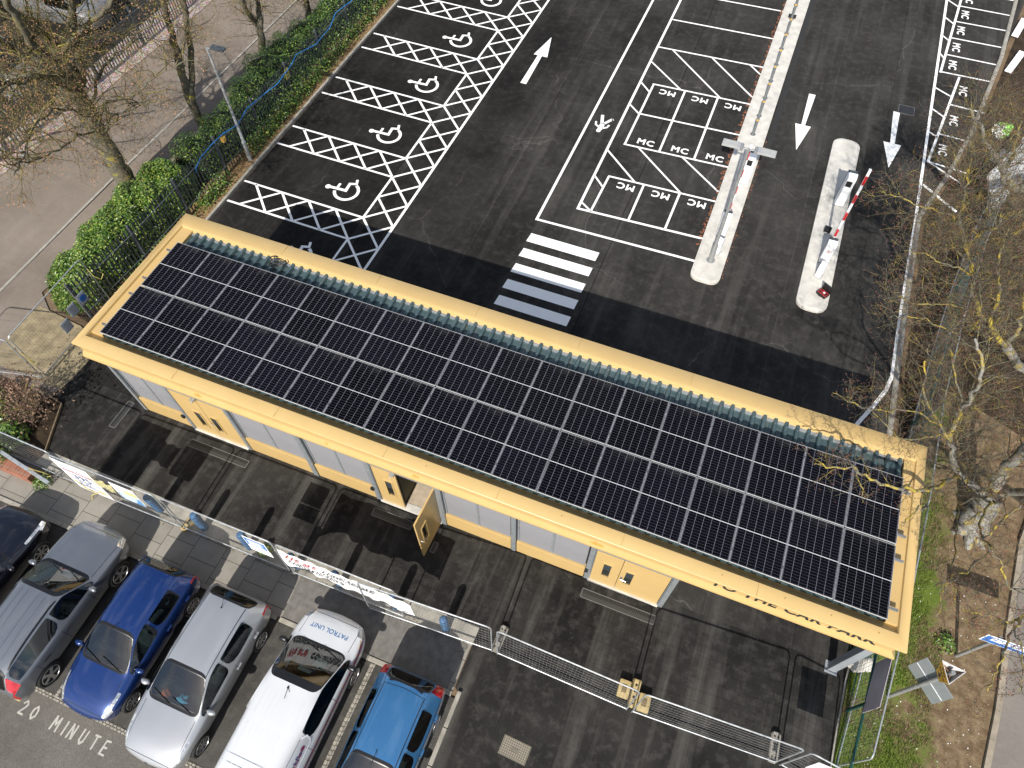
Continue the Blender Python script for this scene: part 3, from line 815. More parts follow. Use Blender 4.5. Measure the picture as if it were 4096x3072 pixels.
def hand(word, x, y, h, adv, slope=-.02):
    for ch in word:
        if ch != ' ':
            p = [Vector((x + px * h * .78 + rnd.uniform(-.006, .006), y + py * h + slope * 0 + rnd.uniform(-.008, .008))) for px, py in ST[ch]]
            for a, b in zip(p[:-1], p[1:]): bar3(a - (b - a).normalized() * .015, b + (b - a).normalized() * .015, rnd.uniform(.038, .052))
        x += adv * (.55 if ch == 'I' else 1)
hand('20 MINUTE', 2.02, -8.78, .31, .335); hand('MAX', 5.05, -9.26, .31, .38)
for v in range(len(mb.v)): mb.v[v] = (mb.v[v][0], mb.v[v][1], -.0095 + .0006 * ((v // 4) % 9))
tag(mb.build('bay_lettering', M['worn']), kind='structure')
lines('lane_line', [((1.18, -8.52), (1.88, -8.54), .05), ((-.2, -8.49), (.55, -8.51), .05), ((-1.6, -8.47), (-.85, -8.49), .05), ((3.9, -9.5), (4.0, -9.5), .08)], .05, M['cream'], -.009)

# channel gratings, covers
def grate(x, y, L, W, rz, label, name='channel_drain', mat=None, grp='narrow channel drains in the forecourt'):
    mb = MB(); mb.box(-L / 2, L / 2, -W / 2, W / 2, -.03, .006, 0)
    for a in (-1, 1): mb.box(-L / 2, L / 2, a * W / 2 - .012, a * W / 2 + .012, -.03, .010, 1)
    for a in (-1, 1): mb.box(a * L / 2 - .012, a * L / 2 + .012, -W / 2 + .0125, W / 2 - .0125, -.03, .010, 1)
    o = mb.build(name, [mat or M['grate'], plain('dull_grate_frame', (.14, .14, .13), .7)]); o.location = (x, y, 0); o.rotation_euler = (0, 0, rz)
    return tag(o, label, 'drain', grp)
grate(2.58, -.70, 2.08, .24, 0, 'channel drain in front of the leftmost pair of yellow doors')
grate(8.52, -.63, 1.26, .25, 0, 'channel drain in front of the door that stands open')
grate(15.38, -.63, 2.08, .25, 0, 'channel drain in front of the rightmost pair of yellow doors')
grate(-1.06, -.66, .98, .22, R(90), 'short channel drain running away from the left corner of the building')
grate(20.68, 24.1, .64, .58, 0, 'square black gully grate in the exit lane beside the arrow tail', 'gully_grate', M['gully'], None)
grate(10.02, -.97, .30, .14, R(90), 'small grate tucked beneath the open yellow door', 'floor_grate', M['grate'], None)
mb = MB(); mb.box(-.33, .33, -.2, .2, -.03, .006, 0)
for a in (-1, 1): mb.box(-.36, .36, a * .215 - .015, a * .215 + .015, -.03, .008, 1); mb.box(a * .345 - .015, a * .345 + .015, -.1995, .1995, -.03, .008, 1)
mb.box(-.09, .09, -.05, .05, .0062, .012, 1)
o = mb.build('manhole_cover', [M['manhole'], plain('manhole_frame', (.20, .18, .14), .8, .2)]); o.location = (14.05, -4.93, 0); o.rotation_euler = (0, 0, R(-2))
tag(o, 'rusty rectangular manhole cover in the dark forecourt tarmac', 'manhole cover')
# ================================================================== FENCES, SIGNS, STREET FURNITURE
def heras(p0, p1, label, group='mesh fence panels round the site', H=2.22, lean=0.0, dense=False, foot0=False):
    """temporary mesh fence panel standing between two ground points; origin at p0, along local x"""
    a = Vector((*p0, 0)); b = Vector((*p1, 0)); L = (b - a).length; rz = math.atan2((b - a).y, (b - a).x)
    root = empty('mesh_fence_panel', a, rz, label, 'fence panel', group)
    fr = MB(); r = .0195; rc = .12; Lm = lambda z: lean * z
    pts = [(r, Lm(.05), .05), (r, Lm(H - rc), H - rc)] + [(rc + r - rc * math.cos(R(t)), Lm(H - rc + rc * math.sin(R(t))), H - rc + rc * math.sin(R(t))) for t in (30, 60, 90)]
    pts += [(L - q[0], q[1], q[2]) for q in reversed(pts)]
    fr.tube(pts, r, 8)
    fr.tube([(r, Lm(.16), .16), (L - r, Lm(.16), .16)], r * .9, 8)
    fr.build('frame', M['galvtube'], root, smooth=True)
    ms = MB(); n = int(L / .088); wr_ = .0014 if dense else .0021
    for i in range(1, n):
        x = i * L / n; ms.tube([(x, Lm(.16), .16), (x, Lm(H - .02), H - .02)], wr_, 3, cap=False)
    k = 9
    for i in range(1, k):
        z = .16 + (H - .18) * i / k; ms.tube([(.02, Lm(z) - .004, z), (L - .02, Lm(z) - .004, z)], wr_ * 1.3, 3, cap=False)
    ms.build('wire_mesh', M['wire'], root)
    return root
t = NT('bright_galvanised_tube'); t.col(t.mix(t.mapr(t.noise(9, 4), .35, .65), (.34, .365, .38), (.54, .56, .57))); t.set(.36, .55); M['galvtube'] = t.mat
M['wire'] = plain('galvanised_wire', (.42, .43, .44), .45, .5, .1)
LN = .04
FP = [((-4.15, -3.10), (-.42, -3.14), 'mesh fence panel at the far left, rising over the brick planter'),
      ((-.40, -3.19), (3.05, -3.14), 'mesh fence panel carrying the large white site notice'),
      ((3.17, -3.13), (6.62, -3.10), 'mesh fence panel carrying the blue notice with a blank white strip beneath'),
      ((6.72, -3.10), (10.12, -3.06), 'mesh fence panel behind the long white banner'),
      ((9.12, -3.20), (12.66, -2.99), 'mesh fence panel overlapping the end of the white banner, over pavement and forecourt'),
      ((12.78, -3.00), (16.36, -3.05), 'mesh fence panel between a grey foot and the cream plastic foot'),
      ((16.47, -3.05), (20.06, -2.86), 'mesh fence panel to the right of the cream plastic foot'),
      ((20.16, -2.86), (21.36, -3.0), 'short mesh fence panel with a white board in the lower right corner')]
for i, (a, b, lab) in enumerate(FP): heras(a, b, lab, lean=LN, dense=i < 4)
heras((-4.22, -.42), (-4.30, 2.98), 'mesh fence panel with three small boards in front of the hedge')
heras((-4.22, -.50), (-7.5, -1.3), 'mesh fence panel leading away from the left building corner')
RF = [(21.43, -2.42), (21.82, .82), (22.10, 4.25), (22.25, 7.7), (22.62, 11.1), (23.10, 14.5), (23.75, 17.9), (24.6, 21.2)]
for a, b, lab in zip(RF[:-1], RF[1:], ('mesh fence panel holding the purple grey board beside the steel column', 'mesh fence panel along the right gable of the yellow building',
      'mesh fence panel behind the far right roof corner', 'mesh fence panel at the verge beside the curved white line', 'mesh fence panel on the verge under the lichen covered branches',
      'mesh fence panel under the branches level with the ticket machine', 'mesh fence panel deep in the branches beside the grey sheeting')):
    heras(a, b, lab, 'mesh fence panels along the right verge')
def foot(x, y, rz, label, mat, L=.72, W=.23, H=.13):
    mb = MB(); M4 = Matrix.Identity(4)
    prof = [(-L / 2, -W * .32), (-L / 2 + .06, -W / 2), (L / 2 - .06, -W / 2), (L / 2, -W * .32), (L / 2, W * .32), (L / 2 - .06, W / 2), (-L / 2 + .06, W / 2), (-L / 2, W * .32)]
    mb.prism(prof, 0, H * .75); mb.prism([(p[0] * .94, p[1] * .86) for p in prof], H * .7501, H)
    for i in range(4):
        for s in (-1, 1): mb.lathe([(.024, 0), (.024, .003)], 8, (-.24 + i * .16, s * W * .18, H), 1)
    mb.bbox(-.10, .10, -.035, .035, H, H + .012, .005, 1)
    o = mb.build('fence_foot', [mat, M['rubber']]); o.location = (x, y, 0); o.rotation_euler = (0, 0, rz)
    return tag(o, label, 'fence foot', 'feet that hold up the mesh fence')
M['footgrey'] = plain('grey_recycled_plastic', (.30, .28, .24), .8, var=.3, scale=12)
M['footcream'] = plain('cream_plastic', (.52, .40, .18), .6, var=.15)
foot(12.72, -2.62, R(88), 'grey perforated fence foot nearest the patrol van, at the pavement corner', M['footgrey'])
foot(19.98, -2.52, R(92), 'grey perforated fence foot at the right hand end of the front fence', M['footgrey'])
foot(3.12, -2.9, R(80), 'cream fence foot in line with the blue bollards', M['footcream'], .6)
foot(6.68, -2.85, R(85), 'grey fence foot at the left end of the white banner', M['footgrey'], .6)
foot(21.86, .80, R(5), 'grey slotted fence foot at the front right corner of the roof', M['footgrey'])
foot(22.28, 5.0, R(5), 'grey slotted fence foot beside the right gable', M['footgrey'])
o = empty('water_filled_foot', (16.42, -2.62, 0), R(2), 'cream plastic fence foot with two raised tubs', 'fence foot')
b = MB(); b.bbox(-.11, .11, -.34, .36, 0, .15, .03)
for i in range(4): b.lathe([(.035, 0), (.035, .004)], 10, (.0, -.24 + i * .15, .15), 1)
b.build('base', [M['footcream'], M['rubber']], o)
for x, y in ((-.28, .02), (.28, -.14)):
    b = MB(); b.bbox(x - .155, x + .155, y - .22, y + .22, 0, .21, .05); b.bbox(x - .06, x + .06, y - .10, y + .10, .2105, .222, .008, 1); b.build('tub', [M['footcream'], M['darkcream'] if 'darkcream' in M else M['footcream']], o, smooth=True)

# notices and banner
def board(name, x0, x1, z0, z1, y, label, cat, th=.012):
    root = empty(name, (0, 0, 0), 0, label, cat); root.location = ((x0 + x1) / 2, y, 0)
    mb = MB(); mb.box(-(x1 - x0) / 2, (x1 - x0) / 2, -th, 0, z0, z1); return root, mb
TX = lambda x, y, z: Matrix.Translation((x, y, z)) @ Matrix.Rotation(R(90), 4, 'X')
M['signwhite'] = plain('white_sign_board', (.78, .78, .78), .5, var=.04)
M['signblue'] = plain('blue_sign_print', (.03, .17, .55), .5, var=.08)
M['navy'] = plain('navy_print', (.03, .06, .22), .5); M['signred'] = plain('red_print', (.55, .03, .04), .5)
def leanify(o, y0=-3.05, lean=LN):
    o.rotation_euler = (-lean, 0, 0)
r, mb = board('site_notice', -.62, .62, .30, 2.10, -3.21, 'large white site notice with navy and red lines and the number 395', 'sign')
r.location.x = -.02 + .25
mb.build('board', M['signwhite'], r)
tb = MB(); w = 1.24
text_faces(tb, 'ENQUIRY', .17, TX(.0, -.0145, 1.68), 0, 0, .0, 1.15)
tb.box(-.52, .55, -.0145, -.0125, 1.565, 1.61, 1); tb.box(-.56, .56, -.0145, -.0125, 1.50, 1.54, 0)
text_faces(tb, '395', .40, TX(0, -.0145, 1.12), 0, 0, .012, 1.1)
tb.box(-.56, .56, -.0145, -.0125, 1.00, 1.05, 0); text_faces(tb, '0 32', .22, TX(-.1, -.0145, .80), 0, 0, .006, 1.1)
for i, z in enumerate((.74, .68, .62, .46)): tb.box(-.52 + .1 * i, .2 + .05 * i, -.0145, -.0125, z, z + .028, 0)
tb.box(.2, .52, -.0145, -.0125, .52, .72, 2); tb.box(-.56, .56, -.0145, -.0125, .36, .375, 1)
tb.build('print', [M['navy'], M['signred'], M['cream']], r); leanify(r)
r, mb = board('beige_sheet', -.42, .42, 1.30, 1.78, -3.20, 'creased pale yellow sheet tied to the fence beside the white site notice', 'sheet')
r.location.x = 1.05
mb2 = MB(); n = 12
for i in range(n):
    for j in range(4):
        P = lambda a, b: (-.42 + .84 * a / n, .03 * math.sin(a * 1.3 + b) - .01, 1.32 + .45 * b / 4 - .16 * (a / n) * (1 - b / 4))
        mb2.face([P(i, j), P(i + 1, j), P(i + 1, j + 1), P(i, j + 1)])
mb2.build('sheet', plain('yellowed_sheet', (.50, .46, .24), .7), r); leanify(r)
r, mb = board('site_notice', -.40, .40, 1.16, 2.1, -3.215, 'blue and white notice with a tan band, hanging above the leftmost blue bollard', 'sign')
r.location.x = 1.98; mb.build('board', M['signwhite'], r); tb = MB()
tb.box(-.37, .37, -.0145, -.0125, 1.10, 1.56, 0); tb.box(-.05, .37, -.0145, -.0125, 1.62, 1.9, 1)
for i in range(5): tb.box(-.32, .1 + .04 * i, -.0165, -.0147, 1.15 + .08 * i, 1.185 + .08 * i, 2)
tb.build('print', [plain('light_blue_print', (.14, .34, .62), .5), M['cream'], M['signwhite']], r); leanify(r)
r, mb = board('site_notice', -.34, .34, 1.62, 2.15, -3.19, 'small blue notice with white lines above a blank white strip', 'sign')
r.location.x = 6.12; mb.build('board', M['signwhite'], r); tb = MB()
tb.box(-.31, .31, -.0145, -.0125, 1.65, 2.11, 0)
for i in range(5): tb.box(-.24, .26 - .05 * (i % 3), -.0165, -.0147, 1.70 + .072 * i, 1.735 + .072 * i, 1)
tb.build('print', [M['signblue'], M['signwhite']], r)
mb = MB(); mb.box(-.33, .36, -.012, 0, 1.24, 1.58); mb.build('lower_board', M['signwhite'], r); leanify(r)
r, mb = board('white_board', -.33, .33, 1.25, 2.1, -2.96, 'blank white board on the short panel at the lower right', 'board')
r.location.x = 20.72; mb.build('board', M['signwhite'], r); leanify(r)
# banner
r = empty('site_banner', (8.6, -3.17, 0), 0, 'long white banner reading We are considerate constructors', 'banner')
n, k = 60, 8; bx0, bx1 = -1.78, 1.98
def BP(a, b):
    u = a / n; x = bx0 + (bx1 - bx0) * u; zt = 2.15 - .025 * math.sin(u * 17) - (.10 * max(0, u - .8) / .2)
    zb = 1.22 + .07 * math.sin(u * 9 + .5) + .025 * math.sin(u * 41) - .25 * max(0, .12 - u) / .12 - .5 * max(0, u - .75)
    v = b / k; return Vector((x, -.012 - .018 * math.sin(u * 30 + v * 2) * (1 - v) - .012 * math.sin(u * 55 + 3 * v), zb + (zt - zb) * v))
mb = MB()
for i in range(n):
    for j in range(k): mb.face([BP(i, j), BP(i + 1, j), BP(i + 1, j + 1), BP(i, j + 1)])
tb = mb
def btext(s, x, z, size, m, bold=.006):
    n0 = len(tb.v); text_faces(tb, s, size, TX(x, -.05, z), 0, m, bold, 1.0, .92, False)
btext('We are', -1.66, 1.80, .345, 2); btext('considerate', -.52, 1.80, .345, 1); btext('constructors', -1.60, 1.47, .345, 1)
for i in range(4): btext('~ ~~ ~', 1.30 + .1 * i, 1.62 - .07 * i, .12, 2, .002)
for i, z in enumerate((1.40, 1.34)):
    for q in range(16): tb.box(-1.5 + q * .16, -1.5 + q * .16 + rnd.uniform(.07, .13), -.0505, -.05, z, z + .014, 3)
tb.tube([(1.44 + .09 * math.cos(a * .63), -.05, 1.33 + .055 * math.sin(a * .63)) for a in range(10)], .010, 4, 1, closed=True); tb.box(1.66, 1.84, -.0505, -.05, 1.27, 1.33, 1)
tb.build('sheet', [plain('white_banner_cloth', (.74, .74, .74), .7, var=.04), M['letter'], M['signred'], M['footgrey']], r, smooth=True); leanify(r)

# blue bollards behind the front fence
M['bollblue'] = plain('faded_blue_plastic', (.05, .135, .27), .5, var=.3, scale=9)
labs = ['blue bollard under the blue and white notice with the tan band', 'blue bollard second from the left behind the fence', 'blue bollard beside the weeds under the small blue notice', 'blue bollard at the left end of the white banner',
        'blue bollard under the middle of the white banner', 'blue bollard behind the torn end of the white banner', 'blue bollard tied with turquoise cord, last to the right']
b0 = None
for i, x in enumerate((2.06, 3.59, 5.13, 6.70, 8.08, 9.77, 11.26)):
    if b0 is None:
        b0 = empty('bollard', (x, -2.88, 0), 0); mb = MB(); mb.lathe([(.115, 0), (.115, .86), (.108, .93), (.085, .975), (.04, .995)], 20); mb.build('post', M['bollblue'], b0, smooth=True)
        mb = MB(); mb.lathe([(.1165, .80), (.1175, .805), (.1175, .85), (.1165, .855)], 20); mb.build('band', plain('pale_blue_band', (.10, .22, .38), .5), b0, smooth=True)
        q = b0
    else: q = copy_tree(b0)
    q.location = (x, -2.88, 0); q.rotation_euler = (rnd.uniform(-.02, .02), rnd.uniform(-.02, .02), rnd.random() * 6)
    tag(q, labs[i], 'bollard', 'blue bollards behind the front fence')
# concrete lumps and tape at the fence bottom
def tape(pts, label):
    mb = MB(); mb.tube(pts, .012, 4); o = mb.build('barrier_tape', M['tape']); return tag(o, label, 'tape')
M['tape'] = plain('yellow_tape', (.62, .52, .14), .5)
tape([(-1.9, -3.42, .5), (-1.75, -3.4, .85), (-1.45, -3.3, .6), (-1.42, -3.25, .3), (-1.6, -3.3, .2)], 'yellow tape knotted on the fence above the brick planter')
tape([(-.25, -3.2, .9), (-.05, -3.22, .5), (.2, -3.22, .42), (.35, -3.2, .45), (.1, -3.3, .3), (.0, -3.38, .03)], 'yellow tape trailing from the fence below the site notice')
tape([(-4.2, -.44, 1.5), (-4.16, -.40, 1.05), (-4.19, -.36, .8), (-4.14, -.4, .75), (-4.2, -.44, 1.1)], 'yellow tape tied round the panel joint near the left building corner')
tape([(-4.28, 2.95, 1.75), (-4.2, 2.95, 1.4), (-4.1, 3.05, 1.2), (-4.05, 3.2, 1.35), (-4.1, 3.1, 1.55)], 'yellow tape hanging from the panel corner beside the hedge')

# right hand signs --------------------------------------------------------------
pole = lambda mb, r_, h, x=0, y=0: mb.tube([(x, y, 0), (x, y, h)], r_, 12)
M['polegrey'] = plain('grey_steel_pole', (.40, .41, .41), .45, .4, .15, 8)
r = empty('pay_sign', (22.48, -.28, 0), 0, 'yellow three sided Pay Here sign on a grey pole', 'sign')
mb = MB(); mb.tube([(0, 0, 0), (0, 0, 3.24)], .048, 14); mb.lathe([(.056, 0), (.056, .05)], 14, (0, 0, 1.55)); mb.build('pole', M['polegrey'], r, smooth=True)
M['signyellow'] = plain('amber_sign_face', (.60, .34, .03), .45, var=.1)
tv = [Vector((-.23, .20, 0)), Vector((-.06, -.27, 0)), Vector((.27, .13, 0))]; tc = (tv[0] + tv[1] + tv[2]) / 3
Ht = [2.70, 3.20]
lo = [tc + (v - tc) * .45 + Vector((0, 0, Ht[0])) for v in tv]; hi = [v + Vector((0, 0, Ht[1])) for v in tv]
for i in range(3):
    j = (i + 1) % 3; nrm = (hi[j] - hi[i]).cross(lo[i] - hi[i]).normalized()
    if nrm.dot(tc + Vector((0, 0, 3)) - hi[i]) > 0: nrm = -nrm
    mb = MB(); o_ = nrm * .006
    q = [lo[i], lo[j], hi[j], hi[i]]
    mb.face([p + o_ for p in q], 0); mb.face([p - o_ for p in reversed(q)], 1)
    for a in range(4):
        b_ = (a + 1) % 4; mb.face([q[a] + o_, q[a] - o_, q[b_] - o_, q[b_] + o_], 1)
    fo = mb.build('sign_face', [M['signyellow'], M['greyback'] if 'greyback' in M else M['signwhite']], r)
    tb = MB(); ex = (hi[j] - hi[i]).normalized(); 
    if i == 0 or True:
        ez = (((hi[i] + hi[j]) - (lo[i] + lo[j])) / 2).normalized(); c_ = (hi[i] + hi[j] + lo[i] + lo[j]) / 4 + o_ * 1.3
        if ex.cross(ez).dot(nrm) < 0: ex = -ex
        Mx = Matrix((( ex.x, ez.x, nrm.x, c_.x), (ex.y, ez.y, nrm.y, c_.y), (ex.z, ez.z, nrm.z, c_.z), (0, 0, 0, 1)))
        text_faces(tb, 'Pay', .135, Mx @ Matrix.Translation((0, .115, 0)), 0, 0, .002, 1.1); text_faces(tb, 'Here', .135, Mx @ Matrix.Translation((0, -.01, 0)), 0, 0, .002, 1.1)
        tb.face([Mx @ Vector(p) for p in ((-.035, -.05, 0), (-.035, -.12, 0), (.035, -.12, 0), (.035, -.05, 0))][::1]); tb.face([Mx @ Vector(p) for p in ((-.085, -.12, 0), (0, -.20, 0), (.085, -.12, 0))])
        tb.build('print', M['letter'], fo)
mb = MB()
for v in tv: mb.tube([(0, 0, 3.1), (v.x * .85, v.y * .85, 3.12)], .010, 6)
mb.build('bracket', plain('rusty_bracket', (.35, .15, .06), .8), r)
ex = Vector((.67, -.74, 0)).normalized(); nn = Vector((.74, .67, 0)).normalized()
Mx = Matrix(((ex.x, nn.x, 0, .055 * nn.x), (ex.y, nn.y, 0, .055 * nn.y), (0, 0, 1, 0), (0, 0, 0, 1)))
M['platemetal'] = plain('grey_plate_back', (.40, .44, .455), .45, .35, .08)
for x0, x1 in ((-.46, -.015), (.0, .46)):
    mb = MB(); mb.bbox(x0, x1, 0, .018, 1.60, 2.55, .006, 0, Mx); mb.box(x0 + .02, x1 - .02, -.012, -.0005, 2.07, 2.08, 1, Mx)
    mb.build('plate', [M['platemetal'], M['signwhite']], r)
r = empty('road_sign', (24.05, 1.38, 0), 0, 'blue road sign with white border and lettering on a short grey pole', 'sign')
mb = MB(); mb.tube([(0, .03, 0), (0, .03, 2.05)], .045, 12); mb.build('pole', M['polegrey'], r, smooth=True)
mb = MB(); mb.bbox(-.32, 1.05, -.03, -.012, 1.68, 2.10, .006); mb.build('plate', M['signwhite'], r)
tb = MB(); tb.box(-.295, 1.03, -.0325, -.0305, 1.705, 2.075, 0)
tb.bbox(-.16, .30, -.0365, -.033, 1.86, 2.03, .001, 1); tb.bbox(.34, .95, -.0365, -.033, 1.86, 2.03, .001, 1)
for x0, x1, z0, z1 in ((-.09, -.03, 1.93, 1.99), (.02, .28, 1.965, 1.985), (.10, .27, 1.91, 1.93), (.42, .9, 1.965, 1.985), (.42, .9, 1.905, 1.925)): tb.box(x0, x1, -.039, -.037, z0, z1, 0)
tb.build('print', [M['signblue'], M['signwhite']], r)
# board on the side fence
r = empty('notice_board', (21.60, -.45, 0), 0, 'purple grey board hanging on the side fence by the steel column', 'board')
mb = MB(); mb.box(-.006, .006, -.80, .48, 1.12, 2.12, 0, Matrix.Rotation(R(-7), 4, 'Z')); 
bd = NT('board_back'); bd.col(bd.mix(bd.mapr(bd.noise(3, 3), .3, .7), (.40, .35, .38), (.48, .43, .46))); bd.set(.6)
mb.build('board', bd.mat, r)
# green railing at the verge edge
def green_fence(pts, label, H=1.15):
    r_ = empty('green_mesh_fence', (*pts[0], 0), 0, label, 'fence'); o0 = Vector((*pts[0], 0))
    for a, b in zip(pts[:-1], pts[1:]):
        a = Vector((*a, 0)) - o0; b = Vector((*b, 0)) - o0; L = (b - a).length; n_ = int(L / .11)
        mb = MB()
        mb.tube([a + Vector((0, 0, H)), b + Vector((0, 0, H))], .034, 6); mb.tube([a + Vector((0, 0, .12)), b + Vector((0, 0, .12))], .012, 5)
        for i in range(n_ + 1):
            p = a + (b - a) * i / n_; mb.tube([p + Vector((0, 0, .12)), p + Vector((0, 0, H))], .0035, 3, cap=False)
        for i in range(6): mb.tube([a + Vector((0, 0, .2 + i * .16)), b + Vector((0, 0, .2 + i * .16))], .003, 3, cap=False)
        mb.build('rail_panel', M['green'], r_)
        mb = MB(); mb.bbox(a.x - .03, a.x + .03, a.y - .03, a.y + .03, 0, H + .06, .006); mb.build('post', M['green'], r_)
M['green'] = plain('dark_green_coating', (.012, .085, .07), .45, var=.2)
green_fence([(21.66, .35), (21.55, -1.0), (21.40, -2.6)], 'dark green mesh fence between the steel column and the grass')
green_fence([(22.05, 5.4), (22.28, 8.1), (22.7, 11.2), (23.2, 14.4), (23.9, 17.8)], 'dark green mesh fence running under the trees on the right verge')

# traffic islands: bollards, lamp, barriers --------------------------------------
iz = .128
b0 = None
for i in range(12):
    x, y = 14.87 + .004 * i, 19.95 + 1.275 * i
    if b0 is None:
        b0 = empty('bollard', (x, y, iz)); mb = MB(); mb.lathe([(.11, 0), (.11, .012), (.057, .013), (.057, .80), (.050, .835), (.02, .85)], 16); mb.build('post', M['galvbol'] if 'galvbol' in M else M['polegrey'], b0, smooth=True)
        mb = MB(); mb.lathe([(.0585, .68), (.0595, .685), (.0595, .75), (.0585, .755)], 16); mb.build('band', M['amber'], b0, smooth=True); q = b0
    else: q = copy_tree(b0)
    q.location = (x, y, iz)
    tag(q, ('grey tube bollard nearest the twin lamp column on the pale island' if i == 0 else 'grey tube bollard with an amber band in the row along the pale island'), 'bollard', 'row of grey bollards on the long island' if i else None)
mb = MB(); mb.bbox(14.72, 15.08, 28.95, 29.2, .125, .20, .02); tag(mb.build('cover_box', M['black']), 'small dark cover box between two of the grey island bollards', 'box')
r = empty('lamp_post', (14.84, 12.5, iz), 0, 'grey lamp post with two flat heads on the long pale island', 'lamp post')
mb = MB(); mb.lathe([(.16, 0), (.16, .015), (.092, .016), (.092, .74), (.062, .80), (.056, 3.0), (.046, 5.0)], 16); mb.build('column', M['polegrey'], r, smooth=True)
mb = MB(); mb.tube([(-.26, 0, 4.98), (.26, 0, 4.98)], .03, 8)
for s in (-1, 1): mb.tube([(s * .22, -.12, 4.99), (s * .22, .14, 4.99)], .055, 10)
mb.build('bracket', M['polegrey'], r, smooth=True)
for s in (-1, 1):
    mb = MB(); mb.bbox(min(s * .26, s * .82), max(s * .26, s * .82), -.14, .16, 4.98, 5.04, .015)
    for i in range(6): mb.box(min(s * .34, s * .79), max(s * .34, s * .79), -.11 + i * .045, -.095 + i * .045, 5.041, 5.052)
    mb.build('lamp_head', M['lampgrey'] if 'lampgrey' in M else M['platemetal'], r)
def cabinet(name, x, y, w, d, h, label, cat, rz=0, slope=.06, th=.5):
    r_ = empty(name, (x, y, iz), rz, label, cat)
    mb = MB(); prof = [(-d / 2, 0), (d * .02, 0), (d * .02, h), (-d / 2, h - slope)]          # white front half
    mb.prism([(p[0], p[1]) for p in prof], -w / 2, w / 2, 0, Matrix(((0, 0, 1, 0), (1, 0, 0, 0), (0, 1, 0, 0), (0, 0, 0, 1))))
    mb.build('front_cover', M['whitemetal'], r_)
    mb = MB(); mb.bbox(-w / 2 + .01, w / 2 - .01, d * .02 + .002, d / 2, 0, h - .03, .012); mb.build('back_housing', M['greyplastic'], r_)
    mb = MB(); mb.bbox(-w / 2 - .02, w / 2 + .02, -d / 2 - .02, d / 2 + .02, -.01, .018, .004); mb.build('base_plate', M['polegrey'], r_)
    return r_
r = cabinet('ticket_machine', 18.74, 17.22, .36, .42, 1.42, 'white ticket machine with a dark back on the short island', 'ticket machine')
mb = MB(); mb.box(-.10, .10, -.2225, -.2105, .95, 1.2); mb.build('screen', M['black'], r)
r = cabinet('ticket_machine', 15.08, 17.05, .36, .36, 1.35, 'white ticket machine with a dark back on the long island', 'ticket machine')
mb = MB(); mb.box(-.10, .10, -.1925, -.1805, .9, 1.15); mb.build('screen', M['black'], r)
def barrier(x, y, label, H=4.0):
    r_ = cabinet('car_park_barrier', x, y, .32, .38, 1.0, label, 'barrier')
    seg = 8; L = H - 1.0; mb = MB(); rd = MB()
    mb.bbox(-.04, .04, .20, .295, .82, .82 + L, .008, 0)
    for i in range(4):
        z = .95 + i * L / 4 * 1.0 + .05
        rd.box(.0365, .0455, .215, .28, z, z + L * .115, 0); rd.box(-.0455, -.0365, .215, .28, z, z + L * .115, 0)
        rd.box(-.036, .036, .1965, .1995, z, z + L * .115, 0)
    b_ = mb.build('boom', M['whitemetal'], r_); rd.build('reflector', M['red'], b_)
    mb = MB(); mb.tube([(0, .10, .84), (0, .31, .84)], .07, 12); mb.build('pivot', M['polegrey'], r_, smooth=True)
    tb = MB(); ring_ = [( .07 * math.cos(a * .4), -.1925, .62 + .07 * math.sin(a * .4)) for a in range(16)]
    tb.tube(ring_, .006, 4, closed=True); tb.box(-.012, .012, -.1945, -.1915, .575, .66); tb.build('emblem', M['signred'], r_)
    return r_
barrier(18.65, 14.02, 'raised red and white barrier on the short island', 4.15)
barrier(14.90, 13.98, 'raised red and white barrier on the long island beside the lamp post', 4.0)
for x, y, lab in ((18.60, 13.20, 'low white sensor box in front of the raised barrier on the short island'), (14.97, 12.98, 'low white sensor box beside the lamp post foot on the long island')):
    r = empty('sensor_box', (x, y, iz), R(-20), lab, 'sensor box')
    mb = MB(); mb.prism([(-.12, 0), (.10, 0), (.10, .66), (-.02, .72), (-.12, .56)], -.10, .10, 0, Matrix(((0, 0, 1, 0), (1, 0, 0, 0), (0, 1, 0, 0), (0, 0, 0, 1)))); mb.build('housing', M['whitemetal'], r)
    mb = MB(); mb.bbox(-.12, .12, -.14, .14, -.01, .014, .004); mb.build('base_plate', M['polegrey'], r)
mb = MB(); mb.bbox(-.125, .125, -.10, .10, 0, .16, .02)
for i in range(5): mb.box(-.10, .10, -.085 + .035 * i, -.075 + .035 * i, .1605, .168)
o = mb.build('loudspeaker_box', M['black']); o.location = (18.56, 15.52, iz); o.rotation_euler = (0, 0, R(-8)); tag(o, 'black box sitting on the short island behind the barrier', 'box')
r = empty('tool_case', (18.86, 12.36, iz), R(-32), 'open black tool case with red foam on the short island tip', 'case')
mb = MB(); mb.bbox(-.19, .19, -.13, .13, 0, .10, .02); mb.build('tray', M['black'], r)
mb = MB(); mb.box(-.165, .165, -.105, .105, .1005, .108, 0)
for x0, x1, y0, y1, m_ in ((-.14, -.05, -.08, .0, 1), (-.02, .08, -.04, .07, 1), (.095, .145, -.08, .08, 1), (-.14, -.06, .03, .085, 1), (-.03, .06, -.085, -.055, 1), (0, .06, -.02, .045, 2)): mb.box(x0, x1, y0, y1, .1085, .1105 + .012 * (m_ == 2), m_)
mb.build('foam_insert', [M['redcase'], M['black'], M['signwhite']], r)
mb = MB(); mb.bbox(-.19, .19, .15, .20, .06, .34, .015); mb.build('lid', M['black'], r)
mb = MB(); mb.tube([(-.06, -.13, .05), (-.06, -.17, .05), (.06, -.17, .05), (.06, -.13, .05)], .012, 6); mb.build('handle', M['black'], r)

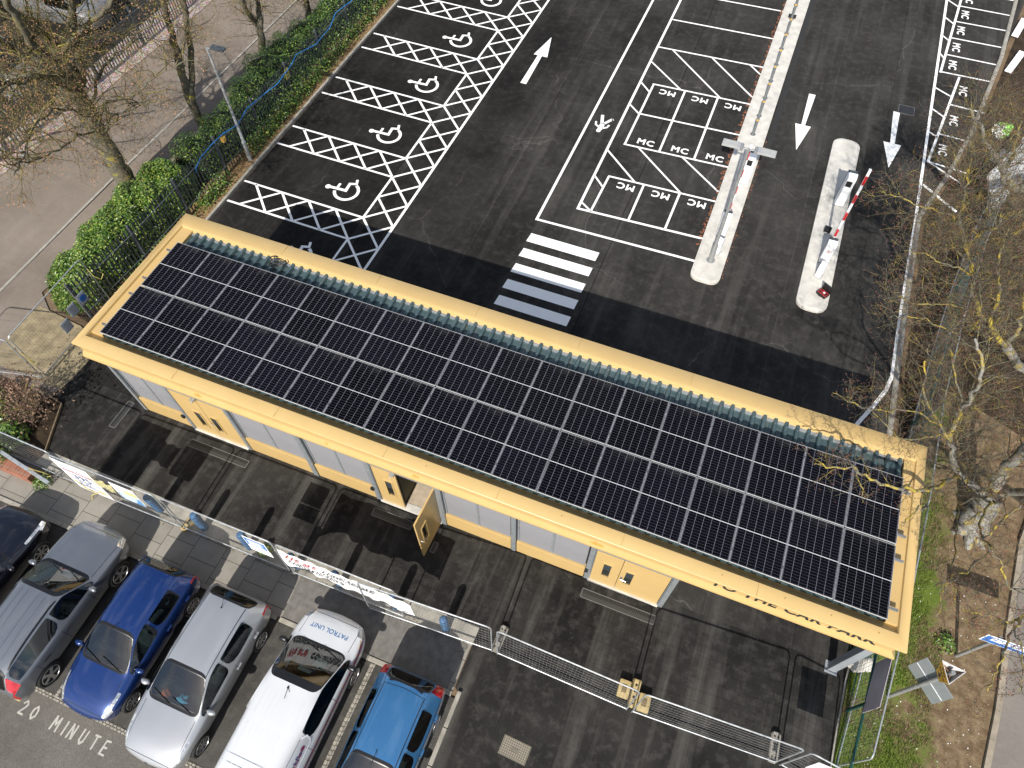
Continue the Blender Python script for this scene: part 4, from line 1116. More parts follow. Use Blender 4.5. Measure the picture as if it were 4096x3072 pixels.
# left side: palisade fences, lamp, cable ----------------------------------------
def palisade(pts, H, label, name='palisade_fence', pitch=.155):
    r_ = empty(name, (*pts[0], 0), 0, label, 'fence'); o0 = Vector((*pts[0], 0))
    for a, b in zip(pts[:-1], pts[1:]):
        a0 = Vector((*a, 0)) - o0; b0_ = Vector((*b, 0)) - o0; Lt = (b0_ - a0).length; nb = max(1, round(Lt / 2.75))
        for k_ in range(nb):
            p = a0 + (b0_ - a0) * k_ / nb; q = a0 + (b0_ - a0) * (k_ + 1) / nb; d = (q - p); L = d.length; d.normalize(); s = Vector((-d.y, d.x, 0))
            mb = MB(); n_ = int(L / pitch)
            for i in range(n_):
                c = p + d * (i + .5) * L / n_; w = .034; z1 = H + rnd.uniform(-.015, .01); tl = s * rnd.uniform(-.006, .006)
                for e0, e1, o0_, o1_ in ((-w, -w * .4, 0, .014), (-w * .4, w * .4, .014, .014), (w * .4, w, .014, 0)):   # W shaped pale, pointed top
                    A = c + d * e0 + s * o0_; B = c + d * e1 + s * o1_
                    mb.face([A + Vector((0, 0, .06)), B + Vector((0, 0, .06)), B + tl + Vector((0, 0, z1 - (.05 if abs(e1) > w * .5 else 0))), A + tl + Vector((0, 0, z1 - (.05 if abs(e0) > w * .5 else 0)))])
            for z in (.38, H - .35): 
                A, B = p - s * .03, q - s * .03; mb.face([A + Vector((0, 0, z)), B + Vector((0, 0, z)), B + Vector((0, 0, z + .045)), A + Vector((0, 0, z + .045))])
                A2, B2 = A - s * .04, B - s * .04; mb.face([A + Vector((0, 0, z + .045)), B + Vector((0, 0, z + .045)), B2 + Vector((0, 0, z + .045)), A2 + Vector((0, 0, z + .045))])
            mb.build('pale_panel', M['galvdark'], r_)
            mb = MB(); mb.bbox(p.x - .05, p.x + .05, p.y - .028, p.y + .028, 0, H + .05, .006); mb.build('post', M['galvdark'], r_)
    return r_
palisade([(-4.42, 2.1), (-4.22, 5.0), (-4.15, 10), (-4.02, 20), (-3.72, 42)], 1.78, 'grey palisade fence with a blue cable, between the hedge and the disabled bays')
palisade([(-13.35, 5.2), (-12.8, 13), (-12.5, 22), (-12.1, 42)], 1.8, 'grey palisade fence on the far side of the lane behind the bare trees')
mb = MB(); p = []
for x, y in ((781, 672), (803, 629), (846, 580), (890, 534), (949, 499), (987, 434), (1050, 382), (1108, 336), (1163, 260), (1184, 217), (1260, 179), (1320, 108), (1342, 54), (1412, 0), (1480, -60), (1600, -180)):
    q = at(x, y, 1.72); p.append(q + Vector((rnd.uniform(-.015, .015), 0, rnd.uniform(-.02, .02))))
p.insert(0, at(787, 690, 1.25)); mb.tube(p, .017, 6)
tag(mb.build('blue_cable', plain('blue_cable', (.02, .22, .60), .4), smooth=True), 'bright blue cable hung along the top of the palisade fence', 'cable')
r = empty('warning_sign', (-4.0, 14.95, 0), 0, 'small yellow warning sign on the palisade fence', 'sign')
mb = MB(); mb.box(-.004, .004, -.13, .13, 1.15, 1.58); mb.build('board', M['tape'], r)
mb = MB(); mb.prism([(-.085, 1.36), (.085, 1.36), (0, 1.52)], .005, .007, 0, Matrix(((0, 0, 1, 0), (1, 0, 0, 0), (0, 1, 0, 0), (0, 0, 0, 1)))); mb.box(.005, .007, -.09, .09, 1.21, 1.23); mb.box(.005, .007, -.09, .09, 1.26, 1.28); mb.build('print', M['letter'], r)
r = empty('work_lamp', (-4.02, 10.35, 0), 0, 'amber box light hooked on the palisade fence near the lamp post', 'lamp')
mb = MB(); mb.bbox(-.05, .07, -.09, .09, 1.38, 1.58, .02); mb.build('housing', M['amber'], r); mb = MB(); mb.tube([(0, 0, 1.58), (-.04, 0, 1.70), (-.1, 0, 1.72)], .012, 6); mb.build('hook', M['black'], r)
r = empty('lamp_post', (-3.78, 11.05, 0), 0, 'slim galvanised lamp post standing behind the left kerb', 'lamp post')
mb = MB(); mb.lathe([(.085, 0), (.085, .86), (.095, .87), (.095, .90), (.058, .96), (.050, 3.0), (.042, 4.9)], 14); mb.build('column', M['galvtube'], r, smooth=True)
mb = MB(); mb.tube([(0, 0, 4.86), (.25, .05, 4.95)], .028, 8); mb.build('bracket', M['galvtube'], r, smooth=True)
mb = MB(); mb.bbox(.18, .72, -.09, .16, 4.93, 5.0, .025); mb.build('lamp_head', M['greyplastic'], r)
# three small boards in front of the hedge
labs = ['grey plastic board nearest the lane, hung on the panel before the hedge', 'middle grey plastic board of three before the hedge', 'small board with a round blue sign before the hedge']
for (y, z), lab, i in zip(((1.18, .62), (1.68, .88), (2.18, .92)), labs, range(3)):
    r = empty('small_board', (-4.20, y, 0), 0, lab, 'board', None)
    mb = MB(); mb.bbox(-.008, .008, -.17, .17, z, z + .46, .003, 0); mb.bbox(.0085, .016, -.13, .13, z + .04, z + .42, .004, 0); mb.build('panel', plain('pale_grey_plastic', (.40, .44, .50), .4), r)
    if i == 2:
        mb = MB(); mb.prism([(.13 * math.cos(a * .4), z + .24 + .13 * math.sin(a * .4)) for a in range(16)], .017, .022, 0, Matrix(((0, 0, 1, 0), (1, 0, 0, 0), (0, 1, 0, 0), (0, 0, 0, 1)))); mb.build('disc', M['signblue'], r)
# brick planter
def m_brick():
    t = NT('red_brick'); br = t.n('ShaderNodeTexBrick'); t.l(t.tc.outputs['Object'], br.inputs['Vector']); br.inputs['Scale'].default_value = 1
    br.inputs['Brick Width'].default_value = .11; br.inputs['Row Height'].default_value = .225; br.inputs['Mortar Size'].default_value = .008; br.offset = 0
    br.inputs['Color1'].default_value = (.30, .11, .06, 1); br.inputs['Color2'].default_value = (.20, .07, .04, 1); br.inputs['Mortar'].default_value = (.22, .18, .14, 1)
    n = t.noise(6, 4); t.col(t.mix(t.mapr(n, .5, .75, 0, .6), br.outputs['Color'], (.09, .06, .045))); t.set(.9); t.bump(br.outputs['Fac'], -.4, .01); return t.mat
r = empty('brick_planter', (-3.2, -3.3, 0), 0, 'low red brick planter wall at the left end of the fence', 'planter')
mb = MB(); mb.bbox(-1.8, 1.25, -.32, .02, -.05, .40, .012); mb.bbox(-1.8, -1.45, .021, 2.2, -.05, .38, .012); mb.build('wall', m_brick(), r)
sheet('planter_soil', [(-6.5, -3.2), (-2.42, -3.0), (-2.36, -2.64), (-3.05, -1.08), (-6.5, -.9)], .03, M['soil'])
mb = MB(); mb.prism([(-2.38, -2.64), (-2.34, -2.64), (-3.03, -1.06), (-3.07, -1.08)], -.02, .09); mb.prism([(-3.07, -1.08), (-3.03, -1.05), (-4.2, -.85), (-4.2, -.89)], -.02, .09)
tag(mb.build('timber_edging', plain('grey_timber', (.20, .15, .09), .9, var=.3)), 'thin timber edging round the planting bed by the dead shrub', 'edging')
mb = MB(); Mx = Matrix.Translation((-2.2, -3.36, .62)) @ Matrix.Rotation(R(-8), 4, 'Z') @ Matrix.Rotation(R(6), 4, 'Y'); mb.bbox(-1.2, 1.05, -.05, .05, -.03, .03, .008, 0, Mx)
mb.tube([Mx @ Vector((-1.0, 0, -.02)), Mx @ Vector((-1.0, .0, -.6))], .02, 6); mb.tube([Mx @ Vector((.8, 0, -.02)), Mx @ Vector((.8, .0, -.6))], .02, 6)
tag(mb.build('metal_rail', M['galvtube']), 'flat metal rail above the brick planter', 'rail')
# rubble sack / stone by the column
bm = bmesh.new(); bmesh.ops.create_icosphere(bm, subdivisions=3, radius=1)
for v in bm.verts: 
    c = v.co; k_ = 1 + .16 * math.sin(c.x * 5 + 1) * math.cos(c.y * 4) + .1 * math.sin(c.z * 7 + c.x * 3); v.co = Vector((c.x * .36 * k_, c.y * .24 * k_, max(-.02, c.z * .24 * k_ + .14)))
mb = MB(); mb.addbm(bm); o = mb.build('stone_block', M['concrete'], smooth=True); o.location = (21.72, .28, 0); o.rotation_euler = (0, 0, .4); tag(o, 'pale lump of stone at the foot of the steel column', 'stone')
# pale sheets and planks under the trees at the upper right
def leaning_sheet(p, w, h, rz, tilt, label, mat, name='sheeting'):
    mb = MB(); n_ = 10
    for i in range(n_):
        for j in range(6):
            P = lambda a, b: Vector((w * a / n_, .05 * math.sin(a * 1.7 + b) + .02 * math.sin(b * 3 + a), h * b / 6))
            q = [P(i, j), P(i + 1, j), P(i + 1, j + 1), P(i, j + 1)]
            mb.face(q); mb.face([v + Vector((0, .012, 0)) for v in reversed(q)])
    o_ = mb.build(name, mat, smooth='all'); o_.location = p; o_.rotation_euler = (tilt, 0, rz); return tag(o_, label, 'sheet')
M['sheeting'] = plain('grey_white_sheeting', (.50, .51, .52), .5, var=.3, scale=3)
leaning_sheet((24.2, 18.6, .1), 3.9, 1.6, R(66), R(-35), 'large crumpled grey white sheet under the trees at the upper right', M['sheeting'])
def plank(p, L, w, rz, label):
    mb = MB(); mb.bbox(-L / 2, L / 2, -w / 2, w / 2, 0, .05, .01); o_ = mb.build('white_board', M['signwhite']); o_.location = p; o_.rotation_euler = (0, R(-4), rz); return tag(o_, label, 'board')
plank((25.02, 32.1, .12), 1.5, .3, R(76), 'white board lying behind the kerb near the top right corner')
plank((24.88, 29.2, .12), 1.7, .3, R(72), 'white board lying behind the kerb beside the motorcycle bays')
plank((24.4, 22.3, .1), .9, .22, R(60), 'small white board on the soil below the lime green bag')
# lime bag caught in branches
bm = bmesh.new(); bmesh.ops.create_icosphere(bm, subdivisions=3, radius=1)
for v in bm.verts:
    c = v.co; k_ = 1 + .28 * math.sin(c.x * 6 + 2 * c.z) * math.cos(c.y * 5 + 1) + .18 * math.sin(c.z * 9 + c.x * 4); v.co = Vector((c.x * .34 * k_, c.y * .30 * k_, c.z * .26 * k_))
mb = MB(); mb.addbm(bm); bg = NT('lime_and_white_plastic'); o_ = bg.xyz()
bg.col(bg.mix(bg.mapr(bg.math('ADD', bg.math('ADD', o_[0], o_[1]), bg.math('MULTIPLY', bg.noise(7, 3), .35)), .0, .06), (.70, .72, .70), (.30, .72, .12))); bg.set(.45)
o = mb.build('plastic_bag', bg.mat, smooth=True); o.location = (24.05, 22.75, .95); tag(o, 'crumpled lime green and white plastic bag caught in the branches', 'bag')
mb = MB(); 
for x, y in ((22.28, 6.6), (22.2, 7.2), (21.95, 9.5)): mb.bbox(x - .2, x + .2, y - .12, y + .12, 0, .16, .03, 0, Matrix.Translation((0, 0, 0)))
# ================================================================== CARS
from mathutils.bvhtree import BVHTree
def car_paint(name, c, metal=.55, rough=.28, gaps=(), zt=1.0, zb=.3, hood=None):
    t = NT(name); o = t.xyz()
    m = None
    for x0 in gaps:                                               # door shut lines
        k = t.math('LESS_THAN', t.math('ABSOLUTE', t.math('SUBTRACT', o[0], x0)), .0065)
        m = k if m is None else t.math('MAXIMUM', m, k)
    if m is not None: m = t.math('MULTIPLY', m, t.math('MULTIPLY', t.math('LESS_THAN', o[2], zt), t.math('GREATER_THAN', o[2], zb)))
    if hood is not None:
        x0, x1, yh = hood
        a = t.math('ABSOLUTE', o[1])
        inx = t.math('MULTIPLY', t.math('GREATER_THAN', o[0], min(x0, x1)), t.math('LESS_THAN', o[0], max(x0, x1)))
        k = t.math('MULTIPLY', t.math('LESS_THAN', t.math('ABSOLUTE', t.math('SUBTRACT', a, yh)), .006), inx)
        k2 = t.math('MULTIPLY', t.math('LESS_THAN', t.math('ABSOLUTE', t.math('SUBTRACT', o[0], x1)), .007), t.math('LESS_THAN', a, yh))
        k = t.math('MAXIMUM', k, k2); k = t.math('MULTIPLY', k, t.math('GREATER_THAN', o[2], .62))
        m = k if m is None else t.math('MAXIMUM', m, k)
    d = t.noise(1.5, 4, .6)
    cc = t.mix(t.mapr(d, .35, .7, 0, .12), c, tuple(x * .7 + .02 for x in c))
    if m is not None: cc = t.mix(m, cc, (.004, .004, .004))
    t.col(cc); t.set(rough, metal, coat=.9, coatr=.04)
    return t.mat
def m_glass(name, tint, refl=.10):
    t = NT(name); t.t.nodes.remove(t.b)
    tr = t.n('ShaderNodeBsdfTransparent'); tr.inputs[0].default_value = (*tint, 1)
    gl = t.n('ShaderNodeBsdfGlossy'); gl.inputs['Roughness'].default_value = .02
    fr = t.n('ShaderNodeFresnel'); fr.inputs[0].default_value = 1.55
    mx = t.n('ShaderNodeMixShader'); t.l(t.mapr(fr.outputs[0], 0, 1, refl, 1.0), mx.inputs[0]); t.l(tr.outputs[0], mx.inputs[1]); t.l(gl.outputs[0], mx.inputs[2])
    t.l(mx.outputs[0], t.out.inputs[0]); return t.mat
M['carglass'] = m_glass('car_glass', (.52, .64, .62), .05)
M['privglass'] = m_glass('dark_car_glass', (.05, .065, .065), .09)
M['trim'] = plain('black_car_trim', (.010, .010, .011), .35, var=.1)
M['lens'] = None
t = NT('headlight_lens'); t.col(t.mix(t.mapr(t.noise(14, 3), .4, .6), (.35, .37, .38), (.80, .82, .83))); t.set(.08, .6, coat=1); M['lens'] = t.mat
t = NT('tail_lens'); t.col(t.mix(t.mapr(t.noise(9, 2), .4, .6), (.30, .008, .012), (.50, .015, .02))); t.set(.12, 0, coat=1); M['tail'] = t.mat
M['tyre'] = plain('tyre_rubber', (.017, .017, .017), .85, var=.25)
t = NT('alloy_rim'); t.col((.50, .50, .50)); t.set(.32, .75); M['rim'] = t.mat
M['seat'] = plain('dark_seat_cloth', (.02, .02, .022), .9)
M['dash'] = plain('dark_dashboard', (.010, .010, .011), .75)
M['chrome'] = plain('chrome_trim', (.70, .70, .71), .12, .95, .03)

def make_car(name, label, loc, rz, sec, roles, paint, wb, wr, spokes=7, cat='car', dark_rear=False, rimmat=None, arch=1.12, parts=None, ww=.20, lights=None):
    """sec: list of stations, front to back: (x, half width, z low, z belt, y6, z6, z7, z8)
       roles: dict of station indices: cowl, top, pillar, rear, hatch"""
    root = empty(name, loc, rz, label, cat, 'cars parked in the bays below the fence')
    bm = bmesh.new(); rings = []; cr = bm.edges.layers.float.new('crease_edge'); cv = bm.verts.layers.float.new('crease_vert')
    kk = {0: .74, 1: .92, 2: .98, len(sec) - 1: .84, len(sec) - 2: .96}
    for si, (x, w, zl, zb, y6, z6, z7, z8) in enumerate(sec):
        w *= kk.get(si, 1); y6 *= kk.get(si, 1)
        h = [(w * .80, zl), (w * .955, zl + .13), (w, zl + (zb - zl) * .52), (w * .985, zb - .07), (w * .935, zb), (y6, z6), (y6 * .62, z7)]
        ring_ = [bm.verts.new((x, -y, z)) for y, z in h] + [bm.verts.new((x, 0, z8))] + [bm.verts.new((x, y, z)) for y, z in reversed(h)] + [bm.verts.new((x, 0, zl))]
        rings.append(ring_)
    F = {}
    for i in range(len(rings) - 1):
        for j in range(16):
            F[i, j] = bm.faces.new((rings[i][j], rings[i + 1][j], rings[i + 1][(j + 1) % 16], rings[i][(j + 1) % 16]))
    for rg, s in ((rings[0], 1), (rings[-1], -1)):
        q = [(rg[15], rg[0], rg[14])] + [(rg[k], rg[k + 1], rg[13 - k], rg[14 - k]) for k in range(6)] + [(rg[6], rg[7], rg[8])]
        for p in q: bm.faces.new(p if s > 0 else p[::-1])
    # j: 0..3 lower side, 4 shoulder to glass foot = strip 4 (p5->p6), 5 (p6->p7), 6 (p7->p8), 7, 8, 9 mirrored, 14 / 15 floor
    c, tp, pl_, rr, hh = roles['cowl'], roles['top'], roles['pillar'], roles['rear'], roles['hatch']
    bm.normal_update()
    TR = 11
    def region(keys, mat, th, ringmat=TR):
        fs = [F[k] for k in keys if F[k].is_valid]
        if not fs: return
        res = bmesh.ops.inset_region(bm, faces=fs, thickness=th, use_even_offset=True, use_boundary=True)
        for f in res['faces']: f.material_index = ringmat
        for f in fs: f.material_index = mat
        st_ = set(fs)
        for f in fs:
            for ed in f.edges:
                if any(q not in st_ for q in ed.link_faces): ed[cr] = .9
        for v in {v for f in fs for v in f.verts}:
            be = [ed for ed in v.link_edges if any(q in st_ for q in ed.link_faces) and any(q not in st_ for q in ed.link_faces)]
            if len(be) == 2:
                d0 = (be[0].other_vert(v).co - v.co).normalized(); d1 = (be[1].other_vert(v).co - v.co).normalized()
                if d0.dot(d1) > -.86: v[cv] = .9
    region([(i, j) for i in range(c, tp) for j in (5, 6, 7, 8)], 1, .012)
    if hh is not None: region([(i, j) for i in range(rr, hh) for j in (5, 6, 7, 8)], 2, .02)
    for j, a in ((4, 3), (9, 5)):
        region([(i, j) for i in range(c, pl_)], a, .022, 0)
        if not roles.get('panel'): region([(i, j) for i in range(pl_, roles.get('side_end', rr))], a + 1, .022, 0)
    for (keys, mi, th) in (lights or ()): 
        region(keys, mi, th, 0); region([(i, 13 - j) for i, j in keys], mi + 1, th, 0)
    for f in bm.faces:
        if f.material_index == 0 and f.calc_center_median().z < .36: f.material_index = 12
    me = bpy.data.meshes.new('cage'); bmesh.ops.recalc_face_normals(bm, faces=bm.faces); bm.to_mesh(me); bm.free()
    tmp = bpy.data.objects.new('cage', me); COL.objects.link(tmp)
    slots = [paint] + [M['carglass'], M['privglass' if dark_rear else 'carglass'], M['carglass'], M['privglass' if dark_rear else 'carglass'], M['carglass'], M['privglass' if dark_rear else 'carglass'], M['lens'], M['lens'], M['tail'], M['tail'], M['trim'], M['trim']]
    for s in slots: me.materials.append(s)
    sd = tmp.modifiers.new('s', 'SUBSURF'); sd.levels = 2; sd.render_levels = 2
    cut = MB()
    W = max(s[1] for s in sec)
    for ax in (wb / 2, -wb / 2):
        for s in (-1, 1): cut.tube([(ax, s * (W - .30), wr), (ax, s * (W + .4), wr)], wr * arch, 28, 11)
    co = cut.build('cutter', slots)
    bo = tmp.modifiers.new('b', 'BOOLEAN'); bo.object = co; bo.operation = 'DIFFERENCE'; bo.solver = 'EXACT'
    bpy.context.view_layer.update()
    em = bpy.data.meshes.new_from_object(tmp.evaluated_get(bpy.context.evaluated_depsgraph_get()))
    bpy.data.objects.remove(tmp); bpy.data.objects.remove(co)
    bv = BVHTree.FromPolygons([v.co.copy() for v in em.vertices], [tuple(p.vertices) for p in em.polygons])
    names = {0: 'body', 11: 'body', 12: 'body', 1: 'windscreen', 2: 'rear_window', 3: 'side_window', 4: 'side_window', 5: 'side_window', 6: 'side_window', 7: 'headlight', 8: 'headlight', 9: 'tail_light', 10: 'tail_light'}
    groups = {}
    for p in em.polygons:
        k = p.material_index; k = 0 if k in (11, 12) else k
        groups.setdefault(k, []).append(p)
    body = None
    for k, ps in sorted(groups.items()):
        mp = {}; mb = MB()
        for p in ps:
            idx = []
            for v in p.vertices:
                if v not in mp: mp[v] = len(mb.v); mb.v.append(tuple(em.vertices[v].co))
                idx.append(mp[v])
            mb.f.append(tuple(idx)); mb.m.append({11: 1, 12: 1}.get(p.material_index, 0))
        o = mb.build(names[k], [paint, M['trim']] if k == 0 else [slots[k]], root, smooth=True)
        if k == 0: body = o
    bpy.data.meshes.remove(em)
    # wheels
    for ax in (wb / 2, -wb / 2):
        for s in (-1, 1):
            y0 = s * (W - ww - .005)
            MX = Matrix.Translation((ax, s * (W - .012), wr)) @ Matrix.Rotation(R(90 if s < 0 else -90), 4, 'X')
            mb = MB(); mb.lathe([(wr * .66, -ww), (wr * .93, -ww), (wr, -ww + .035), (wr, -.035), (wr * .955, -.012), (wr * .86, .0), (wr * .68, -.008)], 32, (0, 0, 0), 0, MX)
            wh = mb.build('wheel', M['tyre'], root, smooth=True)
            mb = MB(); mb.lathe([(wr * .70, -.02), (wr * .70, .002), (wr * .655, .004), (wr * .63, -.035)], 32, (0, 0, 0), 0, MX)
            mb.lathe([(wr * .62, -.06), (wr * .60, -.055)], 24, (0, 0, 0), 1, MX)
            mb.lathe([(wr * .16, -.05), (wr * .16, -.004), (wr * .10, .0)], 16, (0, 0, 0), 0, MX)
            for i in range(spokes):
                a = 2 * math.pi * i / spokes + .3 * ax; SM = MX @ Matrix.Rotation(a, 4, 'Z'); q = wr * .064 * 7 / spokes
                mb.face([SM @ Vector(p) for p in ((wr * .12, -q * 1.1, -.006), (wr * .66, -q * 1.5, -.002), (wr * .66, q * 1.5, -.002), (wr * .12, q * 1.1, -.006))])
                for e in (-1, 1): mb.face([SM @ Vector(p) for p in ((wr * .12, e * q * 1.1, -.006), (wr * .66, e * q * 1.5, -.002), (wr * .66, e * q * 1.5, -.045), (wr * .12, e * q * 1.1, -.045))])
            mb.build('rim', [rimmat or M['rim'], M['trim']], wh, smooth=True)
    xc, xt = sec[c][0], sec[tp][0]; zc = sec[c][3]
    # interior
    mb = MB(); xr = sec[rr][0]
    mb.bbox(xc - .42, xc - .02, -W * .78, W * .78, zc - .30, zc - .06, .05); mb.build('dashboard', M['dash'], root, smooth=True)
    for sx, y in (((xt - .22), .36), ((xt - .22), -.36)) + (() if roles.get('panel') else (((xt - 1.02), .36), ((xt - 1.02), -.36))):
        mb = MB(); mb.bbox(sx - .05, sx + .45, y - .25, y + .25, .42, .60, .06); mb.bbox(sx - .16, sx + .0, y - .25, y + .25, .50, 1.05, .06); mb.bbox(sx - .16, sx - .06, y - .13, y + .13, 1.07, 1.24, .04); mb.build('seat', M['seat'], root, smooth=True)
    mb = MB(); sy = -.36                                          # right hand drive
    mb.tube([(xc - .50 + .05 * math.cos(a * .5), sy + .18 * math.cos(a * .5 + 1.57), zc - .02 + .16 * math.sin(a * .5 + 1.57)) for a in range(12)], .016, 5, closed=True); mb.build('steering_wheel', M['dash'], root)
    # mirrors
    for s in (-1, 1):
        mb = MB(); my = s * (sec[c][1] * .935 + .10); mx = xc - .18; mz = zc + .06
        bm2 = bmesh.new(); bmesh.ops.create_uvsphere(bm2, u_segments=14, v_segments=8, radius=1)
        for v in bm2.verts: v.co = Vector((mx + v.co.x * .075 - .02 * abs(v.co.y), my + v.co.y * .125, mz + v.co.z * .075))
        mb.addbm(bm2); mb.tube([(mx + .02, s * sec[c][1] * .92, mz - .06), (mx, my, mz - .04)], .022, 6, 1); mb.build('wing_mirror', [roles.get('mirror', paint), M['trim']], root, smooth=True)
    # wipers lying on the glass
    for a, b in (((xc + .02, .52), (xc - .13, -.06)), ((xc + .02, -.08), (xc - .15, -.62))):
        pts = []
        for i in range(7):
            u = i / 6; x = a[0] + (b[0] - a[0]) * u; y = a[1] + (b[1] - a[1]) * u
            hit = bv.ray_cast(Vector((x, y, 4)), Vector((0, 0, -1)))
            if hit[0] is not None: pts.append(hit[0] + Vector((0, 0, .016)))
        if len(pts) > 2: mb = MB(); mb.tube(pts, .011, 5); mb.build('wiper', M['trim'], root)
    # handles
    for s in (-1, 1):
        for x in roles.get('handles', (xt - .55, xt - 1.35)):
            hit = bv.ray_cast(Vector((x, s * 2, zc - .13)), Vector((0, -s, 0)))
            if hit[0] is not None:
                p = hit[0]; mb = MB(); mb.bbox(x - .09, x + .09, p.y - .012, p.y + s * .024 + .012, p.z - .014, p.z + .014, .008); mb.build('door_handle', roles.get('handlemat', paint), root, smooth=True)
    return root, bv, body
def drape(mb, bv, M4, d=(0, 0, -1), off=.004, start=4.0):
    """lay flat vertices onto the car's skin along direction d"""
    d = Vector(d)
    for i, v in enumerate(mb.v):
        p = M4 @ Vector(v); hit = bv.ray_cast(p - d * start, d)
        mb.v[i] = tuple(hit[0] - d * off) if hit[0] is not None else tuple(p)
def strip_on(bv, pts, w, d, parent, name, mat, off=.004, n=14):
    mb = MB(); d = Vector(d); rows = []
    for (a, b) in zip(pts[:-1], pts[1:]):
        for i in range(n + 1):
            if i == 0 and rows: continue
            rows.append(Vector(a).lerp(Vector(b), i / n))
    out = []
    for i, p in enumerate(rows):
        q = rows[min(i + 1, len(rows) - 1)] - rows[max(i - 1, 0)]; s = q.cross(d).normalized() * w / 2
        pr = []
        for e in (-1, 1):
            hit = bv.ray_cast(p + s * e - d * 3, d)
            pr.append(hit[0] - d * off if hit[0] is not None else None)
        out.append(pr)
    for a, b in zip(out[:-1], out[1:]):
        if None not in a and None not in b: mb.face([a[0], b[0], b[1], a[1]])
    if mb.f: return mb.build(name, mat, parent)


def front_trim(parent, bv, x, zg, w, badge=True):
    strip_on(bv, [(x, -w, zg), (x, w, zg)], .055, (-1, 0, 0), parent, 'grille', M['trim'], .006, 16)
    strip_on(bv, [(x, -w * 1.1, zg - .24), (x, w * 1.1, zg - .24)], .11, (-1, 0, 0), parent, 'lower_grille', M['trim'], .006, 16)
    strip_on(bv, [(x, -.26, zg - .12), (x, .26, zg - .12)], .10, (-1, 0, 0), parent, 'number_plate', M['signwhite'], .014, 6)
    if badge:
        hit = bv.ray_cast(Vector((x, 0, zg + .02)), Vector((-1, 0, 0)))
        if hit[0] is not None:
            mb = MB(); MXb = Matrix.Translation(hit[0] + Vector((.012, 0, 0))) @ Matrix.Rotation(R(70), 4, 'Y'); mb.lathe([(.062, 0), (.062, .008), (.05, .012)], 18, (0, 0, 0), 0, MXb); mb.build('emblem', M['chrome'], parent)
Z = 0.0
# ---- silver hatchback, nose towards the road
P = car_paint('silver_paint', (.36, .37, .385), .5, .30, (.62, -.52, -1.36), .98, .32, (.92, 2.0, .70))
sec = [(2.13, .56, .30, .60, .42, .63, .64, .645), (2.03, .76, .24, .70, .60, .735, .75, .755), (1.72, .875, .21, .80, .70, .86, .89, .90), (1.25, .905, .21, .885, .72, .95, .985, .995), (.80, .915, .21, .955, .745, 1.01, 1.05, 1.06),
       (.0, .92, .21, 1.0, .60, 1.455, 1.515, 1.535), (-.42, .92, .21, 1.015, .62, 1.475, 1.54, 1.56), (-1.50, .913, .21, 1.03, .61, 1.46, 1.525, 1.545), (-1.80, .90, .22, 1.035, .585, 1.415, 1.475, 1.49), (-2.04, .86, .24, 1.03, .66, 1.10, 1.13, 1.14), (-2.13, .80, .27, .90, .64, .96, .98, .985), (-2.17, .68, .32, .66, .5, .70, .71, .715)]
g1, bv, _ = make_car('parked_car', 'silver hatchback with an orange toy and a blue toy behind the windscreen', (6.05, -6.34, Z), R(-90), sec, dict(cowl=4, top=5, pillar=6, rear=8, hatch=9, side_end=7), P, 2.66, .325, 9, lights=(([(1, 3), (1, 4), (2, 4)], 7, .05), ([(8, 3), (9, 3), (9, 2)], 9, .012)))
front_trim(g1, bv, 3, .60, .42)
mb = MB(); mb.tube([(-1.55, 0, 1.51), (-1.72, .0, 1.66), (-1.9, 0, 1.80)], .007, 5); mb.lathe([(.03, 0), (.02, .03)], 8, (-1.55, 0, 1.505)); mb.build('aerial', M['trim'], g1)
strip_on(bv, [(.0, -.56, 0), (-1.75, -.545, 0)], .022, (0, 0, -1), g1, 'roof_trim', M['greyplastic']); strip_on(bv, [(.0, .56, 0), (-1.75, .545, 0)], .022, (0, 0, -1), g1, 'roof_trim', M['greyplastic'])
def blob(name, parent, loc, sc, mat, lobes, amp, label=None):
    bm = bmesh.new(); bmesh.ops.create_uvsphere(bm, u_segments=28, v_segments=10, radius=1)
    for v in bm.verts:
        a = math.atan2(v.co.y, v.co.x); k_ = 1 + amp * math.cos(lobes * a); v.co = Vector((v.co.x * sc[0] * k_, v.co.y * sc[1] * k_, v.co.z * sc[2]))
    mb = MB(); mb.addbm(bm); o = mb.build(name, mat, None, smooth=True); o.location = loc
    return o
o = blob('soft_toy', None, (5.72, -7.03, .965), (.14, .15, .06), plain('orange_felt', (.75, .13, .04), .9), 3, .12); tag(o, 'orange felt toy on the dashboard of the silver hatchback', 'toy')
o = blob('soft_toy', None, (6.17, -6.98, .965), (.15, .15, .06), plain('light_blue_felt', (.12, .42, .66), .9), 6, .2); tag(o, 'light blue starfish shaped toy on the dashboard of the silver hatchback', 'toy')
# ---- dark blue small hatchback, nose towards the road
P = car_paint('deep_blue_paint', (.006, .03, .14), .4, .25, (.55, -.50, -1.25), .98, .32, (.9, 1.85, .66))
sec = [(1.99, .50, .30, .58, .40, .62, .63, .635), (1.89, .72, .24, .69, .56, .73, .75, .76), (1.60, .84, .21, .80, .66, .87, .91, .92), (1.18, .865, .21, .885, .69, .965, 1.01, 1.02), (.80, .875, .21, .95, .71, 1.02, 1.07, 1.08),
       (.02, .88, .21, 1.0, .55, 1.46, 1.525, 1.545), (-.40, .88, .21, 1.015, .575, 1.485, 1.555, 1.575), (-1.34, .872, .21, 1.05, .575, 1.475, 1.545, 1.565), (-1.66, .86, .22, 1.08, .545, 1.42, 1.485, 1.50), (-1.86, .83, .24, 1.04, .60, 1.10, 1.13, 1.14), (-1.93, .78, .27, .88, .58, .93, .95, .955), (-1.96, .68, .32, .64, .48, .68, .69, .695)]
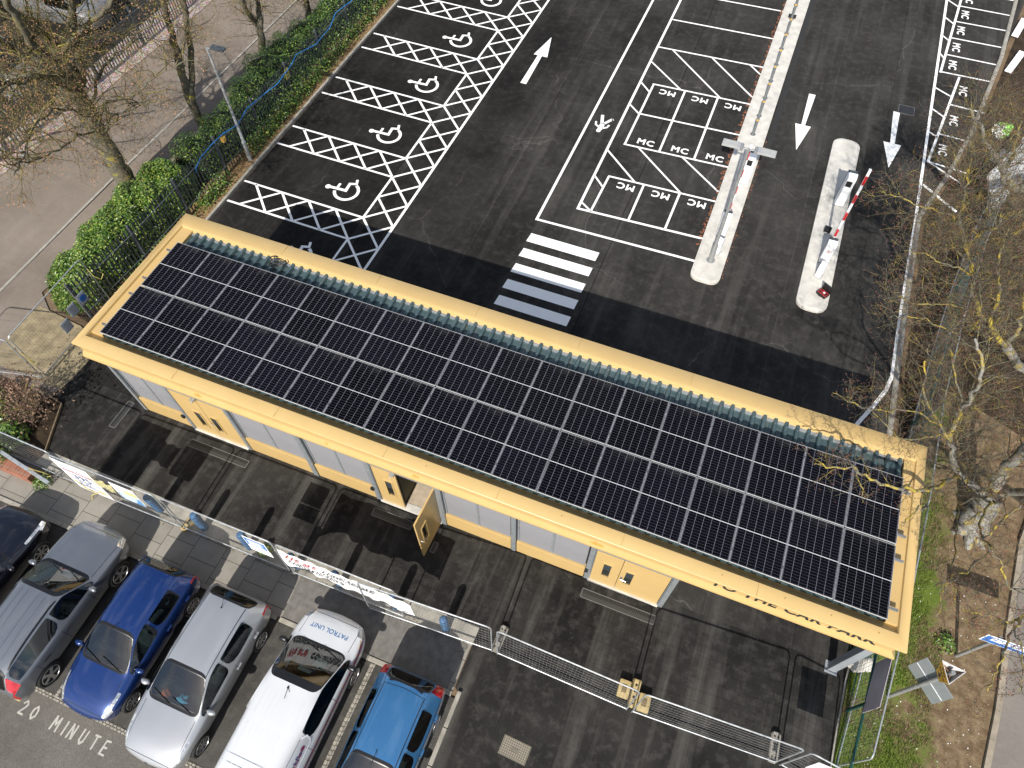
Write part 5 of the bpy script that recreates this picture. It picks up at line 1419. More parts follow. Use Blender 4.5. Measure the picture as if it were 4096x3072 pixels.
g2, bv, _ = make_car('parked_car', 'deep blue hatchback with a curved pressed swirl in its roof', (3.89, -6.19, Z), R(-90), sec, dict(cowl=4, top=5, pillar=6, rear=8, hatch=9, side_end=7), P, 2.55, .32, 10, dark_rear=True, lights=(([(1, 3), (1, 4), (2, 4)], 7, .03), ([(8, 3), (9, 3), (9, 2)], 9, .012)))
front_trim(g2, bv, 3, .58, .36)
mb = MB(); mb.tube([(-.12, .0, 1.55), (-.02, .03, 1.66), (.06, .05, 1.74)], .008, 5); mb.build('aerial', M['trim'], g2)
strip_on(bv, [(.0, -.53, 0), (-1.62, -.52, 0)], .022, (0, 0, -1), g2, 'roof_trim', M['trim'])
for k_ in (0, 1):
    pts = [(-.42 - .55 * math.cos(a) * (1 - .2 * k_) - .12 + .5, .02 + .28 * math.sin(a) * (1 - .25 * k_), 0) for a in [R(100 + 16 * i) for i in range(11)]]
    strip_on(bv, [(-p[0] - .75, p[1], 0) for p in pts], .022, (0, 0, -1), g2, 'roof_crease', P, .006, 3)
# ---- pale blue hatchback at the right end, tail towards the fence
P = car_paint('sky_blue_paint', (.04, .155, .33), .4, .27, (.55, -.48, -1.3), .98, .32)
sec = [(2.0, .55, .30, .60, .42, .63, .64, .645), (1.88, .74, .24, .70, .58, .74, .76, .77), (1.60, .85, .21, .80, .68, .87, .91, .92), (1.2, .875, .21, .885, .70, .965, 1.01, 1.02), (.80, .885, .21, .955, .72, 1.02, 1.07, 1.08),
       (.0, .89, .21, 1.0, .56, 1.46, 1.52, 1.54), (-.42, .89, .21, 1.02, .58, 1.485, 1.55, 1.57), (-1.42, .882, .21, 1.05, .575, 1.465, 1.53, 1.55), (-1.76, .868, .22, 1.06, .555, 1.405, 1.465, 1.48), (-2.00, .84, .24, 1.03, .62, 1.08, 1.11, 1.12), (-2.06, .79, .27, .88, .60, .94, .96, .965), (-2.10, .68, .32, .64, .48, .68, .69, .695)]
g3, bv, _ = make_car('parked_car', 'sky blue hatchback with a slotted roof spoiler, last car to the right', (11.18, -6.42, Z), R(-90), sec, dict(cowl=4, top=5, pillar=6, rear=8, hatch=9, side_end=7), P, 2.56, .32, 8, dark_rear=True, lights=(([(1, 3), (1, 4)], 7, .02), ([(8, 3), (8, 4), (9, 3), (9, 4)], 9, .02)))
for s in (-1, 1): strip_on(bv, [(-1.74, s * .16, 0), (-1.72, s * .30, 0), (-1.68, s * .44, 0)], .05, (0, 0, -1), g3, 'spoiler_slot', M['trim'], .005, 5)
for s in (-1, 1): strip_on(bv, [(.0, s * .53, 0), (-1.60, s * .53, 0)], .020, (0, 0, -1), g3, 'roof_trim', M['trim'])
strip_on(bv, [(-1.58, -.5, 0), (-1.62, 0, 0), (-1.58, .5, 0)], .010, (0, 0, -1), g3, 'roof_seam', M['trim'])
mb = MB(); mb.tube([(-.22, .0, 1.55), (-.08, .02, 1.63), (.10, .05, 1.72)], .008, 5); mb.build('aerial', M['trim'], g3)
# ---- grey off-roader, nose towards the fence
P = car_paint('graphite_paint', (.165, .178, .20), .5, .3, (.60, -.42, -1.32), 1.05, .4, (.98, 2.15, .74))
sec = [(2.36, .60, .36, .70, .48, .76, .78, .785), (2.24, .80, .30, .84, .64, .90, .92, .925), (1.92, .91, .26, .95, .72, 1.01, 1.04, 1.05), (1.40, .935, .26, 1.02, .76, 1.08, 1.115, 1.125), (.93, .94, .26, 1.07, .78, 1.13, 1.17, 1.18),
       (.28, .945, .26, 1.11, .63, 1.60, 1.675, 1.695), (-.25, .945, .26, 1.125, .65, 1.625, 1.70, 1.72), (-1.15, .94, .26, 1.17, .635, 1.59, 1.665, 1.685), (-1.78, .925, .28, 1.20, .595, 1.50, 1.57, 1.585), (-2.06, .88, .30, 1.10, .68, 1.18, 1.21, 1.22), (-2.14, .84, .33, .92, .66, .98, 1.0, 1.005), (-2.17, .74, .38, .70, .55, .74, .75, .755)]
g4, bv, _ = make_car('parked_car', 'graphite grey off-roader with roof rails, nose towards the fence', (1.50, -6.33, Z), R(90), sec, dict(cowl=4, top=5, pillar=6, rear=8, hatch=9, side_end=8), P, 2.78, .37, 5, dark_rear=True, lights=(([(1, 3), (1, 4)], 7, .02), ([(8, 4), (8, 3), (9, 3), (9, 2)], 9, .02)))
for s in (-1, 1):
    mb = MB(); pts = []
    for i in range(11):
        x = .12 - 1.75 * i / 10; hit = bv.ray_cast(Vector((x, s * .60, 4)), Vector((0, 0, -1))); pts.append(hit[0] + Vector((0, 0, .03 if 0 < i < 10 else -.01)))
    mb.tube(pts, .020, 6); mb.build('roof_rail', M['trim'], g4, smooth=True)
    for y in (.16, .36): strip_on(bv, [(.10, s * y, 0), (-1.5, s * y * .95, 0)], .02, (0, 0, -1), g4, 'roof_crease', car_paint('graphite_crease', (.22, .235, .26), .75, .3), .006)
bm = bmesh.new(); vs = [bm.verts.new(p) for p in ((-1.30, -.03, 1.66), (-1.30, .03, 1.66), (-1.50, .02, 1.63), (-1.50, -.02, 1.63), (-1.44, 0, 1.76))]
for f in ((0, 1, 4), (1, 2, 4), (2, 3, 4), (3, 0, 4), (3, 2, 1, 0)): bm.faces.new([vs[i] for i in f])
mb = MB(); mb.addbm(bm); mb.build('fin_aerial', M['trim'], g4)
strip_on(bv, [(2.5, -.5, .55), (2.5, .5, .55)], .10, (-1, 0, 0), g4, 'grille', M['trim'])
strip_on(bv, [(2.5, -.6, .72), (2.5, .6, .72)], .025, (-1, 0, 0), g4, 'chrome_bar', M['chrome'])
for y0, x0, w, h, mt in ((-.18, .86, .34, .26, M['signwhite']), (-.18, .93, .30, .05, M['navy']), (-.18, .82, .30, .05, M['signred'])):
    mb = MB(); mb.face([(x0 - h / 2, y0 - w / 2, 0), (x0 + h / 2, y0 - w / 2, 0), (x0 + h / 2, y0 + w / 2, 0), (x0 - h / 2, y0 + w / 2, 0)]); drape(mb, bv, Matrix.Identity(4), (0, 0, -1), -.03 if mt is M['signwhite'] else -.022); mb.build('screen_notice', mt, g4)
# ---- white patrol van, nose towards the fence
P = car_paint('white_van_paint', (.56, .57, .58), .0, .3, (.72, -.42, -1.6), 1.25, .35, (1.80, 2.45, .70))
sec = [(2.62, .58, .30, .66, .46, .71, .73, .735), (2.52, .78, .25, .82, .62, .87, .90, .905), (2.22, .90, .23, .94, .70, 1.01, 1.05, 1.06), (1.95, .92, .23, 1.0, .73, 1.07, 1.115, 1.125), (1.70, .93, .23, 1.04, .76, 1.12, 1.17, 1.18),
       (.80, .94, .23, 1.10, .68, 1.73, 1.80, 1.82), (-.25, .945, .23, 1.13, .735, 1.80, 1.88, 1.90), (-1.2, .945, .23, 1.13, .74, 1.81, 1.89, 1.91), (-1.92, .94, .24, 1.12, .73, 1.79, 1.87, 1.89), (-2.06, .92, .26, 1.10, .74, 1.70, 1.74, 1.75), (-2.12, .88, .30, .8, .7, .95, .97, .975), (-2.15, .8, .36, .6, .6, .66, .67, .675)]
g5, bv, vb = make_car('patrol_van', 'white patrol van with a red and blue stripe along its side', (8.72, -6.34, Z), R(90), sec, dict(cowl=4, top=5, pillar=6, rear=8, hatch=None, panel=True, mirror=M['trim'], handles=(.30, -.65), handlemat=M['trim']), P, 2.87, .325, 9, cat='van', lights=(([(1, 3), (1, 4)], 7, .02),))
for o in g5.children:
    if o.name.startswith('side_window'): pass
mb = MB(); text_faces(mb, 'PATROL UNIT', .165, Matrix.Identity(4), 0, 0, .002, 1.02)
drape(mb, bv, Matrix.Translation((2.10, 0, 0)) @ Matrix.Rotation(R(90), 4, 'Z') @ Matrix.Translation((0, -.06, 0)))
mb.build('bonnet_lettering', plain('blue_vinyl', (.03, .17, .42), .4), g5)
RX = Matrix.Rotation(R(90), 4, 'X')                               # right side faces -y, reads towards the nose
mb = MB(); text_faces(mb, 'NetworkRail', .20, Matrix.Identity(4), 0, 0, .002, 1.0, 1.0)
drape(mb, bv, Matrix.Translation((-.98, -2, 1.33)) @ RX, (0, 1, 0), .005, 1)
mb.build('side_lettering', M['navy'], g5)
mb = MB(); text_faces(mb, 'in partnership with', .095, Matrix.Identity(4), 0, 0, 0, 1.05)
drape(mb, bv, Matrix.Translation((-1.35, -2, 1.57)) @ RX, (0, 1, 0), .005, 1)
mb.build('side_lettering', M['letter'], g5)
mb = MB()
for a, b in (((-1.5, 1.28), (-.42, 1.44)), ((-1.3, 1.24), (-.42, 1.38))):
    for i in range(6):
        u0, u1 = i / 6, (i + 1) / 6; x0, x1 = a[0] + (b[0] - a[0]) * u0, a[0] + (b[0] - a[0]) * u1
        mb.face([(x0, -2, a[1] + (b[1] - a[1]) * u0 - .012 * u0), (x1, -2, a[1] + (b[1] - a[1]) * u1 - .06 * u1), (x1, -2, a[1] + (b[1] - a[1]) * u1 + .0 * u1), (x0, -2, a[1] + (b[1] - a[1]) * u0)])
drape(mb, bv, Matrix.Identity(4), (0, 1, 0), .005, 1); mb.build('side_emblem', plain('maroon_vinyl', (.32, .01, .05), .4), g5)
strip_on(bv, [(-.30, -2, 1.62), (-.20, -2, 1.50), (-.24, -2, 1.28), (-.30, -2, 1.22), (-1.75, -2, 1.20)], .045, (0, 1, 0), g5, 'panel_moulding', plain('white_moulding', (.82, .82, .83), .25), .012)
strip_on(bv, [(-.34, -2, 1.64), (-1.75, -2, 1.64)], .012, (0, 1, 0), g5, 'panel_seam', M['trim'])
mr, mbb = MB(), MB()
nx = 46
for i in range(nx):
    x0 = -2.0 + i * .095
    for r_ in (0, 1):
        z0 = .80 + .065 * r_
        (mr if (i + r_) % 2 else mbb).face([(x0, -2, z0), (x0 + .095, -2, z0), (x0 + .095, -2, z0 + .065), (x0, -2, z0 + .065)])
def clip_arch(m_):
    keep = [k_ for k_, f in enumerate(m_.f) if all(bv.ray_cast(Vector((m_.v[v][0], -2, m_.v[v][2])), Vector((0, 1, 0)))[0] is not None and bv.ray_cast(Vector((m_.v[v][0], -2, m_.v[v][2])), Vector((0, 1, 0)))[0].y < -.62 for v in f)]
    m_.f = [m_.f[k_] for k_ in keep]; m_.m = [m_.m[k_] for k_ in keep]
for m_, mt in ((mr, plain('red_vinyl', (.45, .03, .05), .4)), (mbb, plain('royal_blue_vinyl', (.03, .06, .30), .4))):
    clip_arch(m_); drape(m_, bv, Matrix.Identity(4), (0, 1, 0), .005, 1); m_.build('side_stripe', mt, g5)
strip_on(bv, [(-2.0, -2, .945), (2.2, -2, .945)], .014, (0, 1, 0), g5, 'side_stripe', M['amber'], .006, 40)
for i in range(8):
    y = -.49 + .14 * i
    strip_on(bv, [(.35, y, 0), (-.25, y, 0)], .022, (0, 0, -1), g5, 'roof_rib', P, .006, 6)
    strip_on(bv, [(-.45, y, 0), (-1.75, y, 0)], .022, (0, 0, -1), g5, 'roof_rib', P, .006, 8)
strip_on(bv, [(-1.18, -.62, 0), (-1.18, .62, 0)], .10, (0, 0, -1), g5, 'roof_rib', P, .012, 10); strip_on(bv, [(-1.30, -.62, 0), (-1.30, .62, 0)], .010, (0, 0, -1), g5, 'roof_seam', M['greyplastic'], .004, 10)
mb = MB(); mb.tube([(.52, .02, 1.83), (.42, -.02, 1.90), (.28, -.07, 1.98)], .009, 5); mb.lathe([(.035, 0), (.02, .035)], 8, (.52, .02, 1.825)); mb.build('aerial', M['trim'], g5)
for y, x, w, h in ((.42, 1.08, .10, .16), (-.08, 1.02, .34, .09), (-.30, 1.30, .30, .22)):
    mb = MB(); mb.face([(x - h / 2, y - w / 2, 0), (x + h / 2, y - w / 2, 0), (x + h / 2, y + w / 2, 0), (x - h / 2, y + w / 2, 0)]); drape(mb, bv, Matrix.Identity(4), (0, 0, -1), -.012); mb.build('screen_notice', plain('pale_paper', (.62, .70, .66), .8), g5)
strip_on(bv, [(2.75, -.5, .62), (2.75, .5, .62)], .10, (-1, 0, 0), g5, 'grille', M['trim']); 
# ---- black car at the left edge, nose towards the fence
P = car_paint('black_paint', (.006, .006, .012), .3, .25, (.55, -.5), .98, .32, (.95, 2.05, .72))
sec = [(2.20, .56, .30, .62, .44, .66, .68, .69), (2.10, .78, .24, .74, .62, .79, .82, .83), (1.80, .88, .21, .84, .70, .90, .94, .95), (1.3, .905, .21, .91, .73, .98, 1.02, 1.03), (.85, .915, .21, .97, .75, 1.03, 1.07, 1.08),
       (.05, .92, .21, 1.01, .60, 1.47, 1.53, 1.55), (-.40, .92, .21, 1.02, .62, 1.49, 1.55, 1.57), (-1.45, .913, .21, 1.04, .61, 1.47, 1.53, 1.55), (-1.75, .90, .22, 1.05, .58, 1.42, 1.48, 1.495), (-2.0, .86, .24, 1.03, .66, 1.10, 1.13, 1.14), (-2.1, .80, .27, .90, .64, .96, .98, .985), (-2.14, .68, .32, .66, .5, .70, .71, .715)]
g6, bv, _ = make_car('parked_car', 'black car cut off by the left edge, nose towards the fence', (-.95, -6.60, Z), R(90), sec, dict(cowl=4, top=5, pillar=6, rear=8, hatch=9, side_end=7), P, 2.70, .33, 7, dark_rear=True, lights=(([(1, 3), (1, 4), (2, 4)], 7, .03), ([(8, 3), (9, 3), (9, 2)], 9, .012)))
# ---- pale vans beyond the far fence, shade put into their paint as a darker grey
P = car_paint('shaded_van_paint', (.17, .175, .18), .2, .4)
vsec = [(2.62, .58, .30, .70, .46, .75, .77, .775), (2.52, .84, .25, .86, .66, .92, .95, .955), (2.25, .95, .23, 1.0, .74, 1.08, 1.12, 1.13), (2.05, .96, .23, 1.05, .78, 1.14, 1.18, 1.19), (1.85, .97, .23, 1.1, .80, 1.2, 1.24, 1.25),
       (1.15, .98, .23, 1.15, .78, 1.95, 2.02, 2.04), (.2, .985, .23, 1.2, .84, 2.05, 2.13, 2.15), (-1.2, .985, .23, 1.2, .85, 2.06, 2.14, 2.16), (-2.2, .98, .24, 1.2, .84, 2.04, 2.12, 2.14), (-2.4, .95, .26, 1.2, .82, 1.95, 2.0, 2.01), (-2.45, .9, .30, .9, .74, 1.05, 1.07, 1.075), (-2.48, .8, .36, .6, .6, .66, .67, .675)]
for x, y, rz, lab in ((-17.0, 11.2, R(8), 'pale van in shade-darkened paint beyond the far palisade fence, at the left edge'), (-17.6, 16.4, R(4), 'pale van in shade-darkened paint beyond the far palisade fence, second from the left'), (-18.0, 21.6, R(6), 'pale van in shade-darkened paint beyond the far palisade fence, farthest up')):
    gv_, _, _ = make_car('parked_van', lab, (x, y, -.04), rz, vsec, dict(cowl=4, top=5, pillar=6, rear=8, hatch=None, panel=True, mirror=M['trim']), P, 3.0, .34, 7, cat='van')
    gv_['group'] = 'pale vans beyond the far fence'
# ================================================================== VEGETATION
def m_bark(name, a, b, lich, amount):
    t = NT(name); n = t.noise(5, 5, .7); f = t.noise(26, 4, .7); l_ = t.noise(3.2, 5, .65)
    c = t.mix(t.mapr(n, .3, .7), a, b); c = t.mix(t.mapr(f, .5, .75, 0, .6), c, tuple(x * .3 for x in a))
    c = t.mix(t.mapr(l_, .60 - amount * .3, .72 - amount * .3), c, lich)
    t.col(c); t.set(.92, spec=.1); t.bump(f, .7, .02); return t.mat
M['barkL'] = m_bark('grey_green_bark', (.075, .07, .052), (.16, .148, .112), (.24, .21, .05), .22)
M['twigL'] = m_bark('olive_twigs', (.055, .05, .03), (.125, .11, .06), (.26, .22, .06), .30)
M['barkR'] = m_bark('pale_grey_bark', (.13, .127, .115), (.30, .295, .27), (.30, .23, .045), .24)
M['twigR'] = m_bark('lichen_twigs', (.06, .055, .042), (.15, .138, .10), (.33, .26, .055), .22)
M['branchR'] = m_bark('lichen_branches', (.085, .08, .065), (.21, .20, .16), (.38, .29, .05), .50)
M['budL'] = plain('orange_brown_buds', (.36, .19, .10), .8, var=.35, scale=3)
M['budR'] = plain('red_brown_buds', (.20, .075, .05), .8, var=.35, scale=3)
def catmull(pts, n=4):
    P = [Vector(p) for p in pts]; out = []
    for i in range(len(P) - 1):
        a = P[max(i - 1, 0)]; b = P[i]; c = P[i + 1]; d = P[min(i + 2, len(P) - 1)]
        for k in range(n):
            t_ = k / n; out.append(.5 * ((2 * b) + (c - a) * t_ + (2 * a - 5 * b + 4 * c - d) * t_ ** 2 + (3 * b - a - 3 * c + d) * t_ ** 3))
    out.append(P[-1]); return out
class Tree:
    def __init__(s, seed, zmax=1e9, bud=.017, bp=.10, td=1.0, droop=0.0, dens=1.0, zfloor=None):
        s.r = random.Random(seed); s.wood = MB(); s.br = MB(); s.td = td; s.tw = MB(); s.bud = MB(); s.bs = bud; s.droop = droop; s.bp = bp; s.dens = dens; s.zfloor = zfloor
    def rv(s, k): return Vector((s.r.gauss(0, k), s.r.gauss(0, k), s.r.gauss(0, k)))
    def budat(s, p, d):
        q = s.bs * s.r.uniform(.7, 1.5); u = d.orthogonal().normalized() * q; w = d.cross(u).normalized() * q; d = d.normalized() * q * 1.7
        n = len(s.bud.v); s.bud.v += [tuple(p + u), tuple(p - u * .5 + w * .8), tuple(p - u * .5 - w * .8), tuple(p + d), tuple(p - d * .5)]
        for f in ((0, 1, 3), (1, 2, 3), (2, 0, 3), (1, 0, 4), (2, 1, 4), (0, 2, 4)): s.bud.f.append(tuple(n + i for i in f)); s.bud.m.append(0)
    def twig(s, p, d, L, r, depth):
        n = 5 if depth else 4; pts = [p]; rad = [r]; d = d.normalized(); seg = L / n
        for i in range(n):
            d = (d + s.rv(.22) + Vector((0, 0, .10 - s.droop * (i / n)))).normalized()
            if s.zfloor is not None and pts[-1].z < s.zfloor(pts[-1]): d.z = abs(d.z) + .25; d.normalize()
            p = p + d * seg; pts.append(p); rad.append(r * (1 - (i + 1) / n * .72))
        s.tw.tube(pts, rad, 3 if r < .012 else 5, cap=False)
        if depth == 0:
            s.budat(pts[-1], d)
            for q in pts[1:-1]:
                if s.r.random() < s.bp: s.budat(q + s.rv(.012), d)
            return
        k = max(2, int(s.r.uniform(3.2, 5.5) * s.dens * (1.4 if L > 1.4 else 1)))
        for i in range(k):
            u = s.r.uniform(.15, 1.0); j = min(int(u * n), n - 1); f = u * n - j; q = pts[j].lerp(pts[j + 1], f)
            side = (d.cross(s.rv(1)).normalized() * s.r.uniform(.6, 1.1) + (pts[j + 1] - pts[j]).normalized() * s.r.uniform(.35, .9))
            s.twig(q, side, L * s.r.uniform(.36, .62), max(.0038, rad[j] * s.r.uniform(.42, .62)), depth - 1)
    def limb(s, pts, r0, r1, twigs=0, L=1.6, depth=2, start=.2, jit=.03, tr=None, out=None):
        P = catmull(pts, 5); n = len(P); rad = [r0 + (r1 - r0) * (i / (n - 1)) for i in range(n)]
        P = [P[0]] + [p + s.rv(jit * (.5 + r0)) for p in P[1:]]
        rad = [x * s.r.uniform(.90, 1.10) * (1 if r0 > .09 else .78) for x in rad]
        (s.wood if r0 > .09 else s.br).tube(P, rad, 10 if r0 > .12 else 7)
        twigs = int(twigs * s.td + .5)
        for i in range(twigs):
            u = start + (1 - start) * (i + s.r.random()) / max(1, twigs); j = min(int(u * (n - 1)), n - 2)
            ax = (P[j + 1] - P[j]).normalized(); side = ax.cross(s.rv(1)).normalized()
            dd = side * s.r.uniform(.7, 1.1) + ax * s.r.uniform(.2, .8) + Vector((0, 0, .25))
            if out is not None: dd += Vector(out) * .35
            s.twig(P[j].copy(), dd, L * s.r.uniform(.6, 1.25) * (1.15 - .45 * u), tr or max(.007, rad[j] * .32), depth)
        return P
    def done(s, name, loc, label, bark, twig, budm, group):
        o = empty(name, loc, 0, label, 'tree', group); inv = Vector(loc)
        for mb in (s.wood, s.br, s.tw, s.bud): mb.v = [(v[0] - inv.x, v[1] - inv.y, v[2] - inv.z) for v in mb.v]
        s.wood.build('trunk', bark, o, smooth='all')
        c = s.tw.build('crown', twig, o, smooth='all')
        if s.br.f: s.br.build('branches', M['branchR'] if bark is M['barkR'] else bark, o, smooth='all')
        if s.bud.f: tag(s.bud.build('buds', budm, c), kind='stuff')
        return o
V = lambda *a: Vector(a)
# --- left trees
T = Tree(11, td=.95, droop=.45, dens=1.15, bud=.016, bp=.20)
b = at(521, 765, 0)
T.limb([(b.x, b.y, -.1), (b.x - .02, b.y + .05, .5), (b.x + .0, b.y + .1, 2.4), (b.x + .05, b.y + .15, 4.4)], .40, .30, 5, 1.6, 2, .4, .02, .02)
f0 = V(b.x + .05, b.y + .15, 4.3)
T.limb([f0, at(240, 215, 5.6), at(130, 110, 6.8), at(0, 20, 8.0), at(-200, -150, 10)], .22, .10, 16, 2.2, 2, .05, .05, .03)
T.limb([f0 - V(0, 0, .3), at(310, 240, 5.2), at(290, 60, 7.0), at(280, -80, 8.4)], .17, .07, 16, 2.2, 2, .1, .05, .028)
T.limb([f0 - V(0, 0, .6), at(190, 300, 4.8), at(60, 200, 5.8), at(-60, 130, 7.0)], .17, .08, 14, 2.2, 2, .1, .05, .028)
T.limb([f0 - V(0, 0, .9), at(395, 300, 4.8), at(520, 170, 6.0), at(640, 60, 7.2)], .085, .03, 18, 2.0, 2, .1, .06, .02)
T.limb([f0 - V(0, 0, 1.4), at(420, 420, 4.4), at(520, 380, 5.4), at(640, 300, 6.2), at(760, 240, 6.6)], .06, .02, 20, 1.9, 2, .1, .06, .018)
T.limb([f0 - V(0, 0, 1.7), at(455, 490, 4.2), at(520, 420, 5.2), at(600, 430, 5.8)], .06, .02, 18, 1.9, 2, .1, .06, .018)
T.limb([f0 - V(0, 0, 1.5), at(330, 540, 4.6), at(230, 600, 5.6), at(130, 640, 6.4), at(20, 660, 7.0)], .045, .025, 20, 2.0, 2, .1, .06, .018)
T.limb([f0 - V(0, 0, 1.0), at(230, 430, 5.2), at(140, 500, 6.2), at(100, 610, 6.8), at(60, 700, 7.2)], .045, .025, 20, 2.0, 2, .1, .06, .018)
T.limb([f0, at(200, 300, 6.0), at(60, 330, 7.0), at(-60, 420, 8.0)], .08, .03, 16, 2.0, 2, .1, .06, .018)
T.limb([f0 - V(0, 0, .2), at(250, 300, 5.6), at(140, 190, 6.8), at(60, 60, 8.2), at(0, -80, 9.5)], .15, .09, 10, 2.0, 2, .1, .05)
T.limb([at(240, 215, 5.6), at(330, 120, 6.6), at(420, 40, 7.6), at(480, -60, 8.4)], .10, .05, 14, 2.0, 2, .1, .05)
T.limb([at(190, 300, 4.8), at(90, 330, 5.8), at(0, 330, 6.6), at(-100, 330, 7)], .11, .06, 10, 2.0, 2, .1, .05)
T.done('bare_tree', (b.x, b.y, 0), 'thick trunked bare tree with orange buds at the left end of the hedge', M['barkL'], M['twigL'], M['budL'], 'bare trees along the left footway')
for seed, base, stems, lab, k in ((21, (814, 521), ([(745, 360, 2.0), (705, 200, 3.6), (660, 40, 5.4), (620, -160, 7.4)], [(770, 380, 1.8), (762, 200, 3.2), (735, 10, 5.0), (700, -200, 7)]), 'twin stemmed bare tree behind the slim lamp post', 1),
                               (22, (1064, 240), ([(1040, 120, 1.4), (1030, 20, 2.4), (1015, -120, 4.2)], [(1030, 100, 1.5), (985, 40, 2.6), (950, -60, 4)]), 'forked bare tree above the middle of the hedge', 1),
                               (23, (1238, 75), ([(1225, 0, 1.0), (1200, -120, 2.6)],), 'bare tree farthest up the footway', 0)):
    T = Tree(seed, droop=.2, dens=1.0, bud=.016); b = at(*base, 0)
    for i, st in enumerate(stems):
        T.limb([(b.x, b.y, -.1), (b.x, b.y + .02, .5)] + [at(*q) for q in st], .20 - .05 * i, .09, 16, 1.9, 2, .45, .03, .016, (.3, 0, 0))
    T.done('bare_tree', (b.x, b.y, 0), lab, M['barkL'], M['twigL'], M['budL'], 'bare trees along the left footway')
T = Tree(31, droop=.1, dens=1.0); b = at(105, 560, 0)
T.limb([(b.x, b.y, -.1), at(130, 510, 1.0), at(170, 450, 2.2), at(215, 400, 3.2)], .085, .03, 12, 1.6, 2, .3)
T.limb([at(130, 510, 1.0), at(160, 560, 2.0), at(190, 530, 3.0)], .05, .02, 8, 1.4, 2, .3)
T.done('sapling', (b.x, b.y, 0), 'slender pale stemmed sapling by the far fence at the left edge', M['barkR'], M['twigL'], M['budL'], None)
# --- right trees
zf = lambda p: 4.3 if p.x < 21.6 and p.y > -1 else .5
T = Tree(41, td=1.05, dens=1.1, bud=.010, zfloor=zf)
b = at(3880, 2118, 0)
T.limb([(b.x, b.y, -.15), at(3905, 2075, .35), at(3945, 2020, .9), at(3972, 1992, 1.3)], .40, .30)
for a_, q in ((-.9, .5), (.2, .45), (2.4, .55), (3.6, .5), (4.6, .6)): T.limb([(b.x, b.y, .35), (b.x + .35 * math.cos(a_), b.y + .35 * math.sin(a_), .10), (b.x + (.30 + q * .5) * math.cos(a_), b.y + (.30 + q * .5) * math.sin(a_), -.10)], .20, .08)
k0 = at(3972, 1992, 1.25)
T.limb([k0, at(3995, 1905, 2.0), at(4060, 1835, 3.0), at(4130, 1770, 4.2), at(4300, 1600, 6)], .17, .09, 14, 1.6, 3, .2, .03, .016)
T.limb([k0, at(4040, 1965, 1.9), at(4130, 1975, 3.0), at(4260, 1990, 4)], .13, .06, 6, 1.4, 2)
PB = T.limb([k0, at(3895, 1945, 1.7), at(3838, 1900, 2.3), at(3808, 1790, 3.1), at(3815, 1700, 3.8), at(3880, 1590, 4.8), at(3935, 1480, 5.8), at(3900, 1350, 6.6)], .115, .03, 56, 1.7, 2, .12, .05, .015)
T.limb([at(3838, 1900, 2.3), at(3770, 1940, 3.4), at(3690, 1958, 4.4), at(3600, 1955, 4.95), at(3500, 1922, 5.2), at(3420, 1880, 5.35), at(3335, 1868, 5.45), at(3262, 1855, 5.5)], .07, .018, 16, .9, 2, .2, .05, .010, (0, 0, .4))
T.limb([at(3420, 1882, 5.35), at(3445, 1950, 5.3), at(3450, 2010, 5.3)], .02, .008, 4, .4, 1)
T.limb([at(3425, 1880, 5.35), at(3395, 1855, 5.5), at(3355, 1848, 5.6)], .02, .008, 2, .3, 1)
T.limb([at(3690, 1958, 4.4), at(3682, 2020, 4.6), at(3640, 2065, 4.7), at(3605, 2095, 4.8)], .03, .014, 5, .6, 1)
T.limb([at(3808, 1790, 3.1), at(3760, 1700, 4.0), at(3705, 1600, 4.8), at(3700, 1470, 5.4), at(3720, 1380, 5.8)], .055, .018, 26, 1.3, 2, .12, .05, .011)
T.limb([at(3760, 1700, 4.0), at(3660, 1650, 4.9), at(3560, 1640, 5.4), at(3450, 1625, 5.8), at(3330, 1570, 6.2)], .03, .008, 16, 1.0, 2, .12, .05, .009)
T.limb([at(3790, 1730, 3.6), at(3640, 1760, 4.8), at(3560, 1720, 5.4), at(3490, 1640, 5.8)], .03, .008, 14, 1.0, 2, .12, .05, .008)
T.limb([at(3815, 1700, 3.8), at(3850, 1620, 4.4), at(3820, 1500, 5.2), at(3810, 1380, 6)], .05, .02, 22, 1.3, 2, .12, .05, .011)
T.limb([k0, at(3925, 2080, 2.2), at(3930, 2160, 3.2), at(3960, 2190, 3.8), at(3860, 2290, 4.2), at(3790, 2340, 4.4), at(3740, 2460, 4.6)], .045, .014, 16, .9, 2, .2, .05, .010)
T.limb([at(3930, 2160, 3.2), at(4010, 2080, 4.0), at(4090, 2020, 4.8)], .04, .02, 8, 1.0, 2)
T.limb([k0 + V(0, 0, .1), at(3840, 2020, 2.0), at(3830, 2180, 3.0), at(3800, 2300, 3.6), at(3830, 2400, 3.9)], .035, .012, 10, .9, 2, .2, .05, .008)
T.done('lichen_tree', (b.x, b.y, 0), 'pollarded grey tree with yellow lichen reaching over the right end of the roof', M['barkR'], M['twigR'], M['budR'], None)
T = Tree(42, td=1.15, dens=1.15, bud=.010, zfloor=zf)
b = V(26.3, 9.6, 0)
T.limb([(26.3, 9.6, -.1), (26.2, 9.6, 1.5), at(4096, 1474, 3.2), at(4025, 1385, 4.2)], .17, .11)
f1 = at(4025, 1385, 4.2)
T.limb([f1, at(3920, 1255, 5.2), at(3888, 1100, 6.1), at(3868, 1005, 6.7), at(3842, 885, 7.3), at(3862, 760, 7.9), at(3880, 640, 8.3)], .09, .025, 70, 1.9, 2, .1, .05, .014)
T.limb([at(3868, 1005, 6.7), at(3920, 930, 7.2), at(3985, 905, 7.6), at(4060, 840, 8)], .06, .02, 18, 1.5, 2, .1, .05, .012)
T.limb([at(3842, 885, 7.3), at(3770, 850, 7.6), at(3690, 830, 7.9), at(3600, 790, 8.1), at(3520, 770, 8.2)], .03, .008, 18, 1.1, 2, .1, .05, .009)
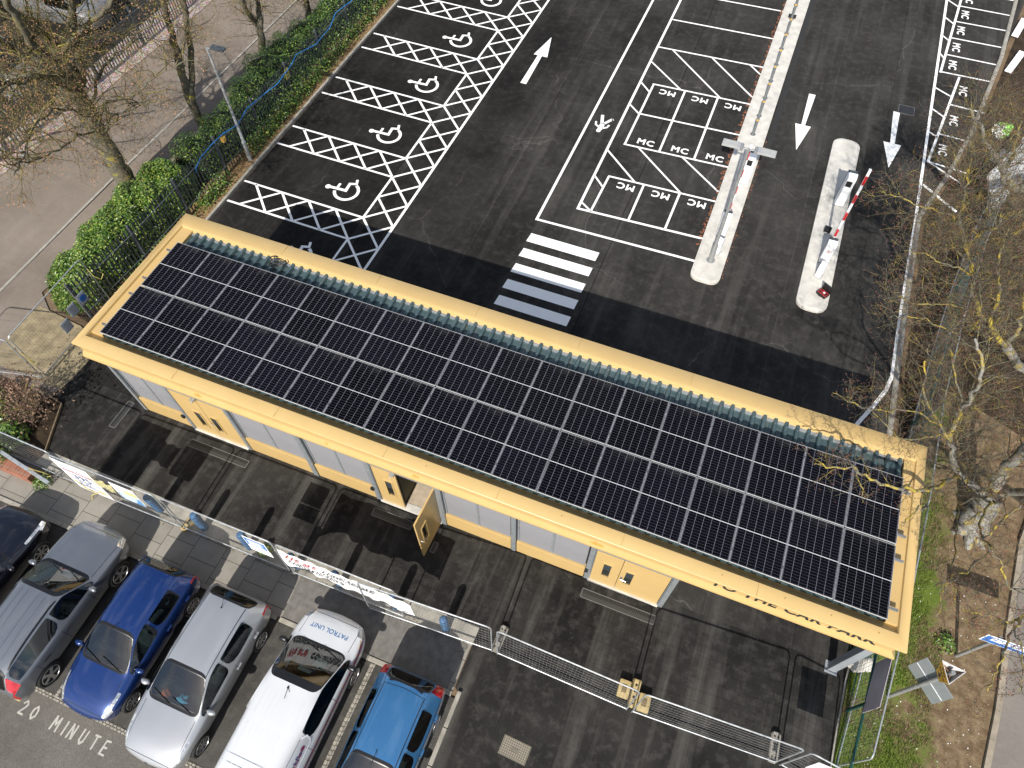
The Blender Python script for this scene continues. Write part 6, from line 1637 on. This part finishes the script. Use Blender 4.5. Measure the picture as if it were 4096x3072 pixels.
T.limb([at(3888, 1100, 6.1), at(3790, 1060, 6.6), at(3700, 1020, 7.0), at(3620, 1000, 7.2)], .035, .010, 18, 1.2, 2, .1, .05, .010)
T.limb([at(3920, 1255, 5.2), at(3800, 1220, 6.0), at(3680, 1215, 6.5), at(3590, 1190, 6.8), at(3540, 1200, 6.9)], .035, .009, 18, 1.2, 2, .1, .05, .010)
T.limb([at(3930, 1270, 5.1), at(3840, 1340, 5.8), at(3700, 1280, 6.4), at(3560, 1270, 6.8)], .035, .009, 16, 1.2, 2, .1, .05, .010)
T.limb([f1, at(3960, 1300, 5.0), at(4000, 1180, 5.9), at(3990, 1040, 6.8), at(4040, 900, 7.5)], .08, .03, 30, 1.7, 2, .1, .05, .012)
T.limb([f1, at(4080, 1280, 5.0), at(4110, 1130, 6.0)], .08, .04, 16, 1.7, 2, .1, .05, .012)
T.done('lichen_tree', tuple(b), 'tall bare tree with yellow lichen rising from the right edge over the exit lane', M['barkR'], M['twigR'], M['budR'], None)
T = Tree(43, td=1.1, dens=1.15, bud=.010, zfloor=zf)
b = V(26.6, 19.5, 0)
T.limb([(26.6, 19.5, -.1), (26.3, 19.4, 2.0), at(4080, 760, 4.0), at(4020, 690, 4.8)], .22, .12)
f1 = at(4020, 690, 4.8)
T.limb([f1, at(3960, 600, 5.6), at(3930, 520, 6.2), at(3880, 430, 6.8)], .10, .03, 30, 1.7, 2, .1, .05, .013)
T.limb([f1, at(4060, 600, 5.6), at(4080, 480, 6.4)], .08, .03, 22, 1.6, 2, .1, .05, .012)
T.limb([at(3960, 600, 5.6), at(3880, 600, 6.1), at(3800, 560, 6.5)], .035, .010, 16, 1.1, 2, .1, .05, .010)
T.done('lichen_tree', tuple(b), 'bare tree with yellow lichen around the lime green bag at the upper right', M['barkR'], M['twigR'], M['budR'], None)
# low scrub tangle under the right trees: one shrub per clump
T = Tree(44, dens=1.0, bud=.012, zfloor=zf)
b = V(24.6, 2.0, 0)
# hanging branches that come into the frame from the right
b = V(27.0, 3.2, 0)
T.limb([(27, 3.2, -.1), (26.9, 3.2, 2.2), at(4230, 2300, 4.4)], .16, .09)
f1 = at(4230, 2300, 4.4)
T.limb([f1, at(4110, 2450, 5.2), at(4060, 2510, 5.4), at(4020, 2600, 5.5), at(3985, 2690, 5.5), at(3950, 2760, 5.5)], .045, .012, 14, .8, 2, .2, .05, .009)
T.limb([at(4110, 2450, 5.2), at(4020, 2490, 5.4), at(3920, 2455, 5.5), at(3850, 2435, 5.5)], .025, .008, 12, .7, 2, .2, .05, .008)
T.limb([f1, at(4130, 2350, 5.2), at(4040, 2350, 5.5), at(3990, 2240, 5.7), at(3960, 2190, 5.8)], .04, .010, 14, .8, 2, .2, .05, .009)
T.limb([at(4060, 2510, 5.4), at(4090, 2620, 5.5), at(4085, 2760, 5.5)], .025, .008, 8, .6, 2, .2, .05, .008)
T.done('lichen_tree', tuple(b), 'bare tree by the right hand road whose yellow twigs hang above the blue road sign', M['barkR'], M['twigR'], M['budR'], None)

# ------------------------------------------------------------------ leaves
def leafmat(name, c, tr=.25):
    t = NT(name); n = t.noise(2.5, 3)
    t.col(t.mix(t.mapr(n, .3, .7), tuple(x * .75 for x in c), tuple(x * 1.2 for x in c))); t.set(.38, spec=.5)
    t.b.inputs['Subsurface Weight'].default_value = 0
    return t.mat
LM = [leafmat('laurel_leaf_dark', (.034, .078, .012)), leafmat('laurel_leaf_mid', (.07, .14, .018)), leafmat('laurel_leaf_light', (.16, .24, .035)), leafmat('laurel_leaf_yellow', (.24, .27, .05))]
def leaf(mb, p, nrm, L, w, m, r):
    a = r.random() * 6.283; u = nrm.orthogonal().normalized(); v = nrm.cross(u); d = u * math.cos(a) + v * math.sin(a); s = nrm.cross(d).normalized()
    q = len(mb.v); mid = p + d * L * .5 - nrm * L * .06
    mb.v += [tuple(p), tuple(mid + s * w + nrm * w * .25), tuple(p + d * L - nrm * L * .12), tuple(mid - s * w + nrm * w * .25)]
    mb.f += [(q, q + 1, q + 2), (q, q + 2, q + 3)]; mb.m += [m, m]
def bump3(x, y, z): return .5 * math.sin(1.9 * x + .7 * y + 1.3 * z) + .35 * math.sin(3.7 * y - 2.1 * x + 2.2 * z) + .25 * math.sin(6.1 * x + 5.3 * y + 1.7)
def hedge(name, label, y0, y1, xl, xr, H, seed, n, L=.085, wts=(3, 4, 3, 1), cat='hedge', rag=.16):
    r = random.Random(seed); mb = MB()
    cx = lambda y: (xl(y) + xr(y)) / 2
    for i in range(n):
        y = r.uniform(y0, y1); a = r.uniform(-.15, math.pi + .15); W = (xr(y) - xl(y)) / 2; h = H(y)
        e = min(1, (y - y0) / .7, (y1 - y) / .7); e = max(.05, e) ** .5
        sq = (abs(math.cos(a)) ** 3 + abs(math.sin(a)) ** 3) ** (-1 / 3)                   # rounded box section
        k = (1 + rag * bump3(cx(y) + W * math.cos(a), y, h * math.sin(a))) * e * (1 - abs(r.gauss(0, .07)))
        p = V(cx(y) + W * math.cos(a) * sq * k, y + r.gauss(0, .03), max(.03, h * math.sin(a) * sq * k))
        nn = V(math.cos(a) + r.gauss(0, .45), r.gauss(0, .5), math.sin(a) + .35 + r.gauss(0, .45)).normalized()
        leaf(mb, p, nn, L * r.uniform(.65, 1.3), L * r.uniform(.22, .32), r.choices((0, 1, 2, 3), wts)[0], r)
    o = empty(name, (cx((y0 + y1) / 2), (y0 + y1) / 2, 0), 0, label, cat)
    off = o.location; mb.v = [(v[0] - off.x, v[1] - off.y, v[2]) for v in mb.v]
    mb.build('foliage', LM, o)
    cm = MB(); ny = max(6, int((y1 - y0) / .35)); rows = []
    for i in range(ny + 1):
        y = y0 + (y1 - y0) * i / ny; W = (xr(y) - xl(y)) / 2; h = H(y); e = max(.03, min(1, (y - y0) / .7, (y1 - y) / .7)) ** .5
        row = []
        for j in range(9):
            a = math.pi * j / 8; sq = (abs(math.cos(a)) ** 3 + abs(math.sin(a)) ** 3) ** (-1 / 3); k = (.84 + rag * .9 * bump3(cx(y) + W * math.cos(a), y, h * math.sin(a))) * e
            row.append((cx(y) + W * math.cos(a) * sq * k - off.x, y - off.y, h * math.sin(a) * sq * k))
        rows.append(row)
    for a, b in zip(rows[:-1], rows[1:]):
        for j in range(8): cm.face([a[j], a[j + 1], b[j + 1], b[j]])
    cm.build('stems', plain('shaded_core', (.018, .026, .008), .9, var=.6, scale=8), o)  # lumpy filler core, coloured dark as the hedge's shaded inside
    return o
lerp = lambda y, a, b, ya, yb: a + (b - a) * max(0, min(1, (y - ya) / (yb - ya)))
hedge('laurel_hedge', 'broad glossy laurel hedge at the left end of the palisade fence', 2.0, 9.2, lambda y: lerp(y, -6.45, -6.1, 4, 9), lambda y: -4.55 + .05 * math.sin(y), lambda y: lerp(y, 1.35, 1.55, 2, 5), 5, 26000, .10)
hedge('laurel_hedge', 'darker narrow hedge behind the palisade fence from the lamp post upwards', 9.0, 30, lambda y: lerp(y, -6.3, -5.8, 9, 30), lambda y: -4.45 + .06 * math.sin(y * 1.3), lambda y: 1.45 + .12 * math.sin(y * .9), 6, 30000, .085, (5, 4, 2, .5), rag=.24)
# laurel shoots pushing through the fence towards the bays
rr = random.Random(77); k_ = 0
labs = ['leafy laurel shoots between the palisade fence and the left kerb']
for y, sc in ((3.4, .5), (4.4, .6), (5.6, .55), (7.0, .55), (8.3, .7), (9.2, .75), (11.8, .8), (12.8, .9), (13.7, .95), (14.6, .9), (15.6, 1.0), (16.6, 1.0), (17.7, .95), (18.9, 1.0), (20.2, 1.0), (21.6, 1.0), (23.0, .9), (24.6, 1.0)):
    mb = MB(); n = int(430 * sc)
    for i in range(n):
        u = rr.gauss(0, .30 * sc); v = rr.gauss(0, .17 * sc); z = abs(rr.gauss(.35, .30)) * sc
        nn = V(rr.gauss(.3, .5), rr.gauss(0, .5), 1).normalized(); leaf(mb, V(v, u * 1.25, min(z, 1.3)), nn, rr.uniform(.07, .12), .027, rr.choices((0, 1, 2, 3), (4, 4, 2, 1))[0], rr)
    st = MB()
    for i in range(5): st.tube([(0, 0, 0), (rr.gauss(0, .08), rr.gauss(0, .12), .4), (rr.gauss(0, .12), rr.gauss(0, .25), .8 * sc)], .008, 4)
    o = empty('laurel_shoots', (-3.92, y, 0)); mb.build('foliage', LM, o); st.build('stems', M['barkL'], o); tag(o, labs[0], 'shrub', 'laurel shoots along the fence foot')
# planter shrubs
T = Tree(51, droop=.2, dens=1.0, bud=.012)
b = V(-3.55, -1.75, .03)
for i in range(15):
    a = i * .95; d = V(math.cos(a) * .5, math.sin(a) * .45, 1.0); T.limb([b, b + d * .45 + T.rv(.06), b + d * .95 + T.rv(.1), b + d * 1.5 + T.rv(.15)], .030, .010, 9, .5, 1, .35, .05, .008)
for i in range(900):
    p = b + V(rr.gauss(.15, .55), rr.gauss(.1, .42), abs(rr.gauss(1.15, .35))); T.budat(p, T.rv(1) + V(0, 0, .1))
T.bs = .03
for i in range(500):
    p = b + V(rr.gauss(.15, .5), rr.gauss(.1, .4), abs(rr.gauss(1.2, .35))); T.budat(p, T.rv(1) + V(0, 0, .1))
o = T.done('dry_shrub', tuple(b), 'withered brown shrub in the planting bed behind the fence', M['barkR'], plain('dry_stems', (.20, .14, .09), .9, var=.4), plain('dry_leaves', (.24, .15, .10), .9, var=.6, scale=14), None)
o['category'] = 'shrub'
def bush(label, c, rad, h, n, seed, L=.10, wts=(3, 4, 2, .5), name='shrub', group=None):
    r = random.Random(seed); mb = MB()
    for i in range(n):
        a = r.random() * 6.283; e = r.uniform(0, 1.5); k = r.uniform(.72, 1.05)
        nn = V(math.cos(a) * math.cos(e), math.sin(a) * math.cos(e), math.sin(e)); p = V(nn.x * rad * k, nn.y * rad * k, max(.03, nn.z * h * k))
        leaf(mb, p, (nn + V(r.gauss(0, .4), r.gauss(0, .4), .4)).normalized(), L * r.uniform(.7, 1.3), L * .28, r.choices((0, 1, 2, 3), wts)[0], r)
    for i in range(6): mb.tube([(0, 0, 0), (r.gauss(0, rad * .3), r.gauss(0, rad * .3), h * .5), (r.gauss(0, rad * .5), r.gauss(0, rad * .5), h * .85)], .010, 4, 0)
    o_ = mb.build(name, LM); o_.location = c; return tag(o_, label, 'shrub', group)
bush('green leafy shrub in front of the withered brown one', (-3.5, -2.5, .03), .38, .75, 900, 61, .12)
bush('dark green shrub at the left edge under the fence panel', (-4.9, -1.9, .0), .6, .9, 1200, 62, .10, (6, 3, 1, 0))
bush('dark creeper climbing the fence above the brick planter', (-3.4, -3.25, .4), .5, .6, 700, 63, .09, (4, 3, 2, 1))
bush('small weed clump at the foot of the fence under the blue notice', (5.62, -2.85, 0), .22, .3, 420, 64, .06, (2, 4, 3, 1))
bush('weeds along the brick planter end', (-1.75, -3.45, 0), .30, .28, 380, 65, .06, (3, 4, 2, 1))
bush('leafy weeds round the foot of the road sign pole', (23.75, 1.65, 0), .30, .18, 160, 66, .08, (2, 4, 3, 1))
bush('leafy weeds between the steel column and the pale stone', (21.75, .55, 0), .30, .4, 420, 67, .07, (2, 4, 3, 1))

# ------------------------------------------------------------------ right verge: grass, stones, litter
def m_verge():
    t = NT('verge_turf'); a = t.noise(.55, 5, .65, dist=.4); b = t.noise(3.5, 5, .7); f = t.noise(40, 3, .7)
    o = t.xyz()
    gk = t.math('ADD', a, t.math('MULTIPLY', t.math('SUBTRACT', b, .5), .5))
    gk = t.math('ADD', gk, t.mapr(o[0], 22.6, 24.4, .10, -.22))
    e = t.mix(t.mapr(b, .4, .7), (.12, .082, .047), (.25, .185, .112)); e = t.mix(t.mapr(f, .55, .8, 0, .5), e, (.08, .055, .035))
    g = t.mix(t.mapr(f, .3, .7), (.06, .095, .014), (.14, .18, .035))
    t.col(t.mix(t.mapr(gk, .47, .60), e, g)); t.set(.95, spec=.1); t.bump(f, .8, .03); return t.mat
sheet('verge', [(21.36, -9), (21.42, 0), (21.6, 5.2), (23.3, 10), (25.6, 9), (25.48, 5.3), (25.18, 2.4), (25.0, .4), (24.78, -1.1), (24.58, -3.5), (24.33, -9)], -.016, m_verge())
GM = [leafmat('grass_dark', (.045, .085, .012)), leafmat('grass_mid', (.10, .16, .022)), leafmat('grass_light', (.20, .25, .05)), leafmat('grass_straw', (.32, .27, .11))]
rg = random.Random(88); mb = MB()
from mathutils import noise as mn
cnt = 0
while cnt < 26000:
    x = rg.uniform(21.5, 24.6); y = rg.uniform(-4.2, 9.5)
    if y > 5 and x < 21.95: continue
    v = mn.noise(V(x * .55, y * .55, 0)) + .5 * mn.noise(V(x * 1.9, y * 1.9, 3)) + (.30 if x < 23.2 else .30 - .75 * (x - 23.2)) - (.25 if y > 6 else 0)
    if v < .05 + rg.random() * .35: 
        if rg.random() < .985: continue
    h = rg.uniform(.03, .10); a = rg.random() * 6.283; w = rg.uniform(.004, .008); lx, ly = rg.gauss(0, .03), rg.gauss(0, .03); q = len(mb.v)
    mb.v += [(x - w * math.cos(a), y - w * math.sin(a), -.02), (x + w * math.cos(a), y + w * math.sin(a), -.02), (x + lx, y + ly, h)]; mb.f.append((q, q + 1, q + 2)); mb.m.append(rg.choices((0, 1, 2, 3), (3, 4, 2, 1))[0]); cnt += 1
tag(mb.build('grass', GM), kind='stuff')
mb = MB()
for i in range(520):
    x = rg.uniform(21.6, 25.0); y = rg.uniform(-4, 4.5); r_ = rg.uniform(.006, .018) * (1.6 if rg.random() < .06 else 1); mb.lathe([(r_, 0), (r_ * .75, r_ * .6)], 5, (x, y, -.015), rg.choice((0, 0, 1)))
for i in range(700):
    x = rg.uniform(-3.9, -3.5); y = rg.uniform(2.7, 26); r_ = rg.uniform(.01, .03); mb.lathe([(r_, 0), (r_ * .7, r_ * .6)], 5, (x, y, -.012), 0)
tag(mb.build('gravel', [plain('buff_pebbles', (.36, .28, .18), .9, var=.4, scale=20), M['signwhite']]), kind='stuff')
mb = MB()
for i in range(420):                                                # fallen twigs on the dark soil under the trees
    x = rg.uniform(22.0, 25.2); y = rg.uniform(5.5, 24); a = rg.random() * 6.283; L = rg.uniform(.15, .8); p = V(x, y, .0); d = V(math.cos(a), math.sin(a), 0) * L
    mb.tube([p, p + d * .5 + V(rg.gauss(0, .04), rg.gauss(0, .04), .03), p + d], [.008, .006, .003], 4)
tag(mb.build('fallen_twigs', M['twigR']), kind='stuff')
mb = MB()
for i in range(1500):                                               # dry leaves and crumbs along the kerbs and fence foot
    z = rg.random()
    if z < .35: x, y = rg.uniform(-4.3, 12), rg.gauss(-3.1, .06)
    elif z < .6: x, y = rg.uniform(22.0, 24.4), rg.uniform(5, 22)
    else: x, y = -3.55 - abs(rg.gauss(0, .16)), rg.uniform(3, 26)
    leaf(mb, V(x, y, .012), V(rg.gauss(0, .3), rg.gauss(0, .3), 1).normalized(), rg.uniform(.02, .06), .012, rg.choice((0, 1)), rg)
tag(mb.build('leaf_litter', [plain('dry_leaf_brown', (.13, .075, .035), .9, var=.5, scale=30), plain('dry_leaf_olive', (.10, .10, .03), .9, var=.5, scale=30)]), kind='stuff')

# ================================================================== LIGHT
W = bpy.data.worlds.new('World'); S.world = W; W.use_nodes = True
nt = W.node_tree; bg = nt.nodes['Background']
sky = nt.nodes.new('ShaderNodeTexSky'); sky.sky_type = 'NISHITA'; sky.sun_disc = False
sun_dir = Vector((.03, -1.2218, 1.0)).normalized()                  # towards the sun
sky.sun_elevation = math.asin(sun_dir.z); sky.sun_rotation = math.atan2(sun_dir.x, sun_dir.y)
sky.air_density = 1.0; sky.dust_density = 1.2; sky.altitude = 50
tc = nt.nodes.new('ShaderNodeTexCoord'); mp = nt.nodes.new('ShaderNodeMapping'); mp.inputs['Scale'].default_value = (1.0, 1.0, 1.9)
nz = nt.nodes.new('ShaderNodeTexNoise'); nz.inputs['Scale'].default_value = 4.5; nz.inputs['Detail'].default_value = 7; nz.inputs['Roughness'].default_value = .58; nz.inputs['Distortion'].default_value = .25
mr_ = nt.nodes.new('ShaderNodeMapRange'); mr_.inputs[1].default_value = .47; mr_.inputs[2].default_value = .66; mr_.inputs[4].default_value = .9
mx_ = nt.nodes.new('ShaderNodeMix'); mx_.data_type = 'RGBA'; mx_.inputs[7].default_value = (7.5, 7.6, 7.8, 1)
nt.links.new(tc.outputs['Generated'], mp.inputs[0]); nt.links.new(mp.outputs[0], nz.inputs['Vector']); nt.links.new(nz.outputs['Fac'], mr_.inputs[0])
nt.links.new(mr_.outputs[0], mx_.inputs[0]); nt.links.new(sky.outputs[0], mx_.inputs[6]); nt.links.new(mx_.outputs[2], bg.inputs[0]); bg.inputs[1].default_value = .105
sl = bpy.data.lights.new('sun', 'SUN'); sl.energy = 5.0; sl.angle = R(.5); sl.color = (1, .955, .88)
so = bpy.data.objects.new('sun', sl); COL.objects.link(so); so.location = (10, -20, 40)
so.rotation_euler = (-sun_dir).to_track_quat('-Z', 'Y').to_euler()
vs = S.view_settings; vs.view_transform = 'Standard'; vs.look = 'None'; vs.exposure = .5; vs.gamma = 1; vs.use_curve_mapping = False
S.cycles.use_adaptive_sampling = True; S.cycles.adaptive_threshold = .02
S.cycles.max_bounces = 6; S.cycles.diffuse_bounces = 2; S.cycles.glossy_bounces = 3; S.cycles.transparent_max_bounces = 12; S.cycles.transmission_bounces = 4
S.cycles.use_denoising = True; S.cycles.caustics_reflective = False; S.cycles.caustics_refractive = False
